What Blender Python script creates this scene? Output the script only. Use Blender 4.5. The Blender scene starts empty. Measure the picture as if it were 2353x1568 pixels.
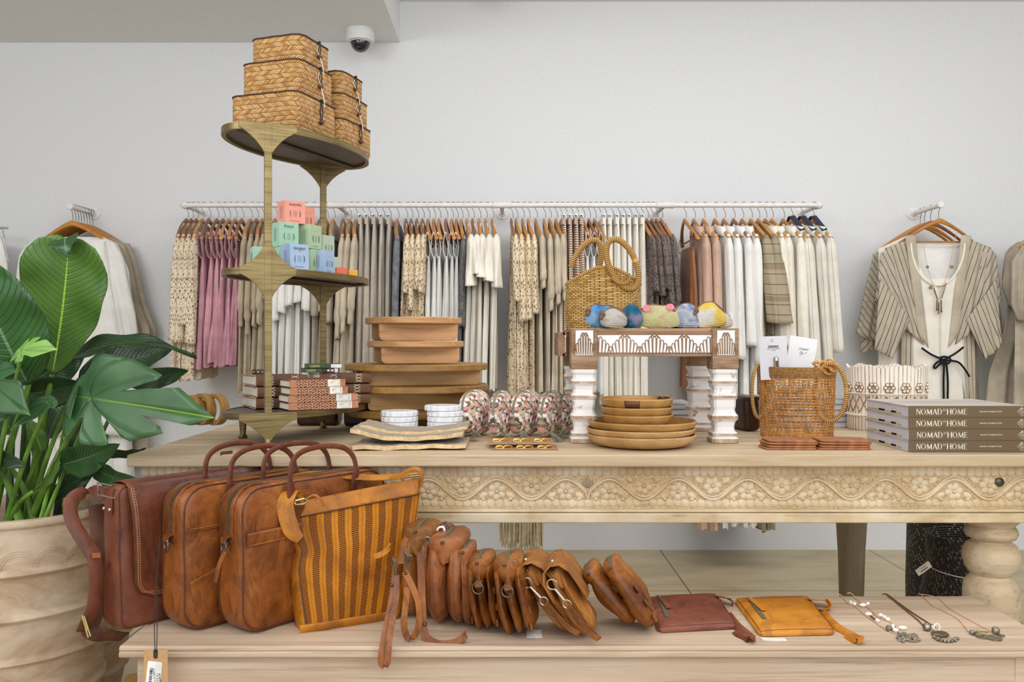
import bpy, math, random
from mathutils import Vector, Matrix, noise
PI = math.pi
sin, cos = math.sin, math.cos
SC = bpy.context.scene
COL = SC.collection
# ---------------------------------------------------------------- camera, world, lights, exposure
F, CX, CY, HC = 2000.0, 1176.5, 784.0, 1.2
cam = bpy.data.objects.new('camera', bpy.data.cameras.new('camera'))
COL.objects.link(cam)
cam.location = (0, 0, HC); cam.rotation_euler = (PI/2, 0, 0)
cam.data.sensor_width = 36; cam.data.lens = 36*F/2353; cam.data.clip_start = .05
SC.camera = cam
w = bpy.data.worlds.new('world'); SC.world = w; w.use_nodes = True
w.node_tree.nodes['Background'].inputs[0].default_value = (.86, .93, 1, 1)
w.node_tree.nodes['Background'].inputs[1].default_value = .55
def area(name, loc, target, size, size_y, power, col=(1, 1, 1)):
    d = bpy.data.lights.new(name, 'AREA'); d.shape = 'RECTANGLE'
    d.size = size; d.size_y = size_y; d.energy = power; d.color = col
    o = bpy.data.objects.new(name, d); COL.objects.link(o); o.location = loc
    o.rotation_euler = (Vector(target)-Vector(loc)).to_track_quat('-Z', 'Y').to_euler()
    return o
area('unseen_ceiling_light', (.9, 3.1, 3.1), (.9, 3.4, 0), 3.4, .7, 34, (.985, .99, 1))
area('unseen_ceiling_light', (-.3, 1.0, 3.1), (-.3, 1.9, .6), 3.6, .8, 24, (.99, .995, 1))
area('unseen_ceiling_light', (-2.6, .9, 2.85), (-1.8, 4.8, 1.4), 1.6, 1.2, 60, (.99, .995, 1))  # added lamp, out of view, to brighten the left part of the wall
area('unseen_ceiling_light', (3.6, 1.2, 3.0), (3.0, 4.9, 1.6), 1.8, 1.2, 34, (.99, .995, 1))  # extra unseen lamp put in to lift the right wall
area('front_fill_light', (0, -1.7, 1.75), (0, 5, 1.3), 7.5, 2.6, 96, (.95, .975, 1))  # added frontal fill from behind the camera, not an actual window
area('unseen_ceiling_light', (.9, -.6, 3.0), (-.2, 4.6, 1.4), 3.6, 1.2, 60, (.985, .99, 1))
SC.view_settings.view_transform = 'Standard'; SC.view_settings.look = 'None'
SC.view_settings.exposure = -.10; SC.view_settings.gamma = 1
SC.view_settings.use_curve_mapping = False
SC.cycles.max_bounces = 6; SC.cycles.transparent_max_bounces = 24
# ---------------------------------------------------------------- geometry helpers
def W(px, py, d):                       # a point seen at (px, py) standing d metres away
    return Vector(((px-CX)/F*d, d, HC-(py-CY)/F*d))
def Xat(px, d): return (px-CX)/F*d
def Zat(py, d): return HC-(py-CY)/F*d
TZ, BZ = .91, .55                       # table and bench top heights
def dT(py, z=TZ): return (HC-z)*F/(py-CY)
def onT(px, py, z=TZ):
    d = dT(py, z); return Vector((Xat(px, d), d, z))
class MB:
    def __init__(s): s.v = []; s.f = []; s.uv = []; s.m = []
    def add(s, vs, fs, uvs=None, M=None, mi=0):
        b = len(s.v)
        for p in vs:
            p = Vector(p)
            s.v.append(tuple(M @ p) if M is not None else tuple(p))
        for k, f in enumerate(fs):
            s.f.append([b+i for i in f]); s.m.append(mi)
            s.uv.append(uvs[k] if uvs else [(0, 0)]*len(f))
        return s
    def grid(s, P, cu=False, cv=False, us=1, vs=1, M=None, mi=0, caps=False, uvs=None):
        nv, nu = len(P), len(P[0]); vv = [p for r in P for p in r]; fs = []; uu = []
        for j in range(nv if cv else nv-1):
            for i in range(nu if cu else nu-1):
                i2, j2 = (i+1) % nu, (j+1) % nv
                fs.append([j*nu+i, j*nu+i2, j2*nu+i2, j2*nu+i])
                if uvs: uu.append([uvs[j][i], uvs[j][i+1], uvs[j+1][i+1], uvs[j+1][i]])
                else:
                    a, b = i/(nu if cu else nu-1)*us, (i+1)/(nu if cu else nu-1)*us
                    c, d = j/(nv-1)*vs if nv > 1 else 0, (j+1)/max(1, nv-1)*vs
                    uu.append([(a, c), (b, c), (b, d), (a, d)])
        if caps and cu:
            fs.append(list(range(nu))[::-1]); uu.append([(0, 0)]*nu)
            fs.append([(nv-1)*nu+i for i in range(nu)]); uu.append([(0, 0)]*nu)
        return s.add(vv, fs, uu, M, mi)
    def box(s, c, d, M=None, mi=0):
        x, y, z = c; a, b, e = d[0]/2, d[1]/2, d[2]/2
        vs = [(x+i*a, y+j*b, z+k*e) for k in (-1, 1) for j in (-1, 1) for i in (-1, 1)]
        fs = [[0, 2, 3, 1], [4, 5, 7, 6], [0, 1, 5, 4], [2, 6, 7, 3], [0, 4, 6, 2], [1, 3, 7, 5]]
        dims = [(0, 1), (0, 1), (0, 2), (0, 2), (1, 2), (1, 2)]
        uu = [[(vs[i][a_], vs[i][b_]) for i in f] for f, (a_, b_) in zip(fs, dims)]
        return s.add(vs, fs, uu, M, mi)
    def tube(s, pts, r, n=8, closed=False, caps=True, M=None, mi=0, flat=1.0, up=None):
        pts = [Vector(p) for p in pts]; N = len(pts)
        rr = r if isinstance(r, (list, tuple)) else [r]*N
        T = []
        for i in range(N):
            a = pts[(i-1) % N] if (closed or i > 0) else pts[0]
            b = pts[(i+1) % N] if (closed or i < N-1) else pts[-1]
            t = b-a; T.append(t.normalized() if t.length > 1e-9 else Vector((0, 0, 1)))
        ref = Vector(up) if up else (Vector((0, 0, 1)) if abs(T[0].z) < .9 else Vector((1, 0, 0)))
        nrm = (ref-T[0]*ref.dot(T[0])).normalized(); rings = []; L = 0; uvs = []
        for i in range(N):
            if up: nrm = Vector(up)
            nrm = (nrm-T[i]*nrm.dot(T[i]))
            nrm = nrm.normalized() if nrm.length > 1e-6 else T[i].orthogonal().normalized()
            bn = T[i].cross(nrm)
            rings.append([pts[i]+(nrm*cos(2*PI*k/n)*flat+bn*sin(2*PI*k/n))*rr[i] for k in range(n)])
            if i: L += (pts[i]-pts[i-1]).length
            uvs.append([(k/n, L) for k in range(n+1)])
        if closed: uvs.append([(k/n, L) for k in range(n+1)])
        s.grid(rings, cu=True, cv=closed, caps=(caps and not closed), M=M, mi=mi, uvs=uvs)
        return s
    def ribbon(s, pts, wid, th, side, M=None, mi=0, closed=False):   # a flat strap; side = width direction (vector or list)
        pts = [Vector(p) for p in pts]; N = len(pts); rings = []; uvs = []; L = 0
        for i in range(N):
            a = pts[(i-1) % N] if (closed or i > 0) else pts[0]; b = pts[(i+1) % N] if (closed or i < N-1) else pts[-1]
            t = (b-a).normalized(); sd = Vector(side[i] if isinstance(side, list) else side)
            sd = (sd-t*sd.dot(t)); sd = sd.normalized() if sd.length > 1e-6 else t.orthogonal().normalized()
            nn = t.cross(sd); wd = wid[i] if isinstance(wid, (list, tuple)) else wid
            rings.append([pts[i]+sd*wd/2*a_+nn*th/2*b_ for a_, b_ in ((-1, -.5), (-.9, -1), (.9, -1), (1, -.5), (1, .5), (.9, 1), (-.9, 1), (-1, .5))])
            if i: L += (pts[i]-pts[i-1]).length
            uvs.append([(k/8, L) for k in range(9)])
        if closed: uvs.append(uvs[0])
        return s.grid(rings, cu=True, cv=closed, caps=not closed, M=M, mi=mi, uvs=uvs)
    def lathe(s, prof, n=32, sx=1, sy=1, M=None, mi=0, closed=False, wob=None):
        P = []
        L = 0; uvs = []
        for j, (r, z) in enumerate(prof):
            if j: L += math.hypot(r-prof[j-1][0], z-prof[j-1][1])
            P.append([(r*cos(2*PI*k/n)*sx, r*sin(2*PI*k/n)*sy, z) if not wob else wob(r, z, 2*PI*k/n) for k in range(n)])
            uvs.append([(k/n*2*PI*.1, L) for k in range(n+1)])
        return s.grid(P, cu=True, M=M, mi=mi, uvs=uvs)
    def prism(s, poly, h, M=None, mi=0, bev=0):          # polygon in xy, extruded z 0..h
        n = len(poly)
        cx = sum(p[0] for p in poly)/n; cy = sum(p[1] for p in poly)/n
        def ring(z, k): return [(cx+(x-cx)*k, cy+(y-cy)*k, z) for x, y in poly]
        R = max(math.hypot(x-cx, y-cy) for x, y in poly)
        rs = [ring(0, 1), ring(h, 1)] if not bev else [ring(0, 1-bev/R), ring(bev, 1), ring(h-bev, 1), ring(h, 1-bev/R)]
        per = [0]
        for i in range(n): per.append(per[-1]+math.hypot(poly[(i+1) % n][0]-poly[i][0], poly[(i+1) % n][1]-poly[i][1]))
        uvs = [[(per[i], r[0][2]) for i in range(n+1)] for r in rs]
        b0 = len(s.v); s.grid(rs, cu=True, M=M, mi=mi, uvs=uvs)
        m = len(rs)
        s.f.append([b0+i for i in range(n)][::-1]); s.uv.append([poly[i] for i in range(n)][::-1]); s.m.append(mi)
        s.f.append([b0+(m-1)*n+i for i in range(n)]); s.uv.append([poly[i] for i in range(n)]); s.m.append(mi)
        return s
    def ball(s, c, r, n=12, m=8, sc=(1, 1, 1), M=None, mi=0):
        P = []
        for j in range(m+1):
            a = -PI/2+PI*j/m; q = max(cos(a), 1e-4)
            P.append([(c[0]+r*q*cos(2*PI*k/n)*sc[0], c[1]+r*q*sin(2*PI*k/n)*sc[1], c[2]+r*sin(a)*sc[2]) for k in range(n)])
        return s.grid(P, cu=True, M=M, mi=mi)
def obj(name, mb, mat, parent=None, smooth=True, bevel=0, sub=0, solid=0, seg=2, angle=40, loc=None):
    me = bpy.data.meshes.new(name); me.from_pydata(mb.v, [], mb.f)
    uvl = me.uv_layers.new(name='UVMap')
    flat = [c for f in mb.uv for p in f for c in p]
    if len(flat) == len(uvl.data)*2: uvl.data.foreach_set('uv', flat)
    mats = mat if isinstance(mat, (list, tuple)) else [mat]
    for m in mats: me.materials.append(m)
    if len(mats) > 1: me.polygons.foreach_set('material_index', mb.m)
    if smooth:
        me.polygons.foreach_set('use_smooth', [True]*len(me.polygons))
        me.set_sharp_from_angle(angle=math.radians(angle))
    me.update()
    o = bpy.data.objects.new(name, me); COL.objects.link(o)
    if parent: o.parent = parent
    if loc: o.location = loc
    if solid:
        md = o.modifiers.new('solid', 'SOLIDIFY'); md.thickness = solid; md.offset = 0
    if bevel:
        md = o.modifiers.new('bevel', 'BEVEL'); md.width = bevel; md.segments = seg; md.limit_method = 'ANGLE'; md.angle_limit = .6; md.harden_normals = False
    if sub:
        md = o.modifiers.new('sub', 'SUBSURF'); md.levels = sub; md.render_levels = sub
    return o
def tag(o, label=None, cat=None, group=None, kind=None):
    if label: o['label'] = label
    if cat: o['category'] = cat
    if group: o['group'] = group
    if kind: o['kind'] = kind
    return o
def thing(name, label, cat, loc=(0, 0, 0), rz=0, group=None):
    o = bpy.data.objects.new(name, None); COL.objects.link(o); o.empty_display_size = .05
    o.location = loc; o.rotation_euler = (0, 0, rz)
    return tag(o, label, cat, group)
def dup(root, loc, rot=(0, 0, 0), label=None, group=None, scale=None):
    r = root.copy(); COL.objects.link(r); r.location = loc; r.rotation_euler = rot
    if label: r['label'] = label
    if group: r['group'] = group
    if scale: r.scale = scale
    for ch in list(root.children):
        c = ch.copy(); COL.objects.link(c); c.parent = r
        for g in ch.children:
            d = g.copy(); COL.objects.link(d); d.parent = c
    return r
def Rz(a): return Matrix.Rotation(a, 4, 'Z')
def Rx(a): return Matrix.Rotation(a, 4, 'X')
def Ry(a): return Matrix.Rotation(a, 4, 'Y')
def Tr(*p): return Matrix.Translation(Vector(p))
def smoothpath(pts, k=6):                 # Catmull-Rom
    pts = [Vector(p) for p in pts]; out = []
    for i in range(len(pts)-1):
        p0, p1, p2, p3 = pts[max(i-1, 0)], pts[i], pts[i+1], pts[min(i+2, len(pts)-1)]
        for j in range(k):
            t = j/k
            out.append(.5*((2*p1)+(p2-p0)*t+(2*p0-5*p1+4*p2-p3)*t*t+(3*p1-p0-3*p2+p3)*t**3))
    out.append(pts[-1]); return out
def rrect(w, h, r, n=5, cx=0, cy=0):
    o = []
    for sx, sy, a0 in ((1, 1, 0), (-1, 1, PI/2), (-1, -1, PI), (1, -1, 1.5*PI)):
        for i in range(n+1):
            a = a0+PI/2*i/n; o.append((cx+sx*(w/2-r)+r*cos(a), cy+sy*(h/2-r)+r*sin(a)))
    return o
def densify(poly, step):
    o = []; n = len(poly)
    for i in range(n):
        a, b = poly[i], poly[(i+1) % n]; L = math.hypot(b[0]-a[0], b[1]-a[1]); k = max(1, int(L/step+.5))
        for j in range(k): o.append((a[0]+(b[0]-a[0])*j/k, a[1]+(b[1]-a[1])*j/k))
    return o
def nz(p, s=1, seed=0): return noise.noise(Vector((p[0]*s+seed*7.13, p[1]*s-seed*3.7, p[2]*s+seed*1.9)))
# ---------------------------------------------------------------- material helpers
def lin(c):
    return tuple(((x/255)/12.92 if x/255 <= .04045 else ((x/255+.055)/1.055)**2.4) for x in c)+(1,)
class G:
    def __init__(s, name):
        s.m = bpy.data.materials.new(name); s.m.use_nodes = True; s.t = s.m.node_tree
        s.b = s.t.nodes['Principled BSDF']; s.o = s.t.nodes['Material Output']
        s.tc = s.t.nodes.new('ShaderNodeTexCoord')
    def n(s, typ, **kw):
        nd = s.t.nodes.new('ShaderNode'+typ)
        for k, v in kw.items():
            if hasattr(nd, k) and k[0].islower(): setattr(nd, k, v)
            else: s.put(nd.inputs[k.replace('_', ' ')], v)
        return nd
    def put(s, sock, v):
        if isinstance(v, bpy.types.NodeSocket): s.t.links.new(v, sock)
        elif isinstance(v, bpy.types.Node): s.t.links.new(v.outputs[0], sock)
        else: sock.default_value = v
    def mt(s, op, a, b=None, c=None):
        nd = s.t.nodes.new('ShaderNodeMath'); nd.operation = op
        for i, v in enumerate((a, b, c)):
            if v is not None: s.put(nd.inputs[i], v)
        return nd.outputs[0]
    def mix(s, f, a, b, mode='MIX'):
        nd = s.t.nodes.new('ShaderNodeMixRGB'); nd.blend_type = mode
        s.put(nd.inputs[0], f); s.put(nd.inputs[1], a); s.put(nd.inputs[2], b); return nd.outputs[0]
    def ramp(s, f, st, interp='LINEAR'):
        nd = s.t.nodes.new('ShaderNodeValToRGB'); s.put(nd.inputs[0], f); cr = nd.color_ramp; cr.interpolation = interp
        while len(cr.elements) < len(st): cr.elements.new(.5)
        for e, (p, c) in zip(cr.elements, st): e.position = p; e.color = c if len(c) == 4 else tuple(c)+(1,)
        return nd.outputs[0]
    def noise(s, vec, scale=5, detail=4, rough=.55, dist=0):
        nd = s.n('TexNoise', Vector=vec); nd.inputs['Scale'].default_value = scale
        nd.inputs['Detail'].default_value = detail; nd.inputs['Roughness'].default_value = rough; nd.inputs['Distortion'].default_value = dist
        return nd.outputs['Fac']
    def map(s, vec, sc=(1, 1, 1), rot=(0, 0, 0), loc=(0, 0, 0)):
        nd = s.t.nodes.new('ShaderNodeMapping'); s.put(nd.inputs[0], vec); nd.inputs['Scale'].default_value = sc
        nd.inputs['Rotation'].default_value = rot; nd.inputs['Location'].default_value = loc; return nd.outputs[0]
    def uv(s): return s.tc.outputs['UV']
    def ob(s): return s.tc.outputs['Object']
    def sep(s, vec):
        nd = s.n('SeparateXYZ'); s.put(nd.inputs[0], vec); return nd.outputs
    def comb(s, x=0, y=0, z=0):
        nd = s.n('CombineXYZ'); s.put(nd.inputs[0], x); s.put(nd.inputs[1], y); s.put(nd.inputs[2], z); return nd.outputs[0]
    def rnd(s, vec):
        nd = s.n('TexWhiteNoise'); nd.noise_dimensions = '3D'; s.put(nd.inputs['Vector'], vec); return nd.outputs['Value']
    def done(s, col, rough=.6, metal=0, bump=None, bs=.3, bd=.002, alpha=None, spec=None, sheen=0, coat=0):
        s.put(s.b.inputs['Base Color'], col); s.put(s.b.inputs['Roughness'], rough); s.put(s.b.inputs['Metallic'], metal)
        if spec is not None: s.b.inputs['Specular IOR Level'].default_value = spec
        if sheen: s.b.inputs['Sheen Weight'].default_value = sheen
        if coat: s.b.inputs['Coat Weight'].default_value = coat; s.b.inputs['Coat Roughness'].default_value = .25
        if bump is not None:
            bn = s.n('Bump'); bn.inputs['Strength'].default_value = bs; bn.inputs['Distance'].default_value = bd
            s.put(bn.inputs['Height'], bump); s.t.links.new(bn.outputs[0], s.b.inputs['Normal'])
        if alpha is not None: s.put(s.b.inputs['Alpha'], alpha)
        return s.m
def m_plain(name, c, rough=.5, metal=0, var=.12, sc=30, bs=.15, bd=.001, **kw):
    g = G(name); f = g.noise(g.ob(), sc, 5)
    a = lin([max(0, x*(1-var)) for x in c]); b = lin([min(255, x*(1+var)) for x in c])
    return g.done(g.ramp(f, [(.3, a), (.7, b)]), rough, metal, f, bs, bd, **kw)
def m_wood(name, c1, c2, c3=None, sc=(2, 30, 30), rough=.6, knots=0, bs=.25, wash=None, coords='ob', dark=.25, streak=.45):
    g = G(name); v = g.map(g.ob() if coords == 'ob' else g.uv(), sc)
    f = g.noise(v, 1, 6, .6, .6); f2 = g.noise(g.map(g.ob(), (sc[0]*.3, sc[1]*.22, sc[2]*.22)), 1, 3, .5, 1.2)
    c = g.ramp(f, [(.22, lin(c1)), (.5, lin(c2)), (.72, lin(c3 or c2))])
    c = g.mix(g.mt('MULTIPLY', g.ramp(f2, [(.4, (0, 0, 0)), (.66, (1, 1, 1))]), dark*2), c, lin(c1))
    st = g.noise(g.map(g.ob() if coords == 'ob' else g.uv(), (sc[0]*1.6, sc[1]*4, sc[2]*4)), 1, 4, .7, .3)
    c = g.mix(g.mt('MULTIPLY', g.ramp(st, [(.54, (0, 0, 0)), (.68, (1, 1, 1))]), streak), c, lin([x*.74 for x in c1]))
    if wash: c = g.mix(g.ramp(g.noise(g.map(g.ob(), (3, 3, 3)), 1.5, 5, .6), [(.4, (0, 0, 0)), (.62, (.75, .75, .75))]), c, lin(wash))
    if knots:
        vo = g.n('TexVoronoi', Vector=g.map(g.ob(), (knots, knots*2.2, knots*2.2))); vo.inputs['Scale'].default_value = 1
        c = g.mix(g.ramp(vo.outputs['Distance'], [(.0, (1, 1, 1)), (.07, (0, 0, 0))]), c, lin([x*.6 for x in c1]))
    return g.done(c, rough, 0, f, bs, .0015)
def m_leather(name, c1, c2, c3, rough=.42, sc=9, bs=.35, seed=0):
    g = G(name); ob = g.map(g.ob(), (1, 1, 1), loc=(seed*3.1, seed*1.7, seed))
    f = g.noise(ob, sc, 6, .62, .4); gr = g.n('TexVoronoi', Vector=ob); gr.inputs['Scale'].default_value = 420
    wr = g.noise(g.map(ob, (1, 1, .45)), sc*2.4, 5, .7, 1.6)
    c = g.ramp(f, [(.3, lin(c1)), (.52, lin(c2)), (.72, lin(c3))])
    c = g.mix(g.mt('MULTIPLY', g.ramp(wr, [(.40, (1, 1, 1)), (.5, (0, 0, 0))]), .5), c, lin([x*.8 for x in c1]))
    h = g.mt('ADD', g.mt('MULTIPLY', gr.outputs['Distance'], .22), wr)
    return g.done(c, g.ramp(f, [(.3, (rough-.08,)*3), (.7, (rough+.14,)*3)]), 0, h, bs, .0022, spec=.45)
def m_fabric(name, c, var=.07, sc=9, rough=.9, bs=.3, thread=900, fold=0, c2=None):
    g = G(name); f = g.noise(g.ob(), sc, 5, .6)
    a = lin([x*(1-var) for x in c]); b = lin([min(255, x*(1+var)) for x in (c2 or c)])
    wv = g.noise(g.map(g.ob(), (thread, thread, thread*.25)), 1, 2)
    col = g.mix(g.mt('MULTIPLY', wv, .10), g.ramp(f, [(.35, a), (.65, b)]), lin([x*.72 for x in c]))
    h = g.mt('ADD', g.mt('MULTIPLY', g.noise(g.map(g.ob(), (14, 14, 7)), 3, 4, .6, 1.0), 2.0), wv)
    return g.done(col, rough, 0, h, bs, .003, spec=.15, sheen=.15)
def m_lace(name, c, dark, cell=70, thr=.30, rough=.9):
    g = G(name); uv = g.map(g.uv(), (cell, cell*.8, 1))
    d = g.n('TexVoronoi', Vector=uv, feature='DISTANCE_TO_EDGE'); d.inputs['Scale'].default_value = 1; d.inputs['Randomness'].default_value = .8
    d2 = g.n('TexVoronoi', Vector=uv, feature='DISTANCE_TO_EDGE'); d2.inputs['Scale'].default_value = 2.6; d2.inputs['Randomness'].default_value = .9
    hole = g.mt('MULTIPLY', g.mt('GREATER_THAN', d.outputs[0], .17), g.mt('GREATER_THAN', d2.outputs[0], .04))
    f = g.noise(g.ob(), 60, 3)
    col = g.ramp(f, [(.3, lin([x*.92 for x in c])), (.7, lin(c))])
    return g.done(col, rough, 0, d2.outputs[0], .5, .003, alpha=g.mt('SUBTRACT', 1, hole), spec=.1)
def m_stripe(name, base, strp, period=.03, duty=.1, axis=0, wob=.15, rough=.9, c3=None):
    g = G(name); s = g.sep(g.uv()); u = g.mt('ADD', s[axis], g.mt('MULTIPLY', g.mt('SUBTRACT', g.noise(g.uv(), 5, 2), .5), period*wob))
    fr = g.mt('FRACT', g.mt('DIVIDE', u, period)); st = g.mt('LESS_THAN', fr, duty)
    f = g.noise(g.ob(), 14, 4); wv = g.noise(g.map(g.ob(), (900, 900, 300)), 1, 2)
    b = g.ramp(f, [(.35, lin([x*.93 for x in base])), (.65, lin(base))])
    b = g.mix(g.mt('MULTIPLY', wv, .2), b, lin([x*.7 for x in base]))
    if c3:
        st2 = g.mt('LESS_THAN', g.mt('FRACT', g.mt('DIVIDE', u, period*3.1)), .16); b = g.mix(st2, b, lin(c3))
    return g.done(g.mix(st, b, lin(strp)), rough, 0, g.mt('ADD', wv, g.noise(g.ob(), 40, 4)), .25, .002, spec=.1)
def m_emit(name, c, s):
    g = G(name); g.b.inputs['Emission Color'].default_value = lin(c); g.b.inputs['Emission Strength'].default_value = s
    return g.done(lin(c), .5)
# ---------------------------------------------------------------- materials shared
M_wall = m_plain('wall_paint', (224, 225, 227), .9, 0, .012, 60, .12, .001)
M_ceil = m_plain('ceiling_paint', (232, 232, 232), .95, 0, .01, 40, .05)
M_white = m_plain('white_metal', (228, 226, 222), .45, 0, .03, 40, .05)
g = G('concrete_floor'); f_ = g.noise(g.map(g.ob(), (1, 2.4, 1)), 1.6, 6, .6, .5)
br = g.n('TexBrick', Vector=g.map(g.ob(), (1, 1, 1), (0, 0, 0), (.35, .62, 0))); br.inputs['Scale'].default_value = 1
br.inputs['Brick Width'].default_value = 1.2; br.inputs['Row Height'].default_value = 1.2; br.inputs['Mortar Size'].default_value = .003; br.offset = 0
M_floor = g.done(g.mix(br.outputs['Fac'], g.ramp(f_, [(.35, lin((178, 160, 128))), (.5, lin((194, 178, 144))), (.68, lin((206, 190, 156)))]), lin((70, 66, 58))), .42, 0, f_, .05)
M_palewood = m_wood('bleached_wood', (168, 142, 106), (202, 180, 148), (216, 200, 176), (1.6, 22, 22), .62, 0, .15, None, dark=.14)
M_benchwood = m_wood('whitewashed_wood', (166, 138, 112), (204, 182, 158), (220, 202, 182), (1.4, 26, 26), .62, 0, .25, None, dark=.16)
M_apron = m_wood('carved_pale_wood', (166, 136, 94), (204, 180, 140), (218, 200, 166), (5, 22, 22), .65, 0, .25, (228, 214, 188), dark=.2)
g = G('hatched_carving_ground'); wv_ = g.noise(g.map(g.ob(), (160, 160, 160)), 1, 3)
M_hatch = g.done(g.ramp(wv_, [(.3, lin((164, 132, 92))), (.6, lin((206, 178, 138)))]), .75, 0, wv_, .9, .003)
M_black = m_plain('black_iron', (30, 28, 27), .5, .3, .2, 60)
M_darkmetal = m_plain('dark_metal', (92, 84, 76), .35, .9, .1, 60)
M_steel = m_plain('polished_steel', (200, 198, 192), .28, .95, .05, 60, .02)
# ---------------------------------------------------------------- room shell
DW = 5.0; ZC = 3.15; ZS = 2.915
def struct(name, mb, m, **k): return tag(obj(name, mb, m, **k), kind='structure')
struct('floor', MB().box((0, 2.0, -.05), (13, 8, .1)), M_floor)
struct('wall_back', MB().box((0, DW+.1, ZC/2), (13, .2, ZC)), M_wall)
struct('wall_left', MB().box((-6.4, 2.0, ZC/2), (.2, 5.9, ZC)), M_wall)
struct('wall_right', MB().box((6.4, 2.0, ZC/2), (.2, 5.9, ZC)), M_wall)
struct('ceiling', MB().box((0, 2.0, ZC+.05), (13, 8, .1)), M_ceil)
xs = Xat(919, DW)
struct('trim_1', MB().box(((-6.3+xs)/2, (DW-1)/2+.0, (ZS+ZC)/2), (6.3+xs, DW+1, ZC-ZS)), M_ceil)
# ---------------------------------------------------------------- carved display table
tb = thing('display_table', 'long pale carved wooden table holding homewares, with vine and flower apron', 'table', (.21, 2.69, 0))
def wobj(name, mb, m, parent, **k):
    l = Vector((0, 0, 0)) - parent.location
    p = parent.parent
    while p is not None: l -= Vector((0, 0, 0)); p = None
    return obj(name, mb, m, parent, loc=l, **k)
X0, X1, D0, D1 = -.981, 1.42, 2.214, 3.17
wobj('table_top', MB().box(((X0+X1)/2, (D0+D1)/2, TZ-.0155), (X1-X0, D1-D0, .031)), M_palewood, tb, bevel=.004)
AF = 2.256; ax0, ax1 = -.955, 1.395
za, zb = .879, .762
m = MB().box(((ax0+ax1)/2, AF+.0125, (za+zb)/2), (ax1-ax0, .025, za-zb))
ap = wobj('apron', m, M_hatch, tb)
m = MB()
m.box(((ax0+ax1)/2, AF-.004, .762), (ax1-ax0, .026, .008)).box(((ax0+ax1)/2, AF-.002, .7445), (ax1-ax0+.012, .04, .025))
m.box(((ax0+ax1)/2, AF+.002, .876), (ax1-ax0, .02, .007))
wobj('apron_moulding', m, M_apron, tb, bevel=.003)
m = MB(); SA = F/AF
def dome(m, px, py, rx, rz, h, tilt=0, n=8):
    c = (Xat(px, AF), AF, Zat(py, AF)); P = []
    for j in range(5):
        a = PI/2*j/4
        P.append([(c[0]+(rx*cos(a)*cos(q)*cos(tilt)-rz*cos(a)*sin(q)*sin(tilt))/SA+1e-5*cos(q), AF+.001-h*sin(a), c[2]+(rx*cos(a)*cos(q)*sin(tilt)+rz*cos(a)*sin(q)*cos(tilt))/SA+1e-5*sin(q)) for q in [2*PI*k/n for k in range(n)]])
    m.grid(P, cu=True)
rs = random.Random(4)
x = 334
while x < 2410:
    dome(m, x+rs.uniform(-.7, .7), 1083, 11, 13, .0045); dome(m, x-6, 1157, 11.5, 10, .0028); dome(m, x-11, 1158, 2.6, 9.5, .0045, .35)
    x += 18.6
def vz(x): return 1125-23*cos(2*PI*(abs(x-1350)-50)/158.5) if abs(x-1350) > 2 else 1146
xx = [330+5*i for i in range(418)]
m.tube([(Xat(x, AF), AF-.001, Zat(vz(x), AF)) for x in xx], [.0042]*len(xx), 6)
m.tube([(Xat(x, AF), AF-.001, Zat(vz(x)-6, AF)) for x in xx], [.0022]*len(xx), 5)
k = 0
for sgn in (1, -1):
    for i in range(0, 14):
        fx = 1350+sgn*(50+79.2*i); low = (i % 2 == 0)
        if fx > 2400 or fx < 335: continue
        fy = 1130 if low else 1117
        np_ = 6
        for q in range(np_):
            a = 2*PI*q/np_+i*.3
            dome(m, fx+12.5*cos(a), fy+12.5*sin(a), 9.6, 8.6, .0055, -a)
        dome(m, fx, fy, 4.5, 4.5, .0105)
        for sd in (-1, 1):
            ly = fy+(9 if low else -13); a = sd*(.5 if low else -.5)
            dome(m, fx+sd*31, ly, 12, 7.5, .006, -a); dome(m, fx+sd*(31 if low else 24), ly+(8 if low else -3), 6, 4, .0075, a)
    dome(m, 1350, 1108, 7, 15, .006); dome(m, 1343, 1113, 6, 10, .005, .5); dome(m, 1357, 1113, 6, 10, .005, -.5)
carv = wobj('vine_carving', m, M_apron, tb, angle=60)
m = MB().lathe([(.0001, 0), (.009, .001), (.012, .004), (.012, .008)], 10, M=Tr(Xat(2295, AF), AF-.009, Zat(1108, AF)) @ Rx(-PI/2))
wobj('bolt_head', m, M_darkmetal, tb)
m = MB().box((ax0+.015, 2.72, .806), (.025, .86, .146)).box((ax1-.015, 2.72, .806), (.025, .86, .146)).box((.22, 3.13, .806), (2.3, .025, .146))
wobj('side_rail', m, M_apron, tb, bevel=.002)
def turned(x, y, mname, m_):
    p = [(.001, 0), (.045, 0), (.055, .02), (.05, .05), (.035, .07), (.045, .12), (.06, .18), (.07, .30), (.0715, .44), (.0715, .49), (.069, .52), (.07, .53), (.066, .555), (.052, .57), (.05, .575),
         (.062, .59), (.0705, .615), (.0705, .635), (.062, .655), (.048, .664), (.048, .668), (.06, .675), (.066, .687), (.062, .70), (.056, .706), (.064, .715), (.074, .725), (.078, .735), (.001, .735)]
    wobj('leg', MB().lathe(p, 32, M=Tr(x, y, 0)), m_, tb, angle=50)
for lx in (-.82, 1.285): turned(lx, 2.335, 'leg', M_palewood)
M_legshade = m_wood('shaded_leg_wood', (128, 112, 88), (150, 134, 108), (162, 146, 120), (20, 20, 2), .7)  # back leg wood darkened: the shade under the table is in this colour
p = [(.001, 0), (.03, 0), (.036, .1), (.042, .3), (.046, .45), (.0465, .46), (.055, .6), (.06, .66), (.0605, .665), (.0615, .7), (.058, .735), (.001, .735)]
for lx in (-.85, 1.205): wobj('leg', MB().lathe(p, 24, M=Tr(lx, 3.09, 0)), M_legshade, tb, angle=50)
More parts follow.
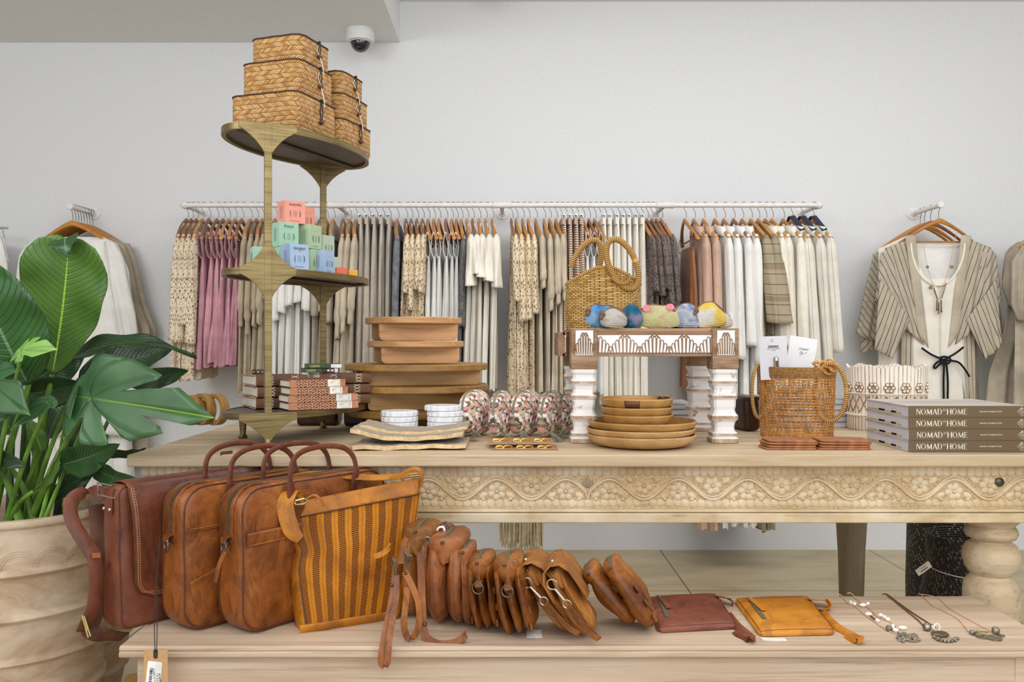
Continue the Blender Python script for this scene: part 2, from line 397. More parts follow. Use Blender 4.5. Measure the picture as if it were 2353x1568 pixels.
# ---------------------------------------------------------------- low bench
bx0, bx1, bd0, bd1 = -.835, 1.17, 1.85, 2.215
bn = thing('display_bench', 'low whitewashed wooden bench in front of the carved table, holding leather bags', 'bench', (.17, 2.03, 0))
zt = BZ
prof = [(bd0+.004, zt), (bd0+.0005, zt-.003), (bd0-.0005, zt-.007), (bd0+.002, zt-.010), (bd0-.002, zt-.014), (bd0-.002, zt-.021), (bd0+.003, zt-.025)]
P = []
for (y, z) in [(bd1, zt-.025), (bd1, zt)]+prof: P.append([(bx0+(bx1-bx0)*i/40, y, z+.0006*nz((i*.4, y*20, z*40))) for i in range(41)])
P.append(P[0]); m = MB().grid(P, us=2, vs=.4)
m.f.append([j*41 for j in range(len(P)-1)]); m.uv.append([(0, 0)]*(len(P)-1)); m.m.append(0)
m.f.append([j*41+40 for j in range(len(P)-1)][::-1]); m.uv.append([(0, 0)]*(len(P)-1)); m.m.append(0)
wobj('bench_top', m, M_benchwood, bn, angle=30)
wobj('apron', MB().box((.17, bd0+.035, .44), (1.86, .024, .168)), M_benchwood, bn, bevel=.002)
for lx in (-.775, 1.112):
    for ly in (bd0+.05, bd1-.05): wobj('leg', MB().box((lx, ly, .262), (.062, .062, .523)), M_benchwood, bn, bevel=.004)
wobj('side_rail', MB().box((-.775, 2.03, .44), (.024, .24, .16)).box((1.112, 2.03, .44), (.024, .24, .16)), M_benchwood, bn, bevel=.002)
# wooden hoops leaning under the bench end
M_hoop = m_wood('aged_yellow_wood', (120, 84, 34), (168, 126, 60), (192, 150, 84), (14, 14, 14), .6, 0, .3)
def hoop(x, y, z, r, th, wd, yaw, label, grp, name='wooden_hoop'):
    P = []
    for i in range(40):
        a = 2*PI*i/40; P.append([(q[0], cos(a)*q[1], sin(a)*q[1]) for q in ((-wd/2, r-th), (-wd/2, r), (wd/2, r), (wd/2, r-th))])
    m = MB().grid([[P[j][i] for j in range(40)] for i in range(4)]+[[P[j][0] for j in range(40)]], cu=True)
    o = obj(name, m, M_hoop, bevel=.002); o.location = (x, y, z); o.rotation_euler = (0, 0, yaw); return tag(o, label, 'wooden hoop', grp)
for i, (px, py) in enumerate(((283, 1500), (305, 1505), (322, 1512))):
    hoop(Xat(px+18, 2.06)-.02*i*0, 2.06, .20, .20, .018, .03, .25, ['outermost of the yellow wooden hoops under the bench end', 'middle wooden hoop standing under the bench end', 'innermost wooden hoop under the left bench end'][i], 'wooden hoops under the bench')
for i, (px, py, r) in enumerate(((436, 975, .052), (456, 972, .055), (482, 972, .055))):
    d = 3.0
    hoop(Xat(px+6+i*4, d), d, TZ+r, r, .013, .030, 1.0, ['leftmost of the three wooden rings at the table edge', 'middle wooden ring of three at the back table edge', 'wooden ring nearest the brass stand, tied with cord'][i], 'wooden rings on the table', 'wooden_ring')
# ---------------------------------------------------------------- pots
g = G('aged_limewashed_clay'); f_ = g.noise(g.map(g.ob(), (1, 1, 2.2)), 5, 7, .65, .6); f2_ = g.noise(g.ob(), 40, 4)
M_clay = g.done(g.mix(g.mt('MULTIPLY', f2_, .35), g.ramp(f_, [(.3, lin((164, 128, 98))), (.45, lin((194, 168, 140))), (.6, lin((218, 200, 176))), (.75, lin((198, 172, 142)))]), lin((150, 122, 96))), .85, 0, g.mt('ADD', f_, f2_), .35, .004)
def pot(loc, r, h, nrib, label, arcs=True):
    t = thing('plant_pot', label, 'plant pot', loc)
    pr = [(.001, 0), (r*.70, 0), (r*.74, .02)]
    rim = h-.022; zs = [h-.135-.112*i for i in range(nrib)]
    def rad(z): return r*(.74+.24*min(1, z/(h*.62))**.8)
    n = 240
    for i in range(n+1):
        z = .03+(rim-.03)*i/n; rr = rad(z)
        for zr in zs: rr += .012*math.exp(-((z-zr)/.0075)**2)
        pr.append((rr, z))
    pr += [(r*1.02, rim+.004), (r*1.035, rim+.012), (r*1.02, h), (r*.93, h), (r*.90, h-.02), (r*.88, h-.1), (r*.001, h-.12)]
    tilt = lambda R, z, a: ((R+.002*nz((cos(a), sin(a), z*6), 3))*cos(a), (R+.002*nz((cos(a), sin(a), z*6), 3))*sin(a), z)
    obj('pot_body', MB().lathe(pr, 72, wob=tilt), M_clay, t, angle=50)
    if arcs:
        m = MB()
        for k in range(18):
            a0 = 2*PI*k/18
            for rr in (.048, .042, .036):
                pts = []
                for q in range(13):
                    b = PI*q/12; z = zs[0]+.012+rr*sin(b); a = a0+rr*cos(b)/r; R = rad(z)+.0005
                    pts.append((R*cos(a), R*sin(a), z))
                m.tube(pts, .0014, 4, caps=False)
        obj('arch_decoration', m, M_clay, t)
    s_ = obj('soil', MB().lathe([(.001, 0), (r*.87, 0), (r*.87, -.02)], 32), m_plain('soil', (50, 40, 30), .95, 0, .3, 80, .8, .01), t); s_.location = (0, 0, h-.09)
    return t
PX, PD, PR, PH = -1.352, 2.373, .236, .75
pot((PX, PD, 0), PR, PH, 5, 'large limewashed clay pot with raised bands holding the leafy plant')
pot((-1.50, 2.86, 0), .25, .60, 4, 'second clay pot standing in shade behind the bag strap', arcs=False)
# ---------------------------------------------------------------- plants
def m_leaf(name, c1, c2, rib, nv=16, rough=.38, sl=.45, rw=1):
    g = G(name); s = g.sep(g.uv()); a = g.mt('ABSOLUTE', g.mt('SUBTRACT', s[0], .5))
    v = g.mt('ADD', g.mt('MULTIPLY', s[1], nv), g.mt('MULTIPLY', g.mt('POWER', g.mt('MULTIPLY', a, 2), 1.3), -nv*sl*.5))
    tri = g.mt('ABSOLUTE', g.mt('SUBTRACT', g.mt('FRACT', v), .5))
    vein = g.mt('MULTIPLY', g.mt('SMOOTH_MIN', g.mt('MULTIPLY', tri, 8), 1, .3), 1)
    f = g.noise(g.ob(), 9, 4)
    c = g.ramp(f, [(.3, lin(c1)), (.7, lin(c2))])
    c = g.mix(g.mt('MULTIPLY', g.mt('SUBTRACT', 1, vein), .35), c, lin([x*.7 for x in c1]))
    mid = g.mt('LESS_THAN', a, g.mt('MULTIPLY', g.mt('SUBTRACT', 1.08, s[1]), .022*rw))
    c = g.mix(mid, c, lin(rib))
    g.b.inputs['Subsurface Weight'].default_value = 0
    return g.done(c, rough, 0, vein, .45, .004, spec=.5)
ML = {'a': m_leaf('mid_green_leaf', (56, 92, 26), (84, 124, 44), (150, 190, 60), 22),
      'b': m_leaf('deep_green_leaf', (26, 62, 26), (50, 98, 38), (90, 134, 100), 20, .30),
      'd': m_leaf('dark_green_leaf', (22, 48, 22), (44, 80, 34), (70, 110, 50), 18, .35),
      'm': m_leaf('monstera_leaf', (42, 78, 44), (64, 104, 58), (130, 170, 60), 5, .42, .45, .25),
      'y': m_leaf('young_pale_leaf', (96, 146, 62), (142, 182, 92), (190, 220, 120), 6, .38, .45, .3)}
M_stem = m_plain('green_stem', (92, 128, 46), .45, 0, .3, 12, .1)
M_stemd = m_plain('dark_green_stem', (58, 84, 34), .5, 0, .3, 12, .1)
PLO = Vector((PX, PD, PH-.09))
def leafmesh(A, B, wid, roll=0, bend=.1, fold=.25, curl=0, shape=.75, pw=.8, wave=.006, m=None, seed=0, prof=None, heart=0):
    A, B = Vector(A), Vector(B); ax = (B-A); L = ax.length; t_ = ax.normalized()
    view = Vector((0, -1, .0)); n0 = (view-t_*view.dot(t_)); n0 = n0.normalized() if n0.length > .1 else Vector((0, 0, 1))
    n0 = Matrix.Rotation(roll, 3, t_) @ n0; sd = t_.cross(n0)
    NU, NV = 14, 26; P = []; U = []
    for j in range(NV+1):
        t = j/NV; c = A+ax*t+n0*(bend*L*4*t*(1-t))
        if curl and t > .8: c += n0*curl*(t-.8)**1.5*8-ax*((t-.8)**2)*3.0*abs(curl)*6
        wd = wid/2*max(.004, sin(PI*min(1, t**shape))**pw)
        if prof:
            k_ = 0
            while k_ < len(prof)-2 and t > prof[k_+1][0]: k_ += 1
            wd = wid/2*max(.004, prof[k_][1]+(prof[k_+1][1]-prof[k_][1])*(t-prof[k_][0])/(prof[k_+1][0]-prof[k_][0]))
        row = []; ur = []
        for i in range(NU+1):
            s = i/NU*2-1
            off = n0*(fold*wd*abs(s)**1.4)+n0*wave*L*3*sin(t*19+seed+s*2)*abs(s)
            row.append(c+sd*s*wd+off+ax*heart*abs(s)*t**6*(1-.6*s*s)); ur.append((i/NU, t))
        P.append(row); U.append(ur)
    m = m or MB(); m.grid(P, uvs=U); return m
def plant(name, label):
    t = thing(name, label, 'plant', PLO); return t
pl = plant('leafy_plant', 'tall plant with broad glossy upright leaves growing in the banded clay pot')
mo = plant('monstera_plant', 'monstera with split heart shaped leaves growing among the broad leaves in the pot')
def addleaf(pt, A, B, wid, mat, base=None, stem=.006, sm=None, solid=.0012, sag=0, **k):
    s = F/A[2]; a, b = W(*A), W(*B)
    o = obj('leaf', leafmesh(a-PLO, b-PLO, wid/s, **k), ML[mat], pt, solid=solid, angle=80)
    if base:
        bs = Vector(base if len(base) == 3 and abs(base[0]) < 5 else W(*base)); mid = (bs+a)/2+Vector((0, 0, .03+sag))
        mb = MB().tube([p-PLO for p in smoothpath([bs, mid, a], 7)], [stem*1.7-(stem*.9)*i/14 for i in range(15)], 8)
        st = obj('leaf_stalk', mb, sm or M_stem, o)
    return o
def B0(dx, dy=0): return (PX+dx, PD+dy, PH-.10)
big = addleaf(pl, (120, 862, 2.30), (158, 552, 2.26), 208, 'a', B0(.02), .008, roll=-.05, bend=-.03, fold=.12, prof=[(0, .0), (.04, .16), (.12, .36), (.25, .62), (.4, .82), (.55, .95), (.68, 1), (.8, .97), (.9, .86), (.96, .68), (1, .34)], seed=1, heart=.05)
obj('leaf_tip', leafmesh(W(150, 548, 2.245)-PLO, W(157, 592, 2.225)-PLO, .085, roll=0, bend=.1, fold=.2, prof=[(0, .9), (.2, 1), (.5, .6), (.8, .2), (1, 0)]), ML['b'], big, solid=.001)
addleaf(pl, (66, 885, 2.22), (-84, 565, 2.12), 200, 'b', B0(-.05, -.05), .008, roll=.25, bend=.06, fold=.25, shape=.8, pw=.7, seed=2)
addleaf(pl, (118, 858, 2.34), (452, 822, 2.42), 60, 'd', B0(.05), .006, sm=M_stemd, roll=-.9, bend=.2, fold=.3, seed=3)
addleaf(pl, (180, 870, 2.45), (398, 800, 2.60), 84, 'd', B0(.08, .04), .006, sm=M_stemd, roll=-.2, bend=.04, fold=.2, seed=4)
addleaf(pl, (290, 882, 2.55), (432, 852, 2.72), 50, 'd', B0(.1, .06), .005, sm=M_stemd, roll=.3, bend=.05, seed=5)
addleaf(pl, (60, 905, 2.30), (190, 880, 2.35), 84, 'd', B0(-.02, .05), .006, sm=M_stemd, roll=.5, bend=.08, seed=6)
addleaf(pl, (70, 880, 2.40), (200, 800, 2.45), 90, 'd', B0(-.02, .08), .006, sm=M_stemd, roll=.2, bend=.08, seed=16)
addleaf(pl, (140, 1068, 2.25), (275, 1022, 2.22), 80, 'b', B0(.08, -.04), .006, sm=M_stemd, roll=.35, bend=.07, fold=.3, shape=.7, seed=7)
addleaf(pl, (230, 1038, 2.40), (336, 1030, 2.52), 26, 'd', B0(.08, .02), .004, sm=M_stemd, roll=.6, seed=8)
addleaf(pl, (215, 1065, 2.30), (328, 1108, 2.18), 52, 'd', B0(.1, .0), .005, sm=M_stemd, roll=.2, bend=.12, seed=9)
addleaf(pl, (215, 1085, 2.33), (120, 1148, 2.36), 52, 'd', B0(.12, .02), .005, sm=M_stemd, roll=.3, bend=.1, seed=10)
addleaf(pl, (165, 1050, 2.50), (225, 930, 2.56), 70, 'd', B0(.06, .08), .006, sm=M_stemd, roll=.4, bend=.05, seed=11)
addleaf(pl, (110, 1010, 2.52), (178, 880, 2.56), 85, 'd', B0(.0, .08), .006, sm=M_stemd, roll=-.4, bend=.05, seed=12)
addleaf(pl, (170, 1040, 2.56), (250, 1000, 2.6), 60, 'a', B0(.05, .1), .005, sm=M_stemd, roll=.4, seed=13)
addleaf(pl, (-60, 980, 2.35), (60, 1072, 2.2), 90, 'd', B0(-.1, -.05), .006, sm=M_stemd, roll=.2, bend=.15, seed=14)
addleaf(pl, (30, 1000, 2.45), (-20, 860, 2.5), 90, 'd', B0(-.05, .05), .007, sm=M_stemd, roll=.2, seed=15)
addleaf(pl, (95, 1040, 2.3), (60, 960, 2.28), 40, 'a', B0(.0, -.03), .005, roll=.9, seed=17)
addleaf(pl, (75, 1130, 2.2), (138, 1035, 2.2), 26, 'a', B0(-.01, -.06), .006, roll=1.1, fold=.8, seed=18)
addleaf(pl, (-10, 1080, 2.22), (-60, 940, 2.3), 80, 'b', B0(-.12, -.06), .009, roll=.4, seed=19)
for i, (a, b, r) in enumerate((((-20, 1050, 2.28), (48, 1180, 2.27), .016), ((14, 1060, 2.3), (82, 1180, 2.29), .014), ((120, 1075, 2.3), (88, 1190, 2.24), .009), ((150, 960, 2.4), (104, 1180, 2.36), .008), ((190, 980, 2.3), (92, 1195, 2.25), .009), ((60, 960, 2.45), (95, 1185, 2.4), .01))):
    pts = smoothpath([W(*b)-Vector((0, 0, .03)), (W(*a)+W(*b))/2+Vector((.006, 0, 0)), W(*a)], 6)
    obj('leaf_sheath', MB().tube([p-PLO for p in pts], [r*(1-.6*k/12) for k in range(13)], 10, flat=.7), M_stem if i != 5 else M_stemd, pl)
def monstera(A, B, wid, mat, lobes, stem_base, roll=0, up=.5, stem=.005, seed=0, drop=.12, a0=1.0):
    a, b = W(*A)-PLO, W(*B)-PLO; ax = b-a; L = ax.length; t_ = ax.normalized(); s = F/A[2]
    view = Vector((0, -1, up)); n0 = (view-t_*view.dot(t_)).normalized(); n0 = Matrix.Rotation(roll, 3, t_) @ n0; sd = t_.cross(n0); Wd = wid/2/s
    NB = 15; NR = 10; m = MB()
    for sgn in (-1, 1):
        P = []; U = []; N = 72
        for i in range(N+1):
            q = i/N; ang = PI*(1-q)*a0+0          # from the heart lobe round to the tip
            # heart outline
            ro = Wd*(1.0+.55*max(0, cos(ang))**3*(L/Wd-1)+.12*sin(ang)); 
            r_ = 1/math.sqrt((max(0, cos(ang))/L)**2+(sin(ang)/Wd)**2+(min(0, cos(ang))/(Wd*.62))**2)
            if cos(ang) > 0: r_ *= .84+.30*math.exp(-ang/.11)+.16*min(1, ang/.9)
            notch = 1
            for (c, w_, dp) in lobes[0 if sgn < 0 else 1]: notch -= dp*math.exp(-((q-c)/w_)**4)
            row = []; ur = []
            for j in range(NR+1):
                k = (j/NR); rr = r_*k*(1 if k < .25 else (1-(1-notch)*(k-.25)/.75))
                org = a+ax*0
                x = rr*cos(ang); y = rr*sin(ang)*sgn
                p = org+t_*x+sd*y+n0*(-drop*L*(rr/L)**2+.05*L*abs(y/Wd)*.5+.01*L*sin(q*14+seed)*k)
                row.append(p); ur.append((.5+sgn*.5*k*abs(sin(ang))*.9, .2+.4*q))
            P.append(row); U.append(ur)
        m.grid(P, uvs=U)
    m.tube([a+t_*L*.96*i/8+n0*(-drop*L*(i/8*.96)**2-.0005) for i in range(9)], [.0016*(1-.8*i/8) for i in range(9)], 5)
    o = obj('leaf', m, ML[mat], mo, solid=.0012, angle=80)
    bs = Vector(stem_base); mid = (bs+W(*A))/2+Vector((0, 0, .03))
    obj('leaf_stalk', MB().tube([p-PLO for p in smoothpath([bs, mid, W(*A)], 7)], [stem*1.7-(stem*.9)*i/14 for i in range(15)], 8), M_stem, o)
    return o
monstera((210, 916, 2.15), (446, 950, 2.02), 215, 'm', [[(.905, .014, .62), (.30, .06, .1)], [(.955, .010, .42), (.80, .028, .78), (.50, .05, .62)]], B0(.04, -.05), roll=.05, up=.4, stem=.007, seed=1, drop=.05)
monstera((52, 805, 2.1), (112, 795, 2.05), 78, 'y', [[(.8, .05, .4), (.5, .05, .4)], [(.8, .05, .4), (.5, .05, .45)]], B0(-.03, -.1), roll=.2, up=1.2, stem=.005, seed=2)
monstera((-20, 880, 2.15), (40, 935, 2.05), 120, 'm', [[(.8, .04, .5)], [(.8, .04, .5), (.55, .05, .4)]], B0(-.1, -.1), roll=.2, up=.6, stem=.006, seed=3)
monstera((170, 900, 2.2), (150, 950, 2.12), 74, 'm', [[(.6, .05, .4)], [(.6, .05, .3)]], B0(.03, -.03), roll=.7, up=.3, stem=.005, seed=4)
monstera((110, 925, 2.15), (30, 972, 2.1), 60, 'm', [[(.6, .05, .2)], []], B0(.0, -.08), roll=.1, up=.9, stem=.005, seed=5)
monstera((-5, 955, 2.12), (34, 940, 2.1), 40, 'm', [[], []], B0(-.09, -.08), roll=.1, up=.6, stem=.004, seed=6)
# ---------------------------------------------------------------- long clothes rail
RD, RZ = 4.70, 1.934
def RX(px): return Xat(px, RD)
rl = thing('clothes_rail', 'long white pipe clothes rail fixed to the back wall with flanged brackets', 'clothes rail', (RX(1150), RD, RZ))
RL = Vector(rl.location)
m = MB().tube([Vector((RX(424), RD, RZ))-RL, Vector((RX(1882), RD, RZ))-RL], .0135, 20)
obj('pipe', m, M_white, rl)
def flange(c, parent, off, n=24):
    m = MB().lathe([(.001, 0), (.036, 0), (.038, .003), (.036, .006), (.020, .008), (.019, .016), (.014, .018), (.001, .018)], n, M=Tr(*(Vector(c)-off)) @ Rx(PI/2))
    for k in range(3):
        a = 2*PI*k/3+.5; m.ball(Vector((c[0]+.028*cos(a), c[1]-.007, c[2]+.028*sin(a)))-off, .005, 8, 4)
    return obj('wall_flange', m, M_white, parent, angle=30)
for px, w_ in ((424, 0), (775, .05), (1153, .045), (1528, .045), (1882, 0)):
    x = RX(px)
    if w_: obj('pipe_coupling', MB().lathe([(.0136, -w_), (.018, -w_), (.0185, -w_+.006), (.0165, -w_+.01), (.0165, w_-.01), (.0185, w_-.006), (.018, w_), (.0136, w_)], 20, M=Tr(*(Vector((x, RD, RZ))-RL)) @ Ry(PI/2)), M_white, rl, angle=30)
    else: obj('pipe_elbow', MB().ball(Vector((x, RD, RZ))-RL, .021, 16, 12).tube([Vector((x, RD, RZ))-RL, Vector((x, RD+.045, RZ))-RL], .018, 16), M_white, rl)
    obj('wall_bracket', MB().tube([Vector((x, RD+.012, RZ))-RL, Vector((x, DW-.005, RZ))-RL], .0125, 16), M_white, rl)
    flange((x, DW, RZ), rl, RL)
# ---------------------------------------------------------------- hangers
M_hang = [m_wood('hanger_wood_'+n_, a, b, c, (9, 9, 9), .36, 0, .1, dark=.15) for n_, a, b, c in (('golden', (168, 104, 38), (196, 132, 58), (208, 148, 72)), ('honey', (150, 92, 34), (182, 122, 54), (196, 138, 66)), ('brown', (112, 68, 36), (140, 90, 50), (156, 104, 60)))]
def hangz(y): return -.072-.118*(abs(y)/.205)**1.25
def hook_mb(top=0, neck=-.075, hs=1):
    r = .0165; pts = [(hs*r*cos(a), 0, r*sin(a)-.002) for a in [-.5+(PI+.5)*k/14 for k in range(15)]]
    pts = pts[::1]
    pts = [(hs*r*cos(PI*1.1*k/14-.25), 0, r*sin(PI*1.1*k/14-.25)-.0) for k in range(15)]
    # the long end goes down to the neck
    pts = pts+[(-hs*r*.75, 0, -.016), (-hs*.004, 0, -.032), (0, 0, -.045), (0, 0, neck)]
    return MB().tube(smoothpath(pts, 2), .0017, 6)
def wood_hanger_mb():
    P = []; N = 28
    for i in range(N+1):
        y = -.205+.41*i/N; a = abs(y)/.205; z = hangz(y); h = .020-.008*a+.004*math.exp(-(y/.03)**2); th = .0075+.003*a; x = .030*a*a-.01
        P.append([(x+th*cos(2*PI*k/10), y, z-.012+h*.62*sin(2*PI*k/10)) for k in range(10)])
    return MB().grid(P, cu=True, caps=True)
HK = {}; M_hook = m_plain('dull_steel_wire', (112, 110, 106), .4, .7, .05)
def hanger(kind, x, y, z, rot, label, group, mi=0):
    key = (kind, mi)
    if key not in HK:
        t = thing('clothes_hanger', label, 'clothes hanger', (x, y, z))
        if kind == 'wood':
            obj('shoulder_bar', wood_hanger_mb(), M_hang[mi], t)
            obj('trouser_bar', MB().tube([(.012, -.19, -.196), (.012, .19, -.196)], .005, 8), M_hang[mi], t)
        else:
            obj('clip_bar', MB().tube([(0, -.17, -.075), (0, .17, -.075)], .0035, 8), M_steel, t)
            for sy in (-.13, .13):
                obj('clip', MB().box((-.006, sy, -.082), (.003, .03, .03)).box((.006, sy, -.082), (.003, .03, .03)).box((-.011, sy, -.066), (.003, .024, .022), M=None).tube([(-.006, sy, -.075), (.006, sy, -.075)], .004, 6), M_steel, t, bevel=.001)
        obj('hook', hook_mb(neck=-.068), M_hook, t)
        HK[key] = t
    else: t = dup(HK[key], (x, y, z))
    t.location = (x, y, z); t.rotation_euler = (0, 0, rot); t['label'] = label; t['group'] = group
    return t
# ---------------------------------------------------------------- garments seen edge-on
def garment_mb(L, T, D0=.195, D1=.21, flare=1.2, fold=.006, seed=0, ztop=None, straps=False, lean=0, waist=1, ragged=.006, k1=9, neck=.065):
    NR, NV = 56, 26; P = []; U = []
    rs = random.Random(seed); ph = [rs.uniform(0, 6.3) for _ in range(6)]
    for j in range(NV+1):
        v = j/NV; D = D0+(D1-D0)*v**.8; w_ = 1-(1-waist)*math.exp(-((v-.4)/.18)**2); row = []; ur = []
        Tx = T/2*(.55+.45*min(1, v*7))*(1+(flare-1)*v)
        for i in range(NR):
            a = 2*PI*i/NR; ca, sa = cos(a), sin(a)
            y = D*w_*(abs(ca)**.9)*(1 if ca > 0 else -1)
            zt = ztop if ztop is not None else hangz(max(abs(y), neck))-.004-.012*(abs(y)/.2)**3
            xx = Tx*(abs(sa)**.55)*(1 if sa > 0 else -1)
            am = fold*min(1, v*3)*(.5+v)
            xx += am*(sin(k1*y*14+ph[0]+v*1.5)*.6+sin(y*230+ph[1]+v*2.2)*.5+.5*sin(a*2+ph[3]+v*4))*(abs(sa)**.5+.2)
            yy = y+am*1.1*sin(a*7+ph[2]+v*3)*(abs(ca))+.004*sin(v*9+ph[4])*v
            cham = .03*(1-abs(sa))**2*0
            z = zt*(1-v)-L*v-ragged*v*sin(a*5+ph[5])
            row.append((xx+lean*v+(.02*(abs(y)/.2)**2-.005)*(1-v), yy, z)); ur.append((i/NR*(.9), v*L))
        ur.append((.9, v*L)); P.append(row); U.append(ur)
    m = MB().grid(P, cu=True, uvs=U)
    n = len(m.v)
    if ztop is not None:
        m.f.append(list(range(NR))[::-1]); m.uv.append([(0, 0)]*NR); m.m.append(0)
    if ztop is None:          # close along the shoulders
        for i in range(1, NR//2):
            a, b, c, d = i, i+1, NR-i-1, NR-i
            if i < NR//2-0: m.f.append([a, d, c, b]); m.uv.append([(.0, .0), (.05, 0), (.05, .02), (0, .02)]); m.m.append(0)
    return m
def sleeve_mb(L, w0=.028, w1=.026, d0=.034, d1=.034, out=.03, seed=0, y0=-.19, z0=-.18, fold=.005, lean=0, cuff=0):
    rs = random.Random(seed+99); ph = [rs.uniform(0, 6.3) for _ in range(5)]; P = []; U = []; NV, NR = 22, 26
    for j in range(NV+1):
        v = j/NV; wx = w0+(w1-w0)*v; wy = d0+(d1-d0)*v; q = min(1, .35+v*6)
        if cuff and v > .86: wx *= .62; wy *= .62
        row = []; ur = []
        for i in range(NR):
            a = 2*PI*i/NR; f_ = 1+fold/.03*(sin(a*3+ph[0]+v*3)*.5+sin(a*5+ph[1]-v*5)*.35+ (.35*sin(v*38+ph[3]+a) if cuff and v > .6 else 0))*min(1, v*4)
            row.append((wx*cos(a)*q*f_+lean*v+.018, y0-out*v+.012*(1-q)+wy*sin(a)*q*f_, z0-L*v+.025*(1-q)*0+.006*sin(a+ph[2])*v)); ur.append((i/NR*.25, v*L))
        ur.append((.25, v*L)); P.append(row); U.append(ur)
    m = MB().grid(P, cu=True, uvs=U); m.f.append(list(range(NR))[::-1]); m.uv.append([(0, 0)]*NR); m.m.append(0)
    return m
def collar_mb(h=.044, r=.105, T=.034):
    P = []
    for (rr, zz) in ((.78, -.160), (.82, -.148), (.88, -.122), (.95, -.119), (1.06, -.138), (1.18, -.152-h*.45)):
        P.append([(T*rr*sin(a)+.002, r*rr*cos(a)-.045, zz-.010*cos(a)**2-.006*max(0, -cos(a))**3) for a in [2*PI*k/28 for k in range(28)]])
    return MB().grid(P, cu=True)
MG = {
 'cream_lace': m_lace('cream_crochet_lace', (240, 222, 194), None, 60, .30), 'open_lace': m_lace('open_crochet_lace', (242, 222, 190), None, 52, .22),
 'grey_lace': m_lace('charcoal_crochet_lace', (124, 112, 106), None, 66, .26), 'pink': m_fabric('mauve_knit', (206, 154, 166), .1, 8, thread=700, bs=.3),
 'beige': m_fabric('beige_linen', (184, 168, 144), .09), 'sand': m_fabric('sand_linen', (204, 190, 168), .07), 'taupe': m_fabric('taupe_linen', (178, 166, 148), .08),
 'white': m_fabric('white_cotton', (238, 236, 232), .03), 'offwhite': m_fabric('off_white_cotton', (240, 234, 222), .03), 'cream': m_fabric('cream_linen', (236, 230, 216), .04),
 'denim': m_fabric('grey_blue_knit', (122, 126, 134), .16, 30), 'marl': m_fabric('charcoal_marl_knit', (104, 104, 106), .25, 60), 'greige': m_fabric('pale_grey_trousers_cloth', (192, 182, 168), .06),
 'rust': m_fabric('rust_satin', (168, 112, 78), .12, 6, .45), 'blush': m_fabric('dusty_pink_linen', (206, 172, 150), .06), 'brstripe': m_stripe('brown_and_white_stripe', (232, 220, 204), (150, 108, 82), .0135, .45, 1, .3),
 'olstripe': m_stripe('olive_beige_stripe', (176, 162, 136), (92, 84, 72), .052, .07, 1, .25, c3=(150, 132, 104)), 'crstripe': m_stripe('cream_with_black_stripe', (236, 231, 219), (84, 80, 74), .085, .022, 0, .08),
 'palegrey': m_fabric('pale_grey_cotton', (214, 212, 206), .04)}
def zh(py): return -(Zat(py, 4.5)-RZ)
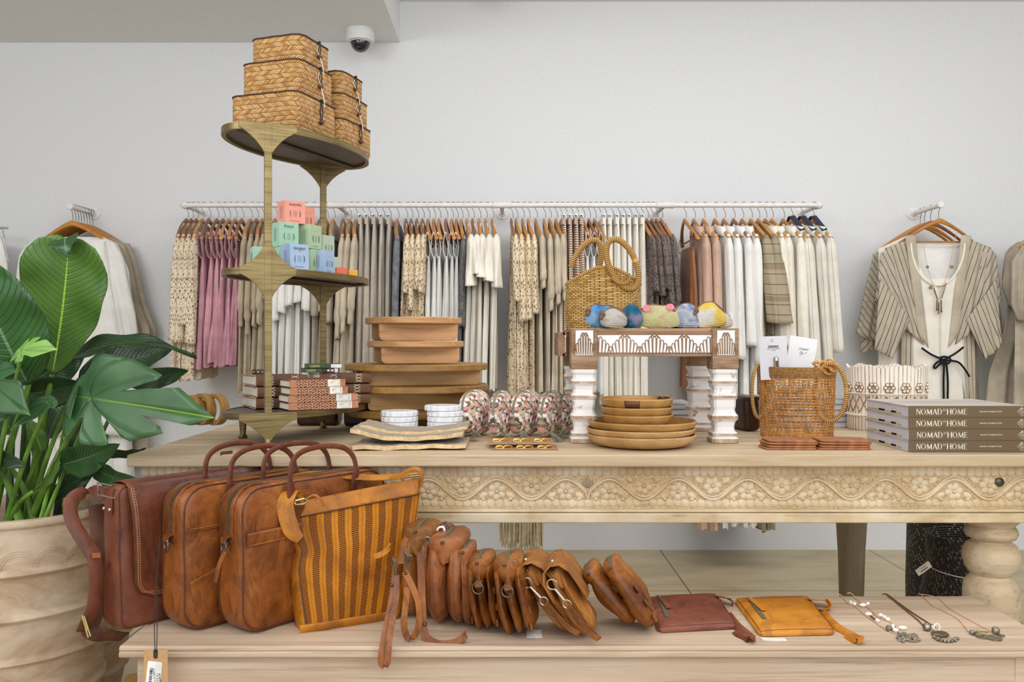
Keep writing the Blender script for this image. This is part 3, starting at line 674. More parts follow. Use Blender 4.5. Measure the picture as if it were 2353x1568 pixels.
# (kind, pixel xs of the hooks, cloth, hem pixel row, sleeve length or 0, options)
ROW = [
 ('cream crochet lace top', (433, 444, 456, 469), 'cream_lace', 872, .52, dict(T=.034, fold=.007, flare=1.3, sl=(.017, .026)), 'wood', 'at the left end of the rail'),
 ('mauve knitted vest', (485, 503, 517, 530, 545, 560), 'pink', 842, 0, dict(T=.036, straps=True, fold=.008), 'wood', 'beside the crochet tops'),
 ('beige linen blouse', (580, 594, 607, 621), 'beige', 900, .48, dict(T=.030, cuff=1, flare=1.5), 'wood', 'behind the brass stand'),
 ('white cotton blouse', (637, 652, 668, 686, 704, 722), 'white', 905, .40, dict(T=.036, fold=.008), 'wood', 'behind the soap boxes'),
 ('taupe linen shirt', (740, 754, 770), 'taupe', 890, .42, dict(T=.036), 'wood', 'right of the soap boxes'),
 ('sand linen shirt', (793, 808, 822), 'sand', 885, .50, dict(T=.034, cuff=1, lean=-.02), 'wood', 'behind the round-lidded wooden boxes'),
 ('pale grey linen trousers', (838, 852, 868, 884, 899), 'greige', 930, 0, dict(T=.034, clip=1, D0=.15, D1=.17), 'clip', 'clipped by the waistband'),
 ('grey blue knitted cardigan', (917,), 'denim', 880, .5, dict(T=.030), 'wood', 'next to the open crochet tops'),
 ('open crochet cream top', (937, 949, 962, 975), 'open_lace', 740, .34, dict(T=.032, hem=1), 'wood', 'above the topmost round wooden lid'),
 ('white slip dress', (988, 1001, 1013, 1029, 1042, 1053), 'white', 930, 0, dict(T=.032, straps=True, fold=.006), 'wood', 'in the middle of the rail'),
 ('charcoal marl cardigan', (1064,), 'marl', 900, .48, dict(T=.024), 'wood', 'between white dresses and white tees'),
 ('white loose tee', (1077, 1090, 1105, 1120, 1135), 'offwhite', 900, .24, dict(T=.034, tee=1), 'wood', 'left of the middle bracket'),
 ('cream crochet lace dress', (1179, 1190, 1205, 1218), 'open_lace', 915, .40, dict(T=.034, fold=.008), 'wood', 'right of the middle bracket'),
 ('sand linen top', (1235, 1254, 1267, 1281), 'sand', 905, .34, dict(T=.032, cuff=1), 'wood', 'behind the white carved stool'),
 ('brown and white striped trousers', (1292, 1305, 1318, 1331), 'brstripe', 900, 0, dict(T=.032, clip=1, D0=.15, D1=.17), 'clip', 'behind the wicker handbag'),
 ('white camisole', (1344, 1357, 1370), 'white', 905, 0, dict(T=.030, straps=True), 'wood', 'seen through the handbag handle'),
 ('white cotton trousers', (1382, 1395, 1410, 1425, 1438, 1452, 1466), 'offwhite', 930, 0, dict(T=.033, clip=1, D0=.15, D1=.17), 'clip', 'above the fabric purses'),
 ('charcoal crochet top', (1479, 1490, 1501, 1512, 1523), 'grey_lace', 740, .34, dict(T=.032, fold=.007, flare=1.5, lean=.02), 'wood', 'right of the white trousers'),
 ('rust satin strap top', (1577,), 'rust', 900, 0, dict(T=.034, straps=True, lean=.02), 'wood', 'right after the gap in the row'),
 ('dusty pink linen shirt dress', (1598, 1620), 'blush', 1222, .62, dict(T=.044, collar=1), 'wood', 'beside the rust top'),
 ('white linen shirt dress', (1646, 1667, 1689, 1709), 'white', 1212, .62, dict(T=.044, collar=1), 'wood', 'right of the white carved stool'),
 ('olive beige striped blouse', (1729, 1746), 'olstripe', 1225, .46, dict(T=.036, flare=1.3, big=1), 'wood', 'above the card in the cane basket'),
 ('cream linen shirt', (1762, 1777, 1803), 'cream', 900, .58, dict(T=.046, collar=1), 'wood', 'right of the striped blouses'),
 ('cream shirt with thin black stripes', (1822, 1846, 1871), 'crstripe', 905, .66, dict(T=.050, collar=1, lean=.03), 'wood', 'at the right end of the rail'),
]
ORD = ['first', 'second', 'third', 'fourth', 'fifth', 'sixth', 'seventh']
M_navy = m_fabric('navy_strap_cloth', (38, 42, 62), .2, 60)
rs = random.Random(11); sd_ = 0
for (nm, xs_, cl, hem, slv, op, hk, where) in ROW:
    n = len(xs_)
    for i, px in enumerate(xs_):
        sd_ += 1; x = RX(px); T = op['T']
        pos = '' if n == 1 else (ORD[i]+' of '+['', '', 'two', 'three', 'four', 'five', 'six', 'seven'][n]+' from the left, ')
        lab = f'{nm}, {pos}{where}'.replace(' from the left, ', ', ') if len(f'{nm}, {pos}{where}'.split()) > 16 else f'{nm}, {pos}{where}'
        rot = rs.uniform(-.02, .02); hz = RZ+.0115
        hanger(hk, x, RD, hz-.0115+.0, rot, f'{"wooden" if hk == "wood" else "metal clip"} hanger of the {nm}{", " if pos else ""}{pos.replace(", ", "").replace(" from the left", "")}', 'hangers on the long rail', mi=rs.choice((0, 0, 1, 1, 2)))
        name = {'cream crochet lace top': 'crochet_sweater', 'open crochet cream top': 'open_crochet_sweater', 'charcoal crochet top': 'charcoal_crochet_sweater', 'sand linen top': 'sand_linen_blouse', 'rust satin strap top': 'rust_satin_camisole', 'cream shirt with thin black stripes': 'striped_shirt', 'brown and white striped trousers': 'striped_trousers'}.get(nm, nm.replace(' ', '_'))
        L = zh(hem)+rs.uniform(-.015, .015)
        kw = dict(fold=op.get('fold', .006), seed=sd_, flare=op.get('flare', 1.25), lean=op.get('lean', -.008 if px < 1176 else .006))
        t = thing(name, lab, 'garment', (x, RD, RZ), rot, nm+'s on the long rail' if n > 1 else None)
        if op.get('straps'):
            zt = -.29 if nm != 'rust satin strap top' else -.24
            obj('bodice', garment_mb(L, T, .15, .19, ztop=zt, **kw), MG[cl], t)
            for sy in (-1, 1):
                pts = smoothpath([(0, sy*.150, zt-.01), (-.012, sy*.165, (zt-.17)/2-.02), (.002, sy*.178, -.168), (.016, sy*.172, (zt-.17)/2-.02), (.008, sy*.14, zt-.01)], 5)
                obj('strap', MB().ribbon(pts, .022 if cl == 'pink' else .014, .003, (.2, 1, 0)), MG[cl], t)
        elif op.get('clip'):
            obj('trouser_legs', garment_mb(L, T, op['D0'], op['D1'], ztop=-.088, **kw), MG[cl], t)
            obj('waistband', MB().grid([[((T*.30+.002)*(abs(sin(a))**.55)*(1 if sin(a) > 0 else -1)-.002, (op['D0']+.003)*cos(a), z_) for a in [2*PI*k/40 for k in range(40)]] for z_ in (-.087, -.09, -.12, -.123)], cu=True), MG[cl], t)
        else:
            obj('body', garment_mb(L, T*.8, .19, .2, neck=.10 if op.get('collar') else .065, **kw), MG[cl], t)
            if op.get('tee'): s = sleeve_mb(slv+rs.uniform(-.04, .04), .020, .03, .04, .085, .055, sd_, fold=.006)
            elif op.get('big'): s = sleeve_mb(slv, .024, .034+.016*i, .035, .05, .07, sd_, fold=.006, lean=.02)
            else:
                wx = op.get('sl', (T*.52, T*.55)); s = sleeve_mb(slv+rs.uniform(-.06, .06), wx[0], wx[1], .036, .036 if not op.get('cuff') else .048, .035, sd_, cuff=op.get('cuff', 0), lean=kw['lean'])
            obj('sleeve', s, MG[cl], t, solid=.0012)
            if op.get('collar'): obj('collar', collar_mb(T=T*.60), MG[cl], t, solid=.0015)
            if op.get('hem'):
                pass
        if px in (1822, 1846, 1871):
            obj('hanging_loop', MB().ribbon(smoothpath([(0, -.16, -.155), (-.01, -.06, -.085), (-.012, -.01, -.06), (-.006, .05, -.08), (0, .15, -.15)], 5), .03, .003, (1, 0, .2)), M_navy, t)
# macrame fringe of the lace dress hanging below the table
M_fringe = m_fabric('fringe_yarn', (206, 190, 156), .1, 30)
fr = bpy.data.objects['cream_crochet_lace_dress.001']
m = MB(); rs = random.Random(3); tx = fr.location.x
for k in range(95):
    x = Xat(1150+k*1.05+rs.uniform(-1, 1), 4.47)-tx; yb = 4.47-RD+rs.uniform(-.012, .03)
    bot = Zat(1258+rs.uniform(-9, 12)-(8 if k < 15 else 0), 4.47)-RZ
    pts = [(x+.003*sin(q*1.7+k), yb+.002*cos(q*2+k), -zh(905)*(1-q/7)+bot*q/7) for q in range(8)]
    m.tube(pts, .0030, 4)
o = obj('fringe', m, M_fringe, fr); o['kind'] = 'stuff'; fr.rotation_euler = (0, 0, 0)
# ---------------------------------------------------------------- side arms with front-facing garments
def arm(px0, py0, px1, py1, label):
    x = Xat(px1, DW); z = Zat(py1, DW); d0 = x*F/(px0-CX)
    t = thing('rail_arm', label, 'clothes rail', (x, DW, z)); o_ = Vector((x, DW, z))
    obj('pipe', MB().tube([(0, -.01, 0), (0, d0-DW, 0)], .0135, 20).lathe([(.0136, 0), (.0175, 0), (.0185, .006), (.0185, .02), (.015, .024), (.001, .025)], 20, M=Tr(0, d0-DW+.02, 0) @ Rx(PI/2)), M_white, t, angle=40)
    flange((x, DW, z), t, o_)
    return x, d0, z
lx, ld, lz = arm(160, 472, 215, 491, 'short white rail arm on the wall above the big leaf')
rx_, rd_, rz_ = arm(2163, 469, 2098, 491, 'short white rail arm holding the striped kimono')
def fhanger(x, d, z, mi, label, grp, sc=1, rot=0):
    t = hanger('wood', x, d, z, PI/2+rot, label, grp, mi); t.scale = (sc, sc, sc); return t
LA = [ld+.035+.028*i for i in range(8)]
for i, d in enumerate(LA):
    fhanger(lx+.002*i, d, lz, [0, 0, 1, 0, 1, 0, 0, 1][i], f'wooden hanger on the left wall arm, {["frontmost", "second", "third", "fourth", "fifth", "sixth", "seventh", "rearmost"][i]} of eight', 'hangers on the left wall arm', 1.04, rot=.0)
for i, d in enumerate((rd_+.03, rd_+.12, rd_+.19, rd_+.24)):
    fhanger(rx_, d, rz_, [1, 2, 0, 0][i], ['wooden hanger at the front of the right arm, carrying the kimono and pendant', 'wooden hanger just behind the striped kimono hanger', 'third wooden hanger on the right wall arm', 'rearmost wooden hanger on the right wall arm'][i], 'hangers on the right wall arm', 1.0)
def sheet(rowsL, d, z0=None, depth=.05, fold=.008, nf=7, seed=0, NU=30, NV=34, uvrot=None, off=None, back=False, edge=.03):
    """front-facing cloth: rowsL = [(py, pxl, pxr)]; bulges toward the viewer and falls in vertical folds"""
    rs = random.Random(seed); ph = [rs.uniform(0, 6.3) for _ in range(4)]; P = []; U = []
    ys = [r[0] for r in rowsL]
    for j in range(NV+1):
        py = ys[0]+(ys[-1]-ys[0])*j/NV; k = 0
        while k < len(ys)-2 and py > ys[k+1]: k += 1
        q = (py-ys[k])/(ys[k+1]-ys[k]); l = rowsL[k][1]+(rowsL[k+1][1]-rowsL[k][1])*q; r = rowsL[k][2]+(rowsL[k+1][2]-rowsL[k][2])*q
        row = []; ur = []
        for i in range(NU+1):
            s = i/NU; px = l+(r-l)*s; v = j/NV
            dd = d-depth*(1-(2*s-1)**2)*.6+fold*(sin(s*nf*2*PI+ph[0]+v*1.8)+.6*sin(s*nf*3.3*PI+ph[1]-v*2))*(.25+v)
            p = W(px, py, d); row.append((p.x, dd, p.z)); u, vv = p.x, p.z
            if uvrot: u, vv = p.x*cos(uvrot)+p.z*sin(uvrot), -p.x*sin(uvrot)+p.z*cos(uvrot)
            ur.append((u+5, vv+5))
        P.append(row); U.append(ur)
    return MB().grid(P, uvs=U)
def ft(name, label, x, d, z, grp=None): return thing(name, label, 'garment', (x, d, z), 0, grp)
def shell(name, rows, d, m_, t, depth=.05, back=.05, **k):
    mb = sheet(rows, d, depth=depth, **k); b = sheet(rows, d+.012, depth=-back, **k)
    mb.add(b.v, b.f, b.uv); return wobj(name, mb, m_, t, solid=.0015, angle=70)
# left arm
t = ft('white_blouse', 'white cotton blouse at the front of the left wall arm behind the big leaf', lx, ld+.04, lz)
shell('body', [(546, 128, 240), (560, 92, 270), (620, 88, 296), (700, 80, 305), (830, 70, 318), (1000, 70, 325)], ld+.045, MG['white'], t, nf=4)
shell('sleeve', [(556, 62, 100), (590, 44, 92), (700, 30, 92), (820, 20, 90)], ld+.04, MG['white'], t, nf=2)
shell('sleeve', [(556, 240, 262), (590, 240, 284), (650, 246, 296), (720, 256, 312), (776, 268, 318)], ld+.03, MG['white'], t, nf=2)
t = ft('white_skirt_dress', 'long white gathered dress hanging behind the plant on the left arm', lx, ld+.09, lz)
shell('body', [(560, 110, 250), (800, 80, 300), (1000, 62, 300), (1140, 90, 310)], ld+.10, MG['white'], t, nf=9, fold=.012)
for i, (nm_, dx, d_, hem) in enumerate((('taupe_blouse', 0, .15, 760), ('taupe_dress', 14, .20, 1010))):
    t = ft(nm_, ['taupe linen blouse behind the white blouse on the left arm', 'long taupe linen dress rearmost on the left wall arm'][i], lx, ld+d_, lz)
    shell('body', [(548, 130, 262), (565, 100, 285+dx), (700, 100, 312+dx), (hem+60, 100, 330+dx)], ld+d_, MG['taupe'], t, nf=5)
    shell('sleeve', [(560, 262, 284+dx), (600, 268, 300+dx), (700, 290, 322+dx), (760, 300, 346+dx), (800, 312, 340+dx)], ld+d_-.02, MG['taupe'], t, nf=2, fold=.006)
# clip at the far left edge with a pale garment
t = ft('clear_hanger_garment', 'pale garment on a clear hanger cut off by the left edge', Xat(0, 4.8), 4.8, Zat(520, 4.8))
shell('body', [(545, -60, 4), (600, -60, 18), (700, -60, 24), (900, -60, 26)], 4.8, MG['white'], t, nf=2)
wobj('clip', MB().box((Xat(6, 4.8), 4.8, Zat(524, 4.8)), (.055, .02, .012)), M_steel, t, bevel=.002)
wobj('hanger_arm', MB().ribbon([W(-40, 520, 4.8), W(6, 528, 4.8), W(20, 600, 4.8)], .012, .004, (0, 1, 0)), m_plain('clear_plastic', (206, 206, 208), .2), t)
# kimono
M_kim = m_stripe('striped_linen_kimono', (196, 184, 164), (46, 46, 50), .025, .11, 0, .1)
M_kimp = m_fabric('kimono_band_linen', (190, 178, 158), .06)
KD = rd_+.03
def P2(px, py, d): return W(px, py, d)
def patch(corners, d, nu=20, nv=24, bul=.02, fold=.006, nf=5, srot=None, seed=0, sl=None):
    """bilinear cloth patch: corners tl,tr,br,bl in pixels; uv x follows srot"""
    rs = random.Random(seed); ph = [rs.uniform(0, 6) for _ in range(3)]; P = []; U = []
    tl, tr, br_, bl = corners
    for j in range(nv+1):
        v = j/nv; row = []; ur = []
        for i in range(nu+1):
            u = i/nu
            px = (tl[0]*(1-u)+tr[0]*u)*(1-v)+(bl[0]*(1-u)+br_[0]*u)*v; py = (tl[1]*(1-u)+tr[1]*u)*(1-v)+(bl[1]*(1-u)+br_[1]*u)*v
            p = W(px, py, d); off = -bul*(1-(2*u-1)**2)*(.4+.6*v)+fold*(sin(u*nf*2*PI+ph[0]+v)+.5*sin(u*nf*5+ph[1]+v*3))*(.3+v*.9)
            row.append((p.x, d+off, p.z)); a = srot if srot is not None else 0
            ur.append((p.x*cos(a)+p.z*sin(a)+5, p.z+5))
        P.append(row); U.append(ur)
    return MB().grid(P, uvs=U)
def kpatch(nm_, t, corners, d, m_, **k): return wobj(nm_, patch(corners, d, **k), m_, t, solid=.002, angle=80)
tn = ft('cream_tank_dress', 'cream scoop neck tank dress worn inside the striped kimono', rx_, KD+.03, rz_)
NP = []; 
kpatch('front_panel', tn, [(2122, 640), (2190, 640), (2200, 960), (2108, 960)], KD-.005, MG['offwhite'], bul=.03, fold=.003, nf=2)
# scooped neckline: side strips that rise to the shoulders
for sx in (-1, 1):
    P = []
    for j in range(21):
        v = j/20; py = 552+(960-552)*v; c = 2155
        inner = (60-0*v)*math.sqrt(max(0, 1-((py-552)/104)**2)) if py < 656 else 0
        outer = 62-8*sin(min(1, v*2)*PI/2)+10*v
        P.append([(lambda p: (p.x, KD-.008-.022*(1-(q/8)**2), p.z))(W(c+sx*(inner+(outer-inner)*q/8), py, KD)) for q in range(9)])
    wobj('front_panel', MB().grid(P), MG['offwhite'], tn, solid=.0015)
wobj('neckline', MB().tube([W(2155+62*sin(a), 552+104*cos(a), KD-.032) for a in [-1.5+3.0*k/24 for k in range(25)]], .006, 8), MG['offwhite'], tn)
kpatch('back_panel', tn, [(2098, 556), (2216, 556), (2222, 960), (2090, 960)], KD+.035, MG['white'], bul=-.02, fold=.004, nf=3)
kn = ft('striped_kimono', 'beige linen kimono with thin black stripes and black tie on the right arm', rx_, KD, rz_)
for sx in (-1, 1):
    X = lambda px: 2156+sx*abs(px-2156) if sx < 0 else 2156+(2156-px)
    kpatch('front_body', kn, [(X(2100), 546), (X(2034), 570), (X(2052), 735), (X(2128), 800)], KD-.012, M_kim, srot=sx*-.30, nf=3, bul=.02, seed=2+sx)
    kpatch('front_body', kn, [(X(2052), 562), (X(2024), 584), (X(2012), 690), (X(2084), 752)], KD-.014, M_kim, srot=sx*-.42, nf=2, bul=.02, seed=5+sx)
    kpatch('front_band', kn, [(X(2103), 540), (X(2080), 542), (X(2112), 770), (X(2134), 800)], KD-.03, M_kimp, nf=1, fold=.002, bul=.006, seed=3)
    kpatch('skirt_panel', kn, [(X(2130), 795), (X(2072), 730), (X(2070), 960), (X(2130 if sx < 0 else 2100), 960)], KD-.0, M_kim, srot=.02*sx, nf=4, seed=5+sx, bul=.015)
    kpatch('sleeve', kn, [(X(2092), 735), (X(2022), 640), (X(2010), 805 if sx < 0 else 790), (X(2050), 826)], KD-.04, M_kim, srot=sx*.34, nf=3, seed=8+sx, bul=.02)
M_tie = m_fabric('black_tie_cord', (26, 26, 28), .1, 60)
for pth in ([(2118, 800), (2140, 815), (2168, 827)], [(2214, 798), (2196, 812), (2170, 827)], [(2172, 828), (2155, 832), (2146, 842), (2150, 846), (2166, 830)], [(2172, 828), (2200, 832), (2214, 845), (2228, 866)], [(2170, 830), (2168, 880), (2170, 960)], [(2174, 830), (2178, 880), (2176, 960)], [(2160, 822), (2172, 820), (2184, 826), (2178, 836), (2164, 836), (2160, 824)]):
    wobj('waist_tie', MB().tube(smoothpath([W(a, b, KD-.05) for a, b in pth], 5), .0055, 8), M_tie, kn)
k2 = ft('striped_kimono', 'second striped kimono mostly hidden behind the front one', rx_, rd_+.15, rz_)
kpatch('sleeve', k2, [(2062, 556), (2006, 584), (1966, 770), (2020, 790)], rd_+.14, M_kim, srot=.55, nf=3, seed=20)
kpatch('sleeve', k2, [(2008, 730), (1982, 742), (1978, 812), (2010, 800)], rd_+.15, M_kim, srot=-.6, nf=2, seed=21)
kpatch('sleeve', k2, [(2240, 560), (2262, 572), (2316, 776), (2280, 802)], rd_+.12, M_kim, srot=.15, nf=3, seed=22)
kpatch('body', k2, [(2080, 560), (2240, 560), (2250, 960), (2080, 960)], rd_+.17, M_kim, nf=4, seed=23)
k3 = ft('cream_tee', 'cream sleeveless top between the two striped kimonos', rx_, rd_+.09, rz_)
kpatch('body', k3, [(2086, 540), (2018, 572), (2018, 960), (2100, 960)], rd_+.085, MG['cream'], nf=2, seed=30)
# pendant necklace hung over the front hanger
M_brz = m_plain('antique_brass_charm', (140, 118, 84), .4, .8, .25, 60)
M_cordtan = m_plain('tan_cord', (206, 156, 116), .7, 0, .1)
nk = thing('pendant_necklace', 'long cord necklace with brass charms hanging over the kimono hanger', 'necklace', W(2155, 650, KD-.05))
for pts in ([(2119, 528), (2122, 560), (2130, 610), (2146, 660), (2156, 690)], [(2200, 530), (2192, 560), (2182, 610), (2170, 650), (2160, 690)]):
    wobj('cord', MB().tube(smoothpath([W(a, b, KD-.052) for a, b in pts], 5), .0014, 6), M_cordtan, nk)
for (a, b, r) in ((2131, 614, .0085), (2187, 614, .0105), (2139, 661, .011)): wobj('disc_charm', MB().lathe([(.001, -.001), (r, -.001), (r, .001), (.001, .001)], 16, M=Tr(*W(a, b, KD-.056)) @ Rx(PI/2)), M_brz, nk)
m = MB()
for k in range(9): m.ball(W(2146+k*1.0, 664+k*3, KD-.055), .0042, 8, 6); m.ball(W(2174-k*1.2, 652+k*4, KD-.055), .0042, 8, 6)
wobj('bead_string', m, M_brz, nk)
for a, b, c in ((2153, 690, 712), (2163, 690, 716), (2157, 694, 720)): wobj('pendant', MB().tube([W(a, b, KD-.057), W(a, c, KD-.057)], .0035, 6).ball(W(a, c, KD-.057), .006, 8, 6), M_brz, nk)
# beige dresses cut off by the right frame edge
for i, (pts, d_, lab) in enumerate((([(556, 2338, 2400), (575, 2310, 2420), (640, 2300, 2430), (690, 2316, 2430), (760, 2306, 2430), (860, 2272, 2440), (980, 2262, 2440)], 4.75, 'beige linen dress hanging behind at the right frame edge'), (([(552, 2350, 2420), (580, 2330, 2420), (640, 2326, 2430), (735, 2332, 2430), (960, 2330, 2440)]), 4.62, 'beige linen dress nearest at the right frame edge'))):
    t = ft('beige_dress', lab, Xat(2370, d_), d_, rz_)
    shell('body', pts, d_, MG['taupe'], t, nf=4, fold=.01)
    a = pts[0][1]
    shell('sleeve', [(560, a-2, a+24), (590, a-28, a+10), (660, a-36, a-2), (705, a-18+10*i, a+2)] if i == 0 else [(565, a-2, a+20), (600, a-26, a+10), (700, a-26, a+0), (738, a-10, a+4)], d_-.03, MG['taupe'], t, nf=2, fold=.006)
fhanger(Xat(2434, 4.6), 4.6, rz_-.035, 0, 'wooden hanger cut off by the right frame edge', 'hangers on the right wall arm')
# ---------------------------------------------------------------- brass oval display stand
g = G('brushed_antique_brass'); f_ = g.noise(g.map(g.ob(), (6, 6, 120)), 1.5, 5, .6, .3); f2_ = g.noise(g.ob(), 14, 5, .6)
M_brass = g.done(g.mix(g.mt('MULTIPLY', f2_, .55), g.ramp(f_, [(.3, lin((116, 98, 62))), (.6, lin((166, 146, 100)))]), lin((82, 70, 46))), .42, .75, f_, .15)
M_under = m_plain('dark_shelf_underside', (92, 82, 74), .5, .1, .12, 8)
SCx, SCy = -.638, 2.625; SA_, SB_ = .298, .150; th_ = math.radians(22)
U_ = Vector((sin(th_), cos(th_), 0)); V_ = Vector((cos(th_), -sin(th_), 0)); SO = Vector((SCx, SCy, TZ))
def E(t, k=1, z=0): return U_*(SA_*k*cos(t))+V_*(SB_*k*sin(t))+Vector((0, 0, z))
def tan_(t): return (U_*(-SA_*sin(t))+V_*(SB_*cos(t))).normalized()
st = thing('oval_display_stand', 'three-tier oval brass display stand standing on the carved table', 'display stand', SO)
tF, tB, tL, tR = math.radians(222), math.radians(42), math.radians(248+50), math.radians(112)
# choose parameters so the posts land under the measured feet
def best(px, d):
    X = Xat(px, d); return min((i*PI/360 for i in range(720)), key=lambda t: ((E(t)+SO).x-X)**2+((E(t)+SO).y-d)**2)
tF = best(617, 2.36); tB = best(741, 2.89); tL = best(543, 2.60); tR = best(838, 2.82)
ZS_ = [1.005-TZ, 1.398-TZ, 1.790-TZ]; RH = .018; N_ = 96
for z in ZS_:
    P = [[E(2*PI*i/N_, k, zz) for i in range(N_)] for k, zz in ((1, z-RH), (1.012, z-RH), (1.012, z), (1, z), (.955, z), (.955, z-RH*.9), (1, z-RH))]
    tier = obj('shelf_rim', MB().grid(P, cu=True), M_brass, st, angle=30)
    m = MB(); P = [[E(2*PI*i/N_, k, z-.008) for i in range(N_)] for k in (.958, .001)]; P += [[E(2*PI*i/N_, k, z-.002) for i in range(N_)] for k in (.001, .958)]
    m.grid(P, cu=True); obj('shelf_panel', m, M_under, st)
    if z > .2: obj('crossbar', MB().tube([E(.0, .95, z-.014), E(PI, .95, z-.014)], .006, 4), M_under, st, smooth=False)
def star_outline(hw, up, dn, w):          # concave diamond; up/dn = reach above/below
    o = []
    def arc(a, b):                            # concave arc from a to b bending to the centre
        out = []
        for i in range(9):
            t = i/8; ctrl = (min(a[0], b[0], key=abs)*1.0+0, 0)
            cx_ = (a[0] if abs(a[0]) < abs(b[0]) else b[0])*1.0; cz_ = (a[1] if abs(a[1]) < abs(b[1]) else b[1])
            cx_ = cx_+(0 if True else 0)
            x = (1-t)**2*a[0]+2*t*(1-t)*(cx_*1.6+.18*(a[0]+b[0]))+t*t*b[0]; z = (1-t)**2*a[1]+2*t*(1-t)*(cz_*1.2+.20*(a[1]+b[1]))+t*t*b[1]
            out.append((x, z))
        return out
    o += arc((hw, RH*.5 if up else RH*0), (w, up))[:-1] if up else [(hw, 0)]
    if up: o += [(w, up)]+arc((-w, up), (-hw, RH*.5))[:-1]
    o += [(-hw, RH*.5 if up else 0), (-hw, -RH*.5 if up else -RH)]
    o += arc((-hw, -RH*.5 if up else -RH), (-w, -dn))[1:]
    o += arc((w, -dn), (hw, -RH*.5 if up else -RH))
    if up: o += [(hw, RH*.5)]
    return o
def bracket(t, z, hw, up, dn, w, th=.005, name='star_bracket'):
    tg = tan_(t); nrm = Vector((tg.y, -tg.x, 0)); c = E(t, 1.01)
    if nrm.dot(c) < 0: nrm = -nrm
    if tg.x < 0: tg = -tg
    M = Matrix(((tg.x, 0, nrm.x, c.x), (tg.y, 0, nrm.y, c.y), (0, 1, 0, z), (0, 0, 0, 1)))
    return obj(name, MB().prism(star_outline(hw, up, dn, w), th, M=M), M_brass, st, smooth=False, bevel=.001)
for t, top in ((tF, 1), (tB, 1)):
    tg = tan_(t); a = math.atan2(tg.y, tg.x); c = E(t, 1.012)
    obj('post', MB().box((0, 0, (ZS_[0]+ZS_[2])/2), (.0195, .011, ZS_[2]-ZS_[0]), M=Tr(c.x, c.y, 0) @ Rz(a)), M_brass, st, bevel=.001)
    bracket(t, ZS_[2], .078, 0, .082, .010)
    bracket(t, ZS_[1]-RH/2, .076, .072, .072, .010)
for t in (tF, tB, tR):
    bracket(t, ZS_[0], .078 if t != tR else .05, 0, .074, .008)
    c = E(t, 1.015)
    obj('foot', MB().lathe([(.001, 0), (.011, 0), (.0125, .003), (.011, .006), (.009, .008), (.010, .012), (.009, .018), (.006, .024)], 16, M=Tr(c.x, c.y, 0)), M_brass, st)
c = E(tL, .99)
obj('foot', MB().lathe([(.001, 0), (.0125, 0), (.014, .005), (.0095, .010), (.0085, .014), (.011, .045), (.014, .08), (.001, .08)], 16, M=Tr(c.x, c.y, 0)), M_brass, st)
# ---------------------------------------------------------------- woven seagrass boxes
def m_herring(name, c1, c2, c3, row=.011, sw=.0062, gap=.13):
    g = G(name); s = g.sep(g.uv()); v = g.mt('DIVIDE', s[1], row); r = g.mt('FLOOR', v); fv = g.mt('FRACT', v)
    par = g.mt('MODULO', r, 2); sg = g.mt('SUBTRACT', g.mt('MULTIPLY', par, 2), 1)
    t = g.mt('DIVIDE', g.mt('ADD', s[0], g.mt('MULTIPLY', g.mt('MULTIPLY', sg, fv), row*1.05)), sw)
    k = g.mt('FLOOR', t); ft_ = g.mt('FRACT', t)
    h = g.mt('SUBTRACT', 1, g.mt('POWER', g.mt('ABSOLUTE', g.mt('SUBTRACT', g.mt('MULTIPLY', ft_, 2), 1)), 2.5))
    h2 = g.mt('SUBTRACT', 1, g.mt('POWER', g.mt('ABSOLUTE', g.mt('SUBTRACT', g.mt('MULTIPLY', fv, 2), 1)), 4))
    hh = g.mt('MULTIPLY', h, h2); rn = g.rnd(g.comb(k, r, 0))
    col = g.ramp(rn, [(0, lin(c1)), (.5, lin(c2)), (1, lin(c3))]); col = g.mix(g.ramp(hh, [(.0, (1, 1, 1)), (.34, (0, 0, 0))]), col, lin([x*.30 for x in c1]))
    return g.done(col, .55, 0, hh, 1.0, .003)
M_sea = m_herring('seagrass_weave', (188, 128, 68), (216, 164, 100), (234, 192, 132), .0135, .0078)
M_sead = m_plain('dark_rim_binding', (70, 50, 36), .8, 0, .3, 200, .6)
M_cord = m_plain('dark_cord', (46, 36, 30), .8, 0, .2); M_wstr = m_plain('white_string', (236, 234, 230), .8)
M_toggle = m_plain('horn_toggle', (92, 58, 40), .4, 0, .3, 40)
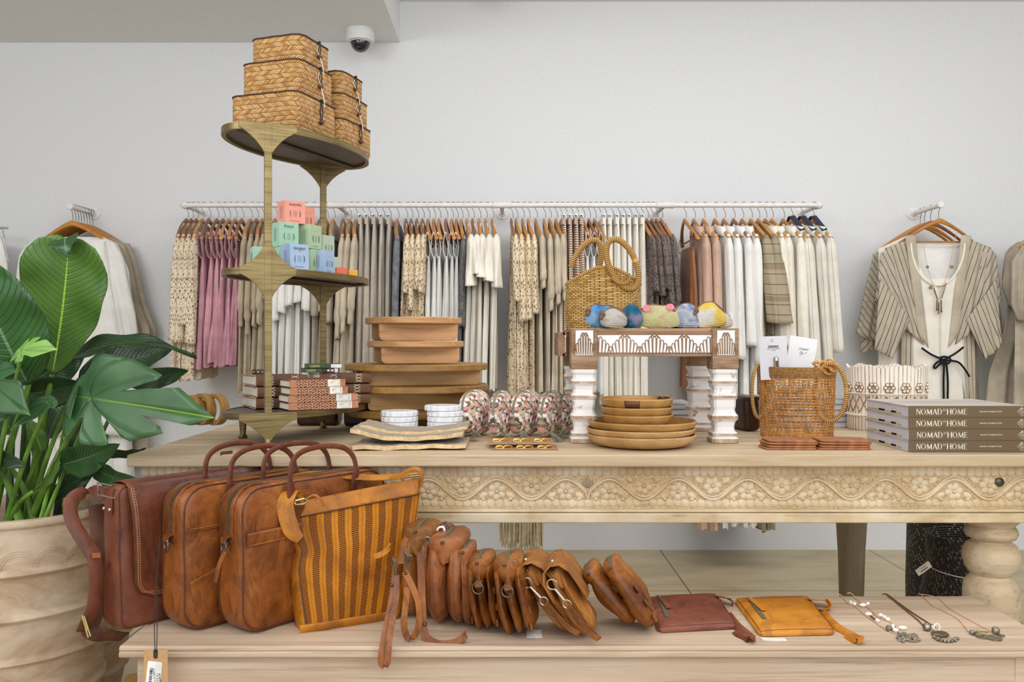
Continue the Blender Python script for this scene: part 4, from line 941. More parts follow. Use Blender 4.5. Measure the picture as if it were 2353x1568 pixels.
def seabox(x0, y0, z, wl, wr, h, yaw, label, string=True, tw=0):
    """x0,y0 = near corner; wl along the left face, wr along the right face"""
    t = thing('woven_box', label, 'woven box', (x0, y0, z), 0, 'seagrass boxes on the brass stand')
    a = Vector((-cos(yaw), sin(yaw))); b = Vector((sin(yaw), cos(yaw))); rr = .028
    # rounded rectangle in local (l, r) coordinates
    poly = rrect(wl, wr, rr, 6, wl/2, wr/2); poly = densify(poly, .02)
    pts = [(a.x*p+b.x*q, a.y*p+b.y*q) for p, q in poly][::-1]
    k_ = .985
    per = [0]; n = len(pts)
    for i in range(n): per.append(per[-1]+math.hypot(pts[(i+1) % n][0]-pts[i][0], pts[(i+1) % n][1]-pts[i][1]))
    cx = sum(p[0] for p in pts)/n; cy = sum(p[1] for p in pts)/n
    P = [[(cx+(x-cx)*k, cy+(y-cy)*k, zz) for x, y in pts] for k, zz in ((.97, .001), (1, .006), (1.0, h*.5), (1.0, h-.006), (.985, h-.001))]
    m = MB().grid(P, cu=True, uvs=[[(q+x0, r_[0][2]) for q in per] for r_ in P])
    m.f.append(list(range(n))[::-1]); m.uv.append([(p[0], p[1]) for p in pts][::-1]); m.m.append(0)
    m.f.append([4*n+i for i in range(n)]); m.uv.append([(p[0], p[1]) for p in pts]); m.m.append(0)
    obj('box_body', m, M_sea, t, angle=50)
    obj('rim_binding', MB().tube([(cx+(x-cx)*.998, cy+(y-cy)*.998, h-.001+.0006*sin(i*2.1)) for i, (x, y) in enumerate(pts)], .0024, 6, closed=True), M_sead, t)
    # toggle on the right face
    q = wr*.55; bx, by = b.x*q-a.x*.004, b.y*q-a.y*.004
    cl = obj('toggle', MB().ball((bx, by, h*.42), .0065, 10, 8, (1.2, 1.6, .9)).tube([(bx, by, h*.42), (bx+b.x*.012, by+b.y*.012, h*.50)], .0035, 6), M_toggle, t)
    obj('toggle_cord', MB().tube([(bx, by, h+.002), (bx-.003, by-.004, h*.7), (bx, by-.002, h*.44)], .0016, 5).tube([(bx, by, h+.002), (bx+.004, by-.001, h*.7), (bx+.002, by-.002, h*.44)], .0016, 5).ball((bx, by, h), .005, 8, 6), M_cord, t)
    if string: obj('tag_string', MB().tube(smoothpath([(bx+.001, by, h-.004), (bx-.005, by-.006, h*.7), (bx+.003, by-.005, h*.4), (bx+.010, by-.002, h*.05), (bx+.013, by, -.02)], 4), .0011, 5), M_wstr, t)
    return t
yw = .33; zt_ = ZS_[2]+TZ+.0015
cx0, cy0 = -.600, 2.425
h1, h2, h3 = .110, .093, .066
seabox(cx0, cy0, zt_, .226, .225, h1, yw, 'largest woven seagrass box at the bottom of the front stack', False)
seabox(cx0+.003, cy0+.014, zt_+h1+.001, .196, .195, h2, yw, 'middle woven seagrass box of the front stack, with white string')
seabox(cx0+.006, cy0+.024, zt_+h1+h2+.002, .172, .165, h3+.006, yw, 'smallest woven seagrass box on top of the front stack')
cx1, cy1 = cx0+sin(yw)*.236+.006, cy0+cos(yw)*.236
seabox(cx1, cy1, zt_, .19, .20, .090, yw, 'lowest woven box of the rear stack, at the right rim of the stand', False)
seabox(cx1-.001, cy1+.005, zt_+.091, .17, .178, .078, yw, 'middle woven box of the rear stack, with knotted white string')
seabox(cx1-.004, cy1+.010, zt_+.170, .15, .150, .068, yw, 'uppermost woven box of the rear stack beside the tallest stack')
# ---------------------------------------------------------------- candle cartons on the middle tier
CB = {'blue': (164, 186, 216), 'mint': (164, 204, 178), 'sage': (172, 194, 158), 'coral': (240, 160, 140), 'red': (240, 120, 96), 'yellow': (244, 184, 60), 'pale': (184, 204, 184)}
CM = {k: m_plain('carton_'+k, v, .65, 0, .015, 30, .03) for k, v in CB.items()}
M_print = m_plain('dark_green_print', (60, 78, 84), .6); M_print2 = m_plain('grey_print', (110, 122, 130), .6)
def text(name, s, size, mat, parent, loc, rot, sx=1, align='CENTER', ext=.0002):
    c = bpy.data.curves.new(name, 'FONT'); c.body = s; c.size = size; c.align_x = align; c.align_y = 'CENTER'; c.extrude = ext; c.resolution_u = 2
    tmp = bpy.data.objects.new('tmp', c); COL.objects.link(tmp); dg = bpy.context.evaluated_depsgraph_get(); me = bpy.data.meshes.new_from_object(tmp.evaluated_get(dg)); bpy.data.objects.remove(tmp); bpy.data.curves.remove(c)
    me.materials.clear(); me.materials.append(mat); o = bpy.data.objects.new(name, me); COL.objects.link(o); o.parent = parent; o.location = loc; o.rotation_euler = rot; o.scale = (sx, 1, 1); return o
def carton(x, d, z, wx, wy, h, yaw, col, label, word=None, side=True):
    """x,d = near vertical corner; front face runs right, side face runs left/back"""
    t = thing('candle_carton', label, 'carton', (x, d, z), yaw, 'candle cartons on the brass stand')
    obj('carton_body', MB().box((wx/2, wy/2, h/2), (wx, wy, h)), CM[col], t, bevel=.0006)
    if word is not None:
        if word: text('lettering', word, h*.19, M_print, t, (wx*.5, -.0006, h*.84), (PI/2, 0, 0))
        text('small_print', 'SCENTED CANDLE' if False else '- - - - - - -', h*.06, M_print2, t, (wx*.5, -.0006, h*.73), (PI/2, 0, 0))
        m = MB()
        for sg in (-1, 1):
            m.tube([(wx*.5+sg*(wx*.17+.0035*cos(a)*1.4), -.0008, h*.42+h*.17*sin(a)) for a in [-1.2+2.4*k/10 for k in range(11)]], [.0002+.0009*sin(PI*k/10) for k in range(11)], 5)
        obj('bracket_print', m, M_print, t)
        m = MB()
        for k in range(7): m.box((wx*.5, -.0003, h*(.54-.04*k)), (wx*(.22-.02*abs(k-3)), .0004, .0006))
        for k in range(2): m.box((wx*.5, -.0003, h*(.12-.03*k)), (wx*.5, .0004, .0006))
        obj('fine_print', m, M_print2, t)
    if side:
        m = MB()
        for k in range(4): m.box((-.0003, wy*.62-k*wy*.09, h*.5), (.0004, .0008, h*(.6-.08*(k % 2))))
        obj('side_print', m, M_print2, t)
    return t
cz = ZS_[1]+TZ+.001; ch = .070
carton(-.612, 2.400, cz, .058, .056, ch, .74, 'blue', 'blue candle carton at the front reading tangier', 'tangier')
carton(-.549, 2.545, cz, .050, .050, ch*.97, 1.15, 'blue', 'blue candle carton turned edge-on at the right front', '')
carton(-.735, 2.470, cz, .056, .056, ch, .45, 'mint', 'mint candle carton half hidden behind the brass star', '')
carton(-.662, 2.475, cz, .058, .054, ch, .70, 'mint', 'mint carton at shelf level under the frisco carton', None)
carton(-.662, 2.475, cz+ch+.001, .060, .054, ch, .70, 'mint', 'mint candle carton in the second layer reading frisco', 'frisco')
carton(-.585, 2.535, cz, .052, .05, ch, 1.1, 'sage', 'sage green candle carton at shelf level between the two blue ones', '')
carton(-.587, 2.53, cz+ch+.001, .052, .052, ch, 1.1, 'sage', 'sage green candle carton in the second layer, turned edge-on', '')
carton(-.652, 2.500, cz+2*ch+.002, .062, .056, ch*.92, .66, 'coral', 'coral candle carton on top of the pile reading anatolia', 'anatolia')
carton(-.632, 2.655, cz, .054, .05, ch, .5, 'pale', 'pale carton at shelf level behind the sage cartons', None)
carton(-.638, 2.65, cz+ch+.001, .056, .05, ch, .8, 'coral', 'coral carton in the second layer behind the sage carton', None)
carton(-.648, 2.65, cz+2*ch+.002, .056, .05, ch, .8, 'coral', 'coral candle carton behind the topmost one', '')
carton(-.592, 2.76, cz, .05, .05, ch, .7, 'pale', 'pale green carton at shelf level near the back post', None)
carton(-.600, 2.76, cz+ch+.001, .052, .05, ch*.96, 1.0, 'pale', 'pale green candle carton in front of the back post', '')
carton(-.545, 2.70, cz, .032, .03, .030, .3, 'red', 'small red carton low at the right end of the shelf', None, False)
carton(-.512, 2.73, cz, .028, .028, .024, .3, 'yellow', 'small yellow carton at the far right of the shelf', None, False)
# ---------------------------------------------------------------- books and journals on the lowest tier
M_page = m_plain('page_edges', (232, 226, 210), .85, 0, .05, 6)
g = G('page_block'); s_ = g.sep(g.ob()); f_ = g.noise(g.map(g.ob(), (3, 3, 900)), 1, 3)
M_pages = g.done(g.ramp(f_, [(.35, lin((200, 190, 168))), (.55, lin((240, 236, 224)))]), .85, 0, f_, .3)
M_jleather = m_leather('journal_leather', (66, 40, 22), (112, 72, 40), (140, 94, 54), .5, 7)
M_jtan = m_plain('tan_leather_edge', (206, 156, 128), .6, 0, .1)
M_stitch = m_plain('waxed_thread', (226, 214, 196), .7)
bz = ZS_[0]+TZ+.001
def frame(x, y, z, yaw, name, label, cat, grp=None): return thing(name, label, cat, (x, y, z), yaw, grp)
def journal(x, y, z, yaw, ls, lp, h, label):
    """near corner; spine runs right (local +x), page end runs back (local +y)"""
    t = frame(x, y, z, yaw, 'leather_journal', label, 'journal', 'hand stitched leather journals')
    n = 10; P = []
    prof = [(0, 0), (-.002, h*.1), (-.003, h*.5), (-.002, h*.9), (0, h)]
    obj('page_block', MB().box((ls/2, lp/2+.003, h/2), (ls-.004, lp-.006, h-.007)), M_pages, t)
    m = MB(); cs = [(lp, h-.002), (.010, h+.0005), (.002, h-.002), (-.001, h*.5), (.002, .002), (.010, -.0), (lp, .001)]
    cs2 = [(lp, h-.0045), (.010, h-.0022), (.0045, h-.004), (.002, h*.5), (.0045, .0045), (.010, .0028), (lp, .0035)]
    loop = cs+cs2[::-1]
    m.grid([[(xx, a, b) for a, b in loop] for xx in (0, ls)], cu=True, caps=True)
    obj('cover', m, M_jleather, t, angle=50)
    obj('cover_edge', MB().tube([(-.0008, lp, h-.0035)]+[(-.0008, a, b-.0005) for a, b in cs[1:-1]]+[(-.0008, lp, .0025)], .0013, 5), M_jtan, t)
    m = MB()
    for c in (ls*.26, ls*.74):
        for k in range(3):
            zz = h*(.12+.3*k)
            m.tube([(c-.010, -.0022, zz), (c+.010, -.0022, zz+h*.22)], .0008, 4); m.tube([(c+.010, -.0026, zz), (c-.010, -.0026, zz+h*.22)], .0008, 4)
    m.box((ls*.5, .0022, h*.15), (ls*.5, .0004, .0004)); obj('cross_stitching', m, M_stitch, t)
    return t
hj = .031
for i, l in enumerate(('bottom', 'middle', 'top')):
    journal(-.728+.004*(i == 1), 2.475, bz+i*(hj+.001), .52, .150, .175, hj, f'leather journal with open page ends on the left pile, {l} of three')
    journal(-.585+.006*(i == 2), 2.625-.003*i, bz+i*(hj+.001), .50, .165, .12, hj, f'dark leather journal with white cross stitching on the right pile, {l} one')
g = G('tooled_pattern_cover'); s_ = g.sep(g.uv())
vo = g.n('TexVoronoi', Vector=g.map(g.uv(), (120, 120, 1))); vo.inputs['Scale'].default_value = 1; vo.inputs['Randomness'].default_value = .35
wa = g.mt('SINE', g.mt('MULTIPLY', s_[0], 520)); wb = g.mt('SINE', g.mt('MULTIPLY', s_[1], 900))
ln = g.mt('GREATER_THAN', g.mt('ABSOLUTE', g.mt('ADD', wa, wb)), 1.15)
M_tool = g.done(g.mix(ln, g.mix(g.mt('GREATER_THAN', vo.outputs['Distance'], .42), lin((176, 118, 84)), lin((84, 52, 40))), lin((206, 156, 118))), .55, 0, vo.outputs['Distance'], .4)
M_toolp = m_plain('copper_cover', (182, 124, 92), .5, .1, .15, 60); M_label = m_plain('white_spine_label', (236, 234, 226), .7); M_gold = m_plain('gold_foil', (214, 184, 84), .4, .4)
def ornate(x, y, z, yaw, ls, lp, h, label):
    t = frame(x, y, z, yaw, 'pattern_bound_book', label, 'book', 'pattern bound books on the lowest tier')
    obj('page_block', MB().box((ls/2, lp/2+.002, h/2), (ls-.006, lp-.006, h-.004)), M_page, t)
    obj('cover', MB().box((ls/2, lp/2, h-.001), (ls, lp, .002)).box((ls/2, lp/2, .001), (ls, lp, .002)), m_br, t)
    obj('spine', MB().box((ls*.06, -.0005, h/2), (ls*.12, .003, h)).box((ls*.5, .0006, h/2), (ls, .001, h)).box((ls*.95, -.0005, h/2), (ls*.10, .003, h)), M_toolp, t, bevel=.0005)
    m = MB(); m.box((0, 0, 0), (ls*.56, .003, h*.96), M=Tr(ls*.40, -.0008, h/2)); obj('tooled_spine', m, M_tool, t)
    obj('spine_label', MB().box((ls*.79, -.001, h/2), (ls*.22, .0034, h*.98)), M_label, t)
    obj('gold_frame', MB().box((ls*.87, -.0029, h/2), (ls*.006, .0005, h*.8)).box((ls*.81, -.0029, h*.84), (ls*.12, .0005, .0008)).box((ls*.81, -.0029, h*.14), (ls*.12, .0005, .0008)), M_gold, t)
    text('lettering', 'P', h*.62, M_gold, t, (ls*.74, -.0030, h*.5), (PI/2, 0, 0))
    return t
m_br = m_plain('brown_cover_board', (112, 66, 50), .6, 0, .1)
oh = .0205
for i, (ls, lp, dx, l) in enumerate(((.205, .20, 0, 'lowest'), (.205, .20, -.002, 'second'), (.168, .15, .004, 'third'), (.163, .15, .002, 'topmost'))):
    ornate(-.622+dx, 2.425, bz+i*(oh+.0008), .55, ls, lp, oh, f'pattern bound book with white spine label, {l} of the pile by the front post')
M_grn = m_plain('dark_green_cloth', (64, 78, 48), .7, 0, .15, 60)
tz_ = bz+3*(hj+.001)+.001
for i in range(2):
    t = frame(-.645+.012*i, 2.66, tz_+i*.0135, .25, 'green_book', ['lower green book lying on the leather journals', 'upper green book lying on the leather journals'][i], 'book', 'green books on the journals')
    obj('cover', MB().box((.055, .04, .0065), (.11, .08, .0125)), M_grn, t, bevel=.001)
    obj('page_block', MB().box((-.0004, .04, .0065), (.001, .072, .008)), m_plain('pink_page_edge', (206, 170, 160), .8) if i == 0 else bpy.data.materials['pink_page_edge'], t)
    obj('spine_label', MB().box((.094, -.0004, .0065), (.032, .001, .011)), M_label, t)
    obj('spine_pattern', MB().box((.03, -.0004, .0065), (.03, .001, .007)), m_plain('gilt_pattern', (120, 124, 70), .5, .2, .4, 300) if i == 0 else bpy.data.materials['gilt_pattern'], t)
M_iron = m_plain('rusty_iron', (66, 50, 42), .6, .5, .3, 90)
for i, (x, y, l) in enumerate(((-.735, 2.52, 'small iron hook lying on the left journal pile'), (-.555, 2.63, 'small iron hook lying on the right journal pile'))):
    m = MB().tube([(-.018, 0, .003), (.018, 0, .003)], .0022, 6)
    for k in range(3): m.tube([(.012*(k-1)+.006*cos(a), 0, .007+.006*sin(a)) for a in [-.5+3.6*q/8 for q in range(9)]], .0018, 5)
    o = obj('iron_hook', m, M_iron); o.location = (x, y, bz+3*(hj+.001)+.001); tag(o, l, 'hook', 'iron hooks on the journals')
# ---------------------------------------------------------------- mango wood pedestal boards
M_mango = [m_wood('mango_wood_'+a, *b, sc=(3, 24, 24), rough=.5, bs=.2, dark=.2) for a, b in (('amber', ((134, 92, 44), (176, 130, 74), (196, 152, 96))), ('peach', ((166, 116, 68), (200, 150, 98), (214, 170, 118))), ('olive', ((120, 86, 38), (166, 124, 62), (186, 146, 84))))]
def pedestal(cx, cd, zt, r, th, leg, yaw, mi, label, lw=.80, sep=.5):
    t = thing('pedestal_board', label, 'serving board', (cx, cd, zt-th-leg), yaw, 'round wooden pedestal boards')
    obj('board_top', MB().lathe([(.001, leg), (r-.003, leg), (r, leg+.003), (r, leg+th-.003), (r-.003, leg+th), (.001, leg+th)], 72), M_mango[2 if mi == 0 else mi-0 if mi < 2 else 2], t, angle=35)
    for sg, k in ((-1, lw), (1, lw)):
        w_ = r*2*k
        poly = [(-w_/2, leg-.0005), (w_/2, leg-.0005)]+[(w_/2-.016+.016*cos(a), .016-.016*sin(a)) for a in [PI/2*i/6 for i in range(7)]]+[(-w_/2+.016-.016*sin(a), .016-.016*cos(a)) for a in [PI/2*i/6 for i in range(7)]]
        M = Matrix(((1, 0, 0, 0), (0, 0, 1, sg*r*sep-.009), (0, 1, 0, 0), (0, 0, 0, 1)))
        obj('panel_leg', MB().prism(poly, .018, M=M), M_mango[mi], t, smooth=False, bevel=.0015)
    return t
pedestal(-.317, 2.905, .979, .232, .022, .046, .30, 2, 'lowest large pedestal board, behind the white coasters')
pedestal(-.312, 2.905, 1.057, .232, .021, .056, .30, 2, 'second large pedestal board from the bottom of the stack')
pedestal(-.318, 2.900, 1.126, .236, .021, .047, .27, 0, 'uppermost of the three large pedestal boards')
pedestal(-.316, 2.86, 1.200, .158, .020, .052, .30, 1, 'small pedestal board with reddish panel legs, below the topmost')
pedestal(-.323, 2.86, 1.276, .158, .021, .054, .30, 1, 'topmost small pedestal board of the stack')
# dark leather cases standing behind the brass stand
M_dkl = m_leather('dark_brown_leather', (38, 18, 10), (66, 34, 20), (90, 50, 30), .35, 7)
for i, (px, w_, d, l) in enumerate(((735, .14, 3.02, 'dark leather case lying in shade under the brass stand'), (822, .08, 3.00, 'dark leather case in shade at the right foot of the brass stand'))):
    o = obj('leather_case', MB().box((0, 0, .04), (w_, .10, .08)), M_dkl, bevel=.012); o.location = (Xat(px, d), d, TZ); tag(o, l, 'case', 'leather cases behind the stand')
# ---------------------------------------------------------------- marble coasters
M_marble = m_plain('white_marble', (232, 232, 236), .35, 0, .025, 18, .02)
def cst():
    n = 96; P = []
    for k, z in ((.95, 0), (1, .002), (1, .0135), (.96, .0158)):
        P.append([((.0545*k+.0014*cos(16*a))*cos(a), (.0545*k+.0014*cos(16*a))*sin(a), z) for a in [2*PI*i/n for i in range(n)]])
    m = MB().grid(P, cu=True, caps=True)
    return m
c0 = None
for px, d, n, who in ((918, 2.605, 5, 'left'), (1021, 2.605, 6, 'right')):
    for i in range(n):
        l = f'white marble coaster with scalloped edge, {"bottom" if i == 0 else "top" if i == n-1 else ORD[i]} of the {who} pile'+('' if i in (0, n-1) else ' counting up')
        loc = (Xat(px+(3 if i < n-1 else -3)*(who == 'right'), d), d, TZ+.0165*i+.0003); rr = (0, 0, .13*i)
        if c0 is None: c0 = obj('marble_coaster', cst(), M_marble, angle=35); tag(c0, l, 'coaster', 'marble coasters'); c0.location = loc
        else: dup(c0, loc, rr, l, 'marble coasters')
# ---------------------------------------------------------------- palm bark trays
g = G('dried_palm_bark'); f_ = g.noise(g.map(g.ob(), (5, 60, 60)), 1.5, 7, .7, .8); f2_ = g.noise(g.map(g.ob(), (40, 90, 90)), 3, 5, .7)
M_bark = g.done(g.mix(g.ramp(f2_, [(.42, (0, 0, 0)), (.62, (1, 1, 1))]), g.ramp(f_, [(.3, lin((128, 108, 92))), (.5, lin((176, 158, 134))), (.7, lin((208, 192, 164)))]), lin((196, 184, 170))), .9, 0, g.mt('ADD', f_, g.mt('MULTIPLY', f2_, .6)), 1, .006)
M_barke = m_plain('cut_bark_edge', (210, 182, 138), .8, 0, .12, 60, .4)
def bark(x0, x1, d0, d1, z0, sagl, sagr, sag, th, label, yaw=0, seed=0):
    NX, NY = 48, 10; top, bot = [], []
    for j in range(NY+1):
        v = j/NY; rt, rb = [], []
        for i in range(NX+1):
            u = i/NX; x = x0+(x1-x0)*u; y = d0+(d1-d0)*v+.012*sin(u*3+seed)*(1-v)-.03*(u*u)*(-.4)
            z = z0+sag*(2*u-1)**2+(sagl*(1-u)+sagr*u)+.004*nz((u*5, v*4, seed))
            rt.append((x, y, z+th+.002*nz((u*20, v*14, seed+4)))); rb.append((x, y, z))
        top.append(rt); bot.append(rb)
    m = MB(); m.grid(top); m.grid(bot[::-1])
    e = [bot[0], top[0]]; m.grid(e, mi=1); m.grid([top[-1], bot[-1]], mi=1)
    m.grid([[r[0] for r in top], [r[0] for r in bot]], mi=1); m.grid([[r[-1] for r in bot], [r[-1] for r in top]], mi=1)
    return tag(obj('bark_tray', m, [M_bark, M_barke], angle=50), label, 'tray', 'palm bark trays')
bark(Xat(808, 2.28), Xat(1072, 2.33), 2.29, 2.47, TZ+.001, 0, .004, .002, .011, 'flat bark tray at the bottom, resting on the table')
bark(Xat(806, 2.32), Xat(1066, 2.38), 2.31, 2.49, TZ+.0145, .012, .004, .020, .011, 'curved bark tray in the middle of the three trays')
bark(Xat(832, 2.42), Xat(1076, 2.45), 2.38, 2.54, TZ+.0275, .003, .000, .020, .011, 'uppermost curved bark tray in front of the coasters')
# ---------------------------------------------------------------- soft pouch builder
def pillow(outline, T, p=2.4, rings=(.02, .25, .5, .68, .82, .92, .975, 1), wr=.0, seed=0, flatb=True, uvs=1):
    """closed cushion in the xz plane with thickness along y"""
    n = len(outline); cx = sum(q[0] for q in outline)/n; cz = sum(q[1] for q in outline)/n
    def ring(s, sg):
        o = []
        for (x, z) in outline:
            X, Z = cx+(x-cx)*s, cz+(z-cz)*s; y = sg*T/2*(1-s**p)**(1/p) if s < 1 else 0
            nn = wr*nz((X, Z, sg*.3+y), 18, seed)+wr*.7*nz((X, Z*.4, y), 40, seed+3)
            o.append((X+nn*.4, y+sg*nn*(1-s**8), Z+nn*.3*(s < .98)))
        return o
    P = [ring(s, -1) for s in rings]+[ring(s, 1) for s in rings[-2::-1]]
    U = [[(x, z) for x, y, z in r]+[(r[0][0], r[0][2])] for r in P]
    return MB().grid(P, cu=True, uvs=U, caps=True)
def seam(outline, r=.0015, y=0, k=1.0, name='piping'):
    n = len(outline); cx = sum(q[0] for q in outline)/n; cz = sum(q[1] for q in outline)/n
    return MB().tube([(cx+(x-cx)*k, y, cz+(z-cz)*k) for x, z in outline], r, 6, closed=True)
# floral pouches
g = G('floral_print_cloth'); vo = g.n('TexVoronoi', Vector=g.map(g.uv(), (80, 80, 1))); vo.inputs['Scale'].default_value = 1
v2 = g.n('TexVoronoi', Vector=g.map(g.uv(), (130, 130, 1), loc=(3, 7, 0))); v2.inputs['Scale'].default_value = 1
v3 = g.n('TexVoronoi', Vector=g.map(g.uv(), (46, 46, 1), loc=(9, 2, 0))); v3.inputs['Scale'].default_value = 1
r_ = g.sep(vo.outputs['Color']); r2_ = g.sep(v2.outputs['Color']); r3_ = g.sep(v3.outputs['Color'])
c = g.mix(g.mt('LESS_THAN', v2.outputs['Distance'], .66), lin((84, 80, 82)), g.ramp(r2_[0], [(0, lin((176, 156, 132))), (.35, lin((214, 150, 140))), (.6, lin((226, 216, 204))), (.85, lin((120, 112, 92)))], 'CONSTANT'))
c = g.mix(g.mt('LESS_THAN', vo.outputs['Distance'], .5), c, g.ramp(r_[0], [(0, lin((238, 232, 224))), (.4, lin((226, 164, 152))), (.7, lin((204, 184, 160)))], 'CONSTANT'))
c = g.mix(g.mt('LESS_THAN', v3.outputs['Distance'], .30), c, g.ramp(r3_[1], [(0, lin((240, 232, 226))), (.5, lin((230, 172, 160)))], 'CONSTANT'))
c = g.mix(g.mt('LESS_THAN', v3.outputs['Distance'], .08), c, lin((140, 100, 60)))
M_floral = g.done(c, .85, 0, g.noise(g.ob(), 60, 4), .3, .002, spec=.2)
M_olive = m_plain('olive_zip_and_tassel', (128, 124, 104), .8, 0, .15, 120, .5); M_wbead = m_plain('olive_wooden_bead', (104, 98, 48), .4)
def dome_outline(w, h, n=40):
    o = []
    for i in range(n):
        a = 2*PI*i/n; x = cos(a); z = sin(a)
        o.append((w/2*(abs(x)**.8)*(1 if x > 0 else -1), h/2+h/2*(abs(z)**(.85 if z > 0 else .5))*(1 if z > 0 else -1)))
    return o
fl = [(1096, 2.66, .150, .140, 1.05, -.12, .075), (1150, 2.62, .14, .140, 1.25, .02, .06), (1206, 2.66, .15, .140, 1.0, .08, .075), (1262, 2.64, .15, .138, 1.15, .10, .06), (1296, 2.70, .13, .125, .9, .18, .05)]
flp = ['leftmost floral zipped pouch beside the pedestal boards', 'second floral pouch from the left, with olive bead on its zip', 'middle floral pouch, widest in the row', 'fourth floral pouch with a hanging cord and bead', 'rightmost floral pouch against the stool leg']
for i, (px, d, w_, h, yaw, tilt, T) in enumerate(fl):
    t = thing('floral_pouch', flp[i], 'pouch', (Xat(px, d), d, TZ+.002), yaw, 'floral zipped pouches'); t.rotation_euler = (tilt*.6, 0, yaw)
    ol = dome_outline(w_, h)
    obj('pouch_body', pillow(ol, T, 2.2, wr=.004, seed=i), M_floral, t)
    pts = [(x*.99, 0, z*.985+.001) for x, z in ol if z > h*.45]; pts.sort(key=lambda p: p[0])
    obj('zip', MB().ribbon(pts, .008, .003, (0, 1, 0)), M_olive, t)
    e = pts[0] if True else pts[-1]
    zp = obj('zip_pull', MB().tube(smoothpath([(e[0]-.003, -.004, e[2]), (e[0]-.012, -.014, h*.36), (e[0]-.004, -.03, h*.2)], 5), .0014, 5), M_olive, t)
    obj('bead', MB().ball((e[0]-.006, -.028, h*.24), .0068, 12, 8), M_wbead, t)
    m = MB(); rs = random.Random(i)
    for k in range(34):
        a = rs.uniform(-.5, .5); m.tube(smoothpath([(e[0]-.004, -.03, h*.17), (e[0]-.02-.02*a, -.045-.01*a, .016+rs.uniform(0, .008)), (e[0]-.012-.06*rs.random(), -.06-.03*rs.random(), .0035)], 4), .0013, 4)
    ts = obj('tassel', m, M_olive, t); ts['kind'] = 'stuff'
# ---------------------------------------------------------------- earring cards
M_kraft = m_plain('kraft_card', (166, 120, 90), .75, 0, .06, 60); M_goldj = m_plain('polished_gold', (236, 196, 96), .2, .95, .05)
for i, (z, x0, y0, l) in enumerate(((TZ+.001, 1128, 2.31, 'lower'), (TZ+.016, 1121, 2.34, 'upper'))):
    t = thing('earring_card', f'{l} brown card holding three pairs of gold hoop earrings', 'earring card', (Xat(x0, y0), y0, z), 0, 'earring cards')
    obj('card', MB().box((.089, .05, .0008), (.178, .10, .0016)), M_kraft, t)
    for k in range(3):
        m = MB()
        for sg in (-1, 1):
            m.tube([(.034+.056*k+sg*.011+.0115*cos(a), .022+.004*sg+.003*cos(a), .0042+.0035*sin(a)*sg) for a in [2*PI*q/16 for q in range(16)]], .0021, 6, closed=True)
            m.tube([(.034+.056*k+sg*.006+.005*cos(a), .034, .004+.0055*sin(a)) for a in [PI*q/8 for q in range(9)]], .0008, 4)
        obj('hoop_earrings', m, M_goldj, t)
# ---------------------------------------------------------------- turned wooden plates
M_plate = [m_wood('plate_wood_'+a, *b, sc=(2.5, 16, 16), rough=.42, bs=.12, dark=.2) for a, b in (('amber', ((124, 80, 32), (180, 134, 72), (200, 158, 98))), ('pale', ((150, 108, 62), (198, 156, 104), (216, 180, 132))))]
M_walnut = m_wood('dark_walnut_inlay', (54, 30, 14), (92, 56, 28), (120, 78, 42), (3, 20, 20), .45)
def plate(cx, cd, z, r, h, mi, label, walnut=False):
    t = thing('wooden_plate', label, 'plate', (cx, cd, z), .3*mi, 'stacked wooden plates')
    pr = [(.001, 0), (r*.70, 0), (r*.86, h*.16), (r*.97, h*.55), (r, h*.9), (r-.002, h), (r-.006, h-.001), (r*.93, h*.62), (r*.82, h*.36), (.001, h*.30)]
    obj('plate_body', MB().lathe(pr, 72), M_plate[mi], t, angle=40)
    if walnut:
        P = []
        for k in range(9):
            a0 = .15+.62*k/8; P.append([(rr*cos(a0-1.9*0), rr*sin(a0), zz+.0006) for rr, zz in ((r*.1+r*.1*k/8, h*.31), (r*.5, h*.315), (r*.82, h*.37), (r*.93, h*.63), (r-.006, h-.0006))])
        P2_ = []
        for k in range(9):
            a0 = -2.05+.42*k/8; P2_.append([((rr+.0005)*cos(a0), (rr+.0005)*sin(a0), zz) for rr, zz in ((r*.86, h*.16), (r*.97, h*.55), (r, h*.9))])
        m = MB().grid(P); obj('walnut_inlay', m, M_walnut, t, solid=.0006); obj('walnut_inlay', MB().grid(P2_), M_walnut, t, solid=.0008)
    return t
PX_, PY_ = .361, 2.42
plate(PX_-.001, PY_, TZ+.001, .151, .033, 1, 'large wooden plate at the bottom of the plate stack')
plate(PX_-.004, PY_, TZ+.020, .150, .031, 1, 'large wooden plate second from the bottom')
plate(PX_+.0, PY_, TZ+.038, .150, .033, 0, 'uppermost large wooden plate, under the small ones')
plate(PX_-.013, PY_, TZ+.056, .099, .032, 0, 'lowest small wooden plate nested in the large ones')
plate(PX_-.014, PY_, TZ+.077, .100, .032, 0, 'middle small wooden plate of the stack')
plate(PX_-.014, PY_, TZ+.099, .100, .034, 0, 'topmost small wooden plate with a dark walnut wedge', True)
m = MB()
for k in range(5): m.tube(smoothpath([(0, 0, 0), (.01*cos(k*1.3), .01*sin(k*1.3), .008), (.018*cos(k*1.3+.5), .012*sin(k*1.3+.5), .001)], 4), .0012, 4)
o = obj('twine_knot', m, m_plain('jute_twine', (176, 146, 100), .9), bpy.data.objects['wooden_plate.005']); o.location = (.082, .045, .030)
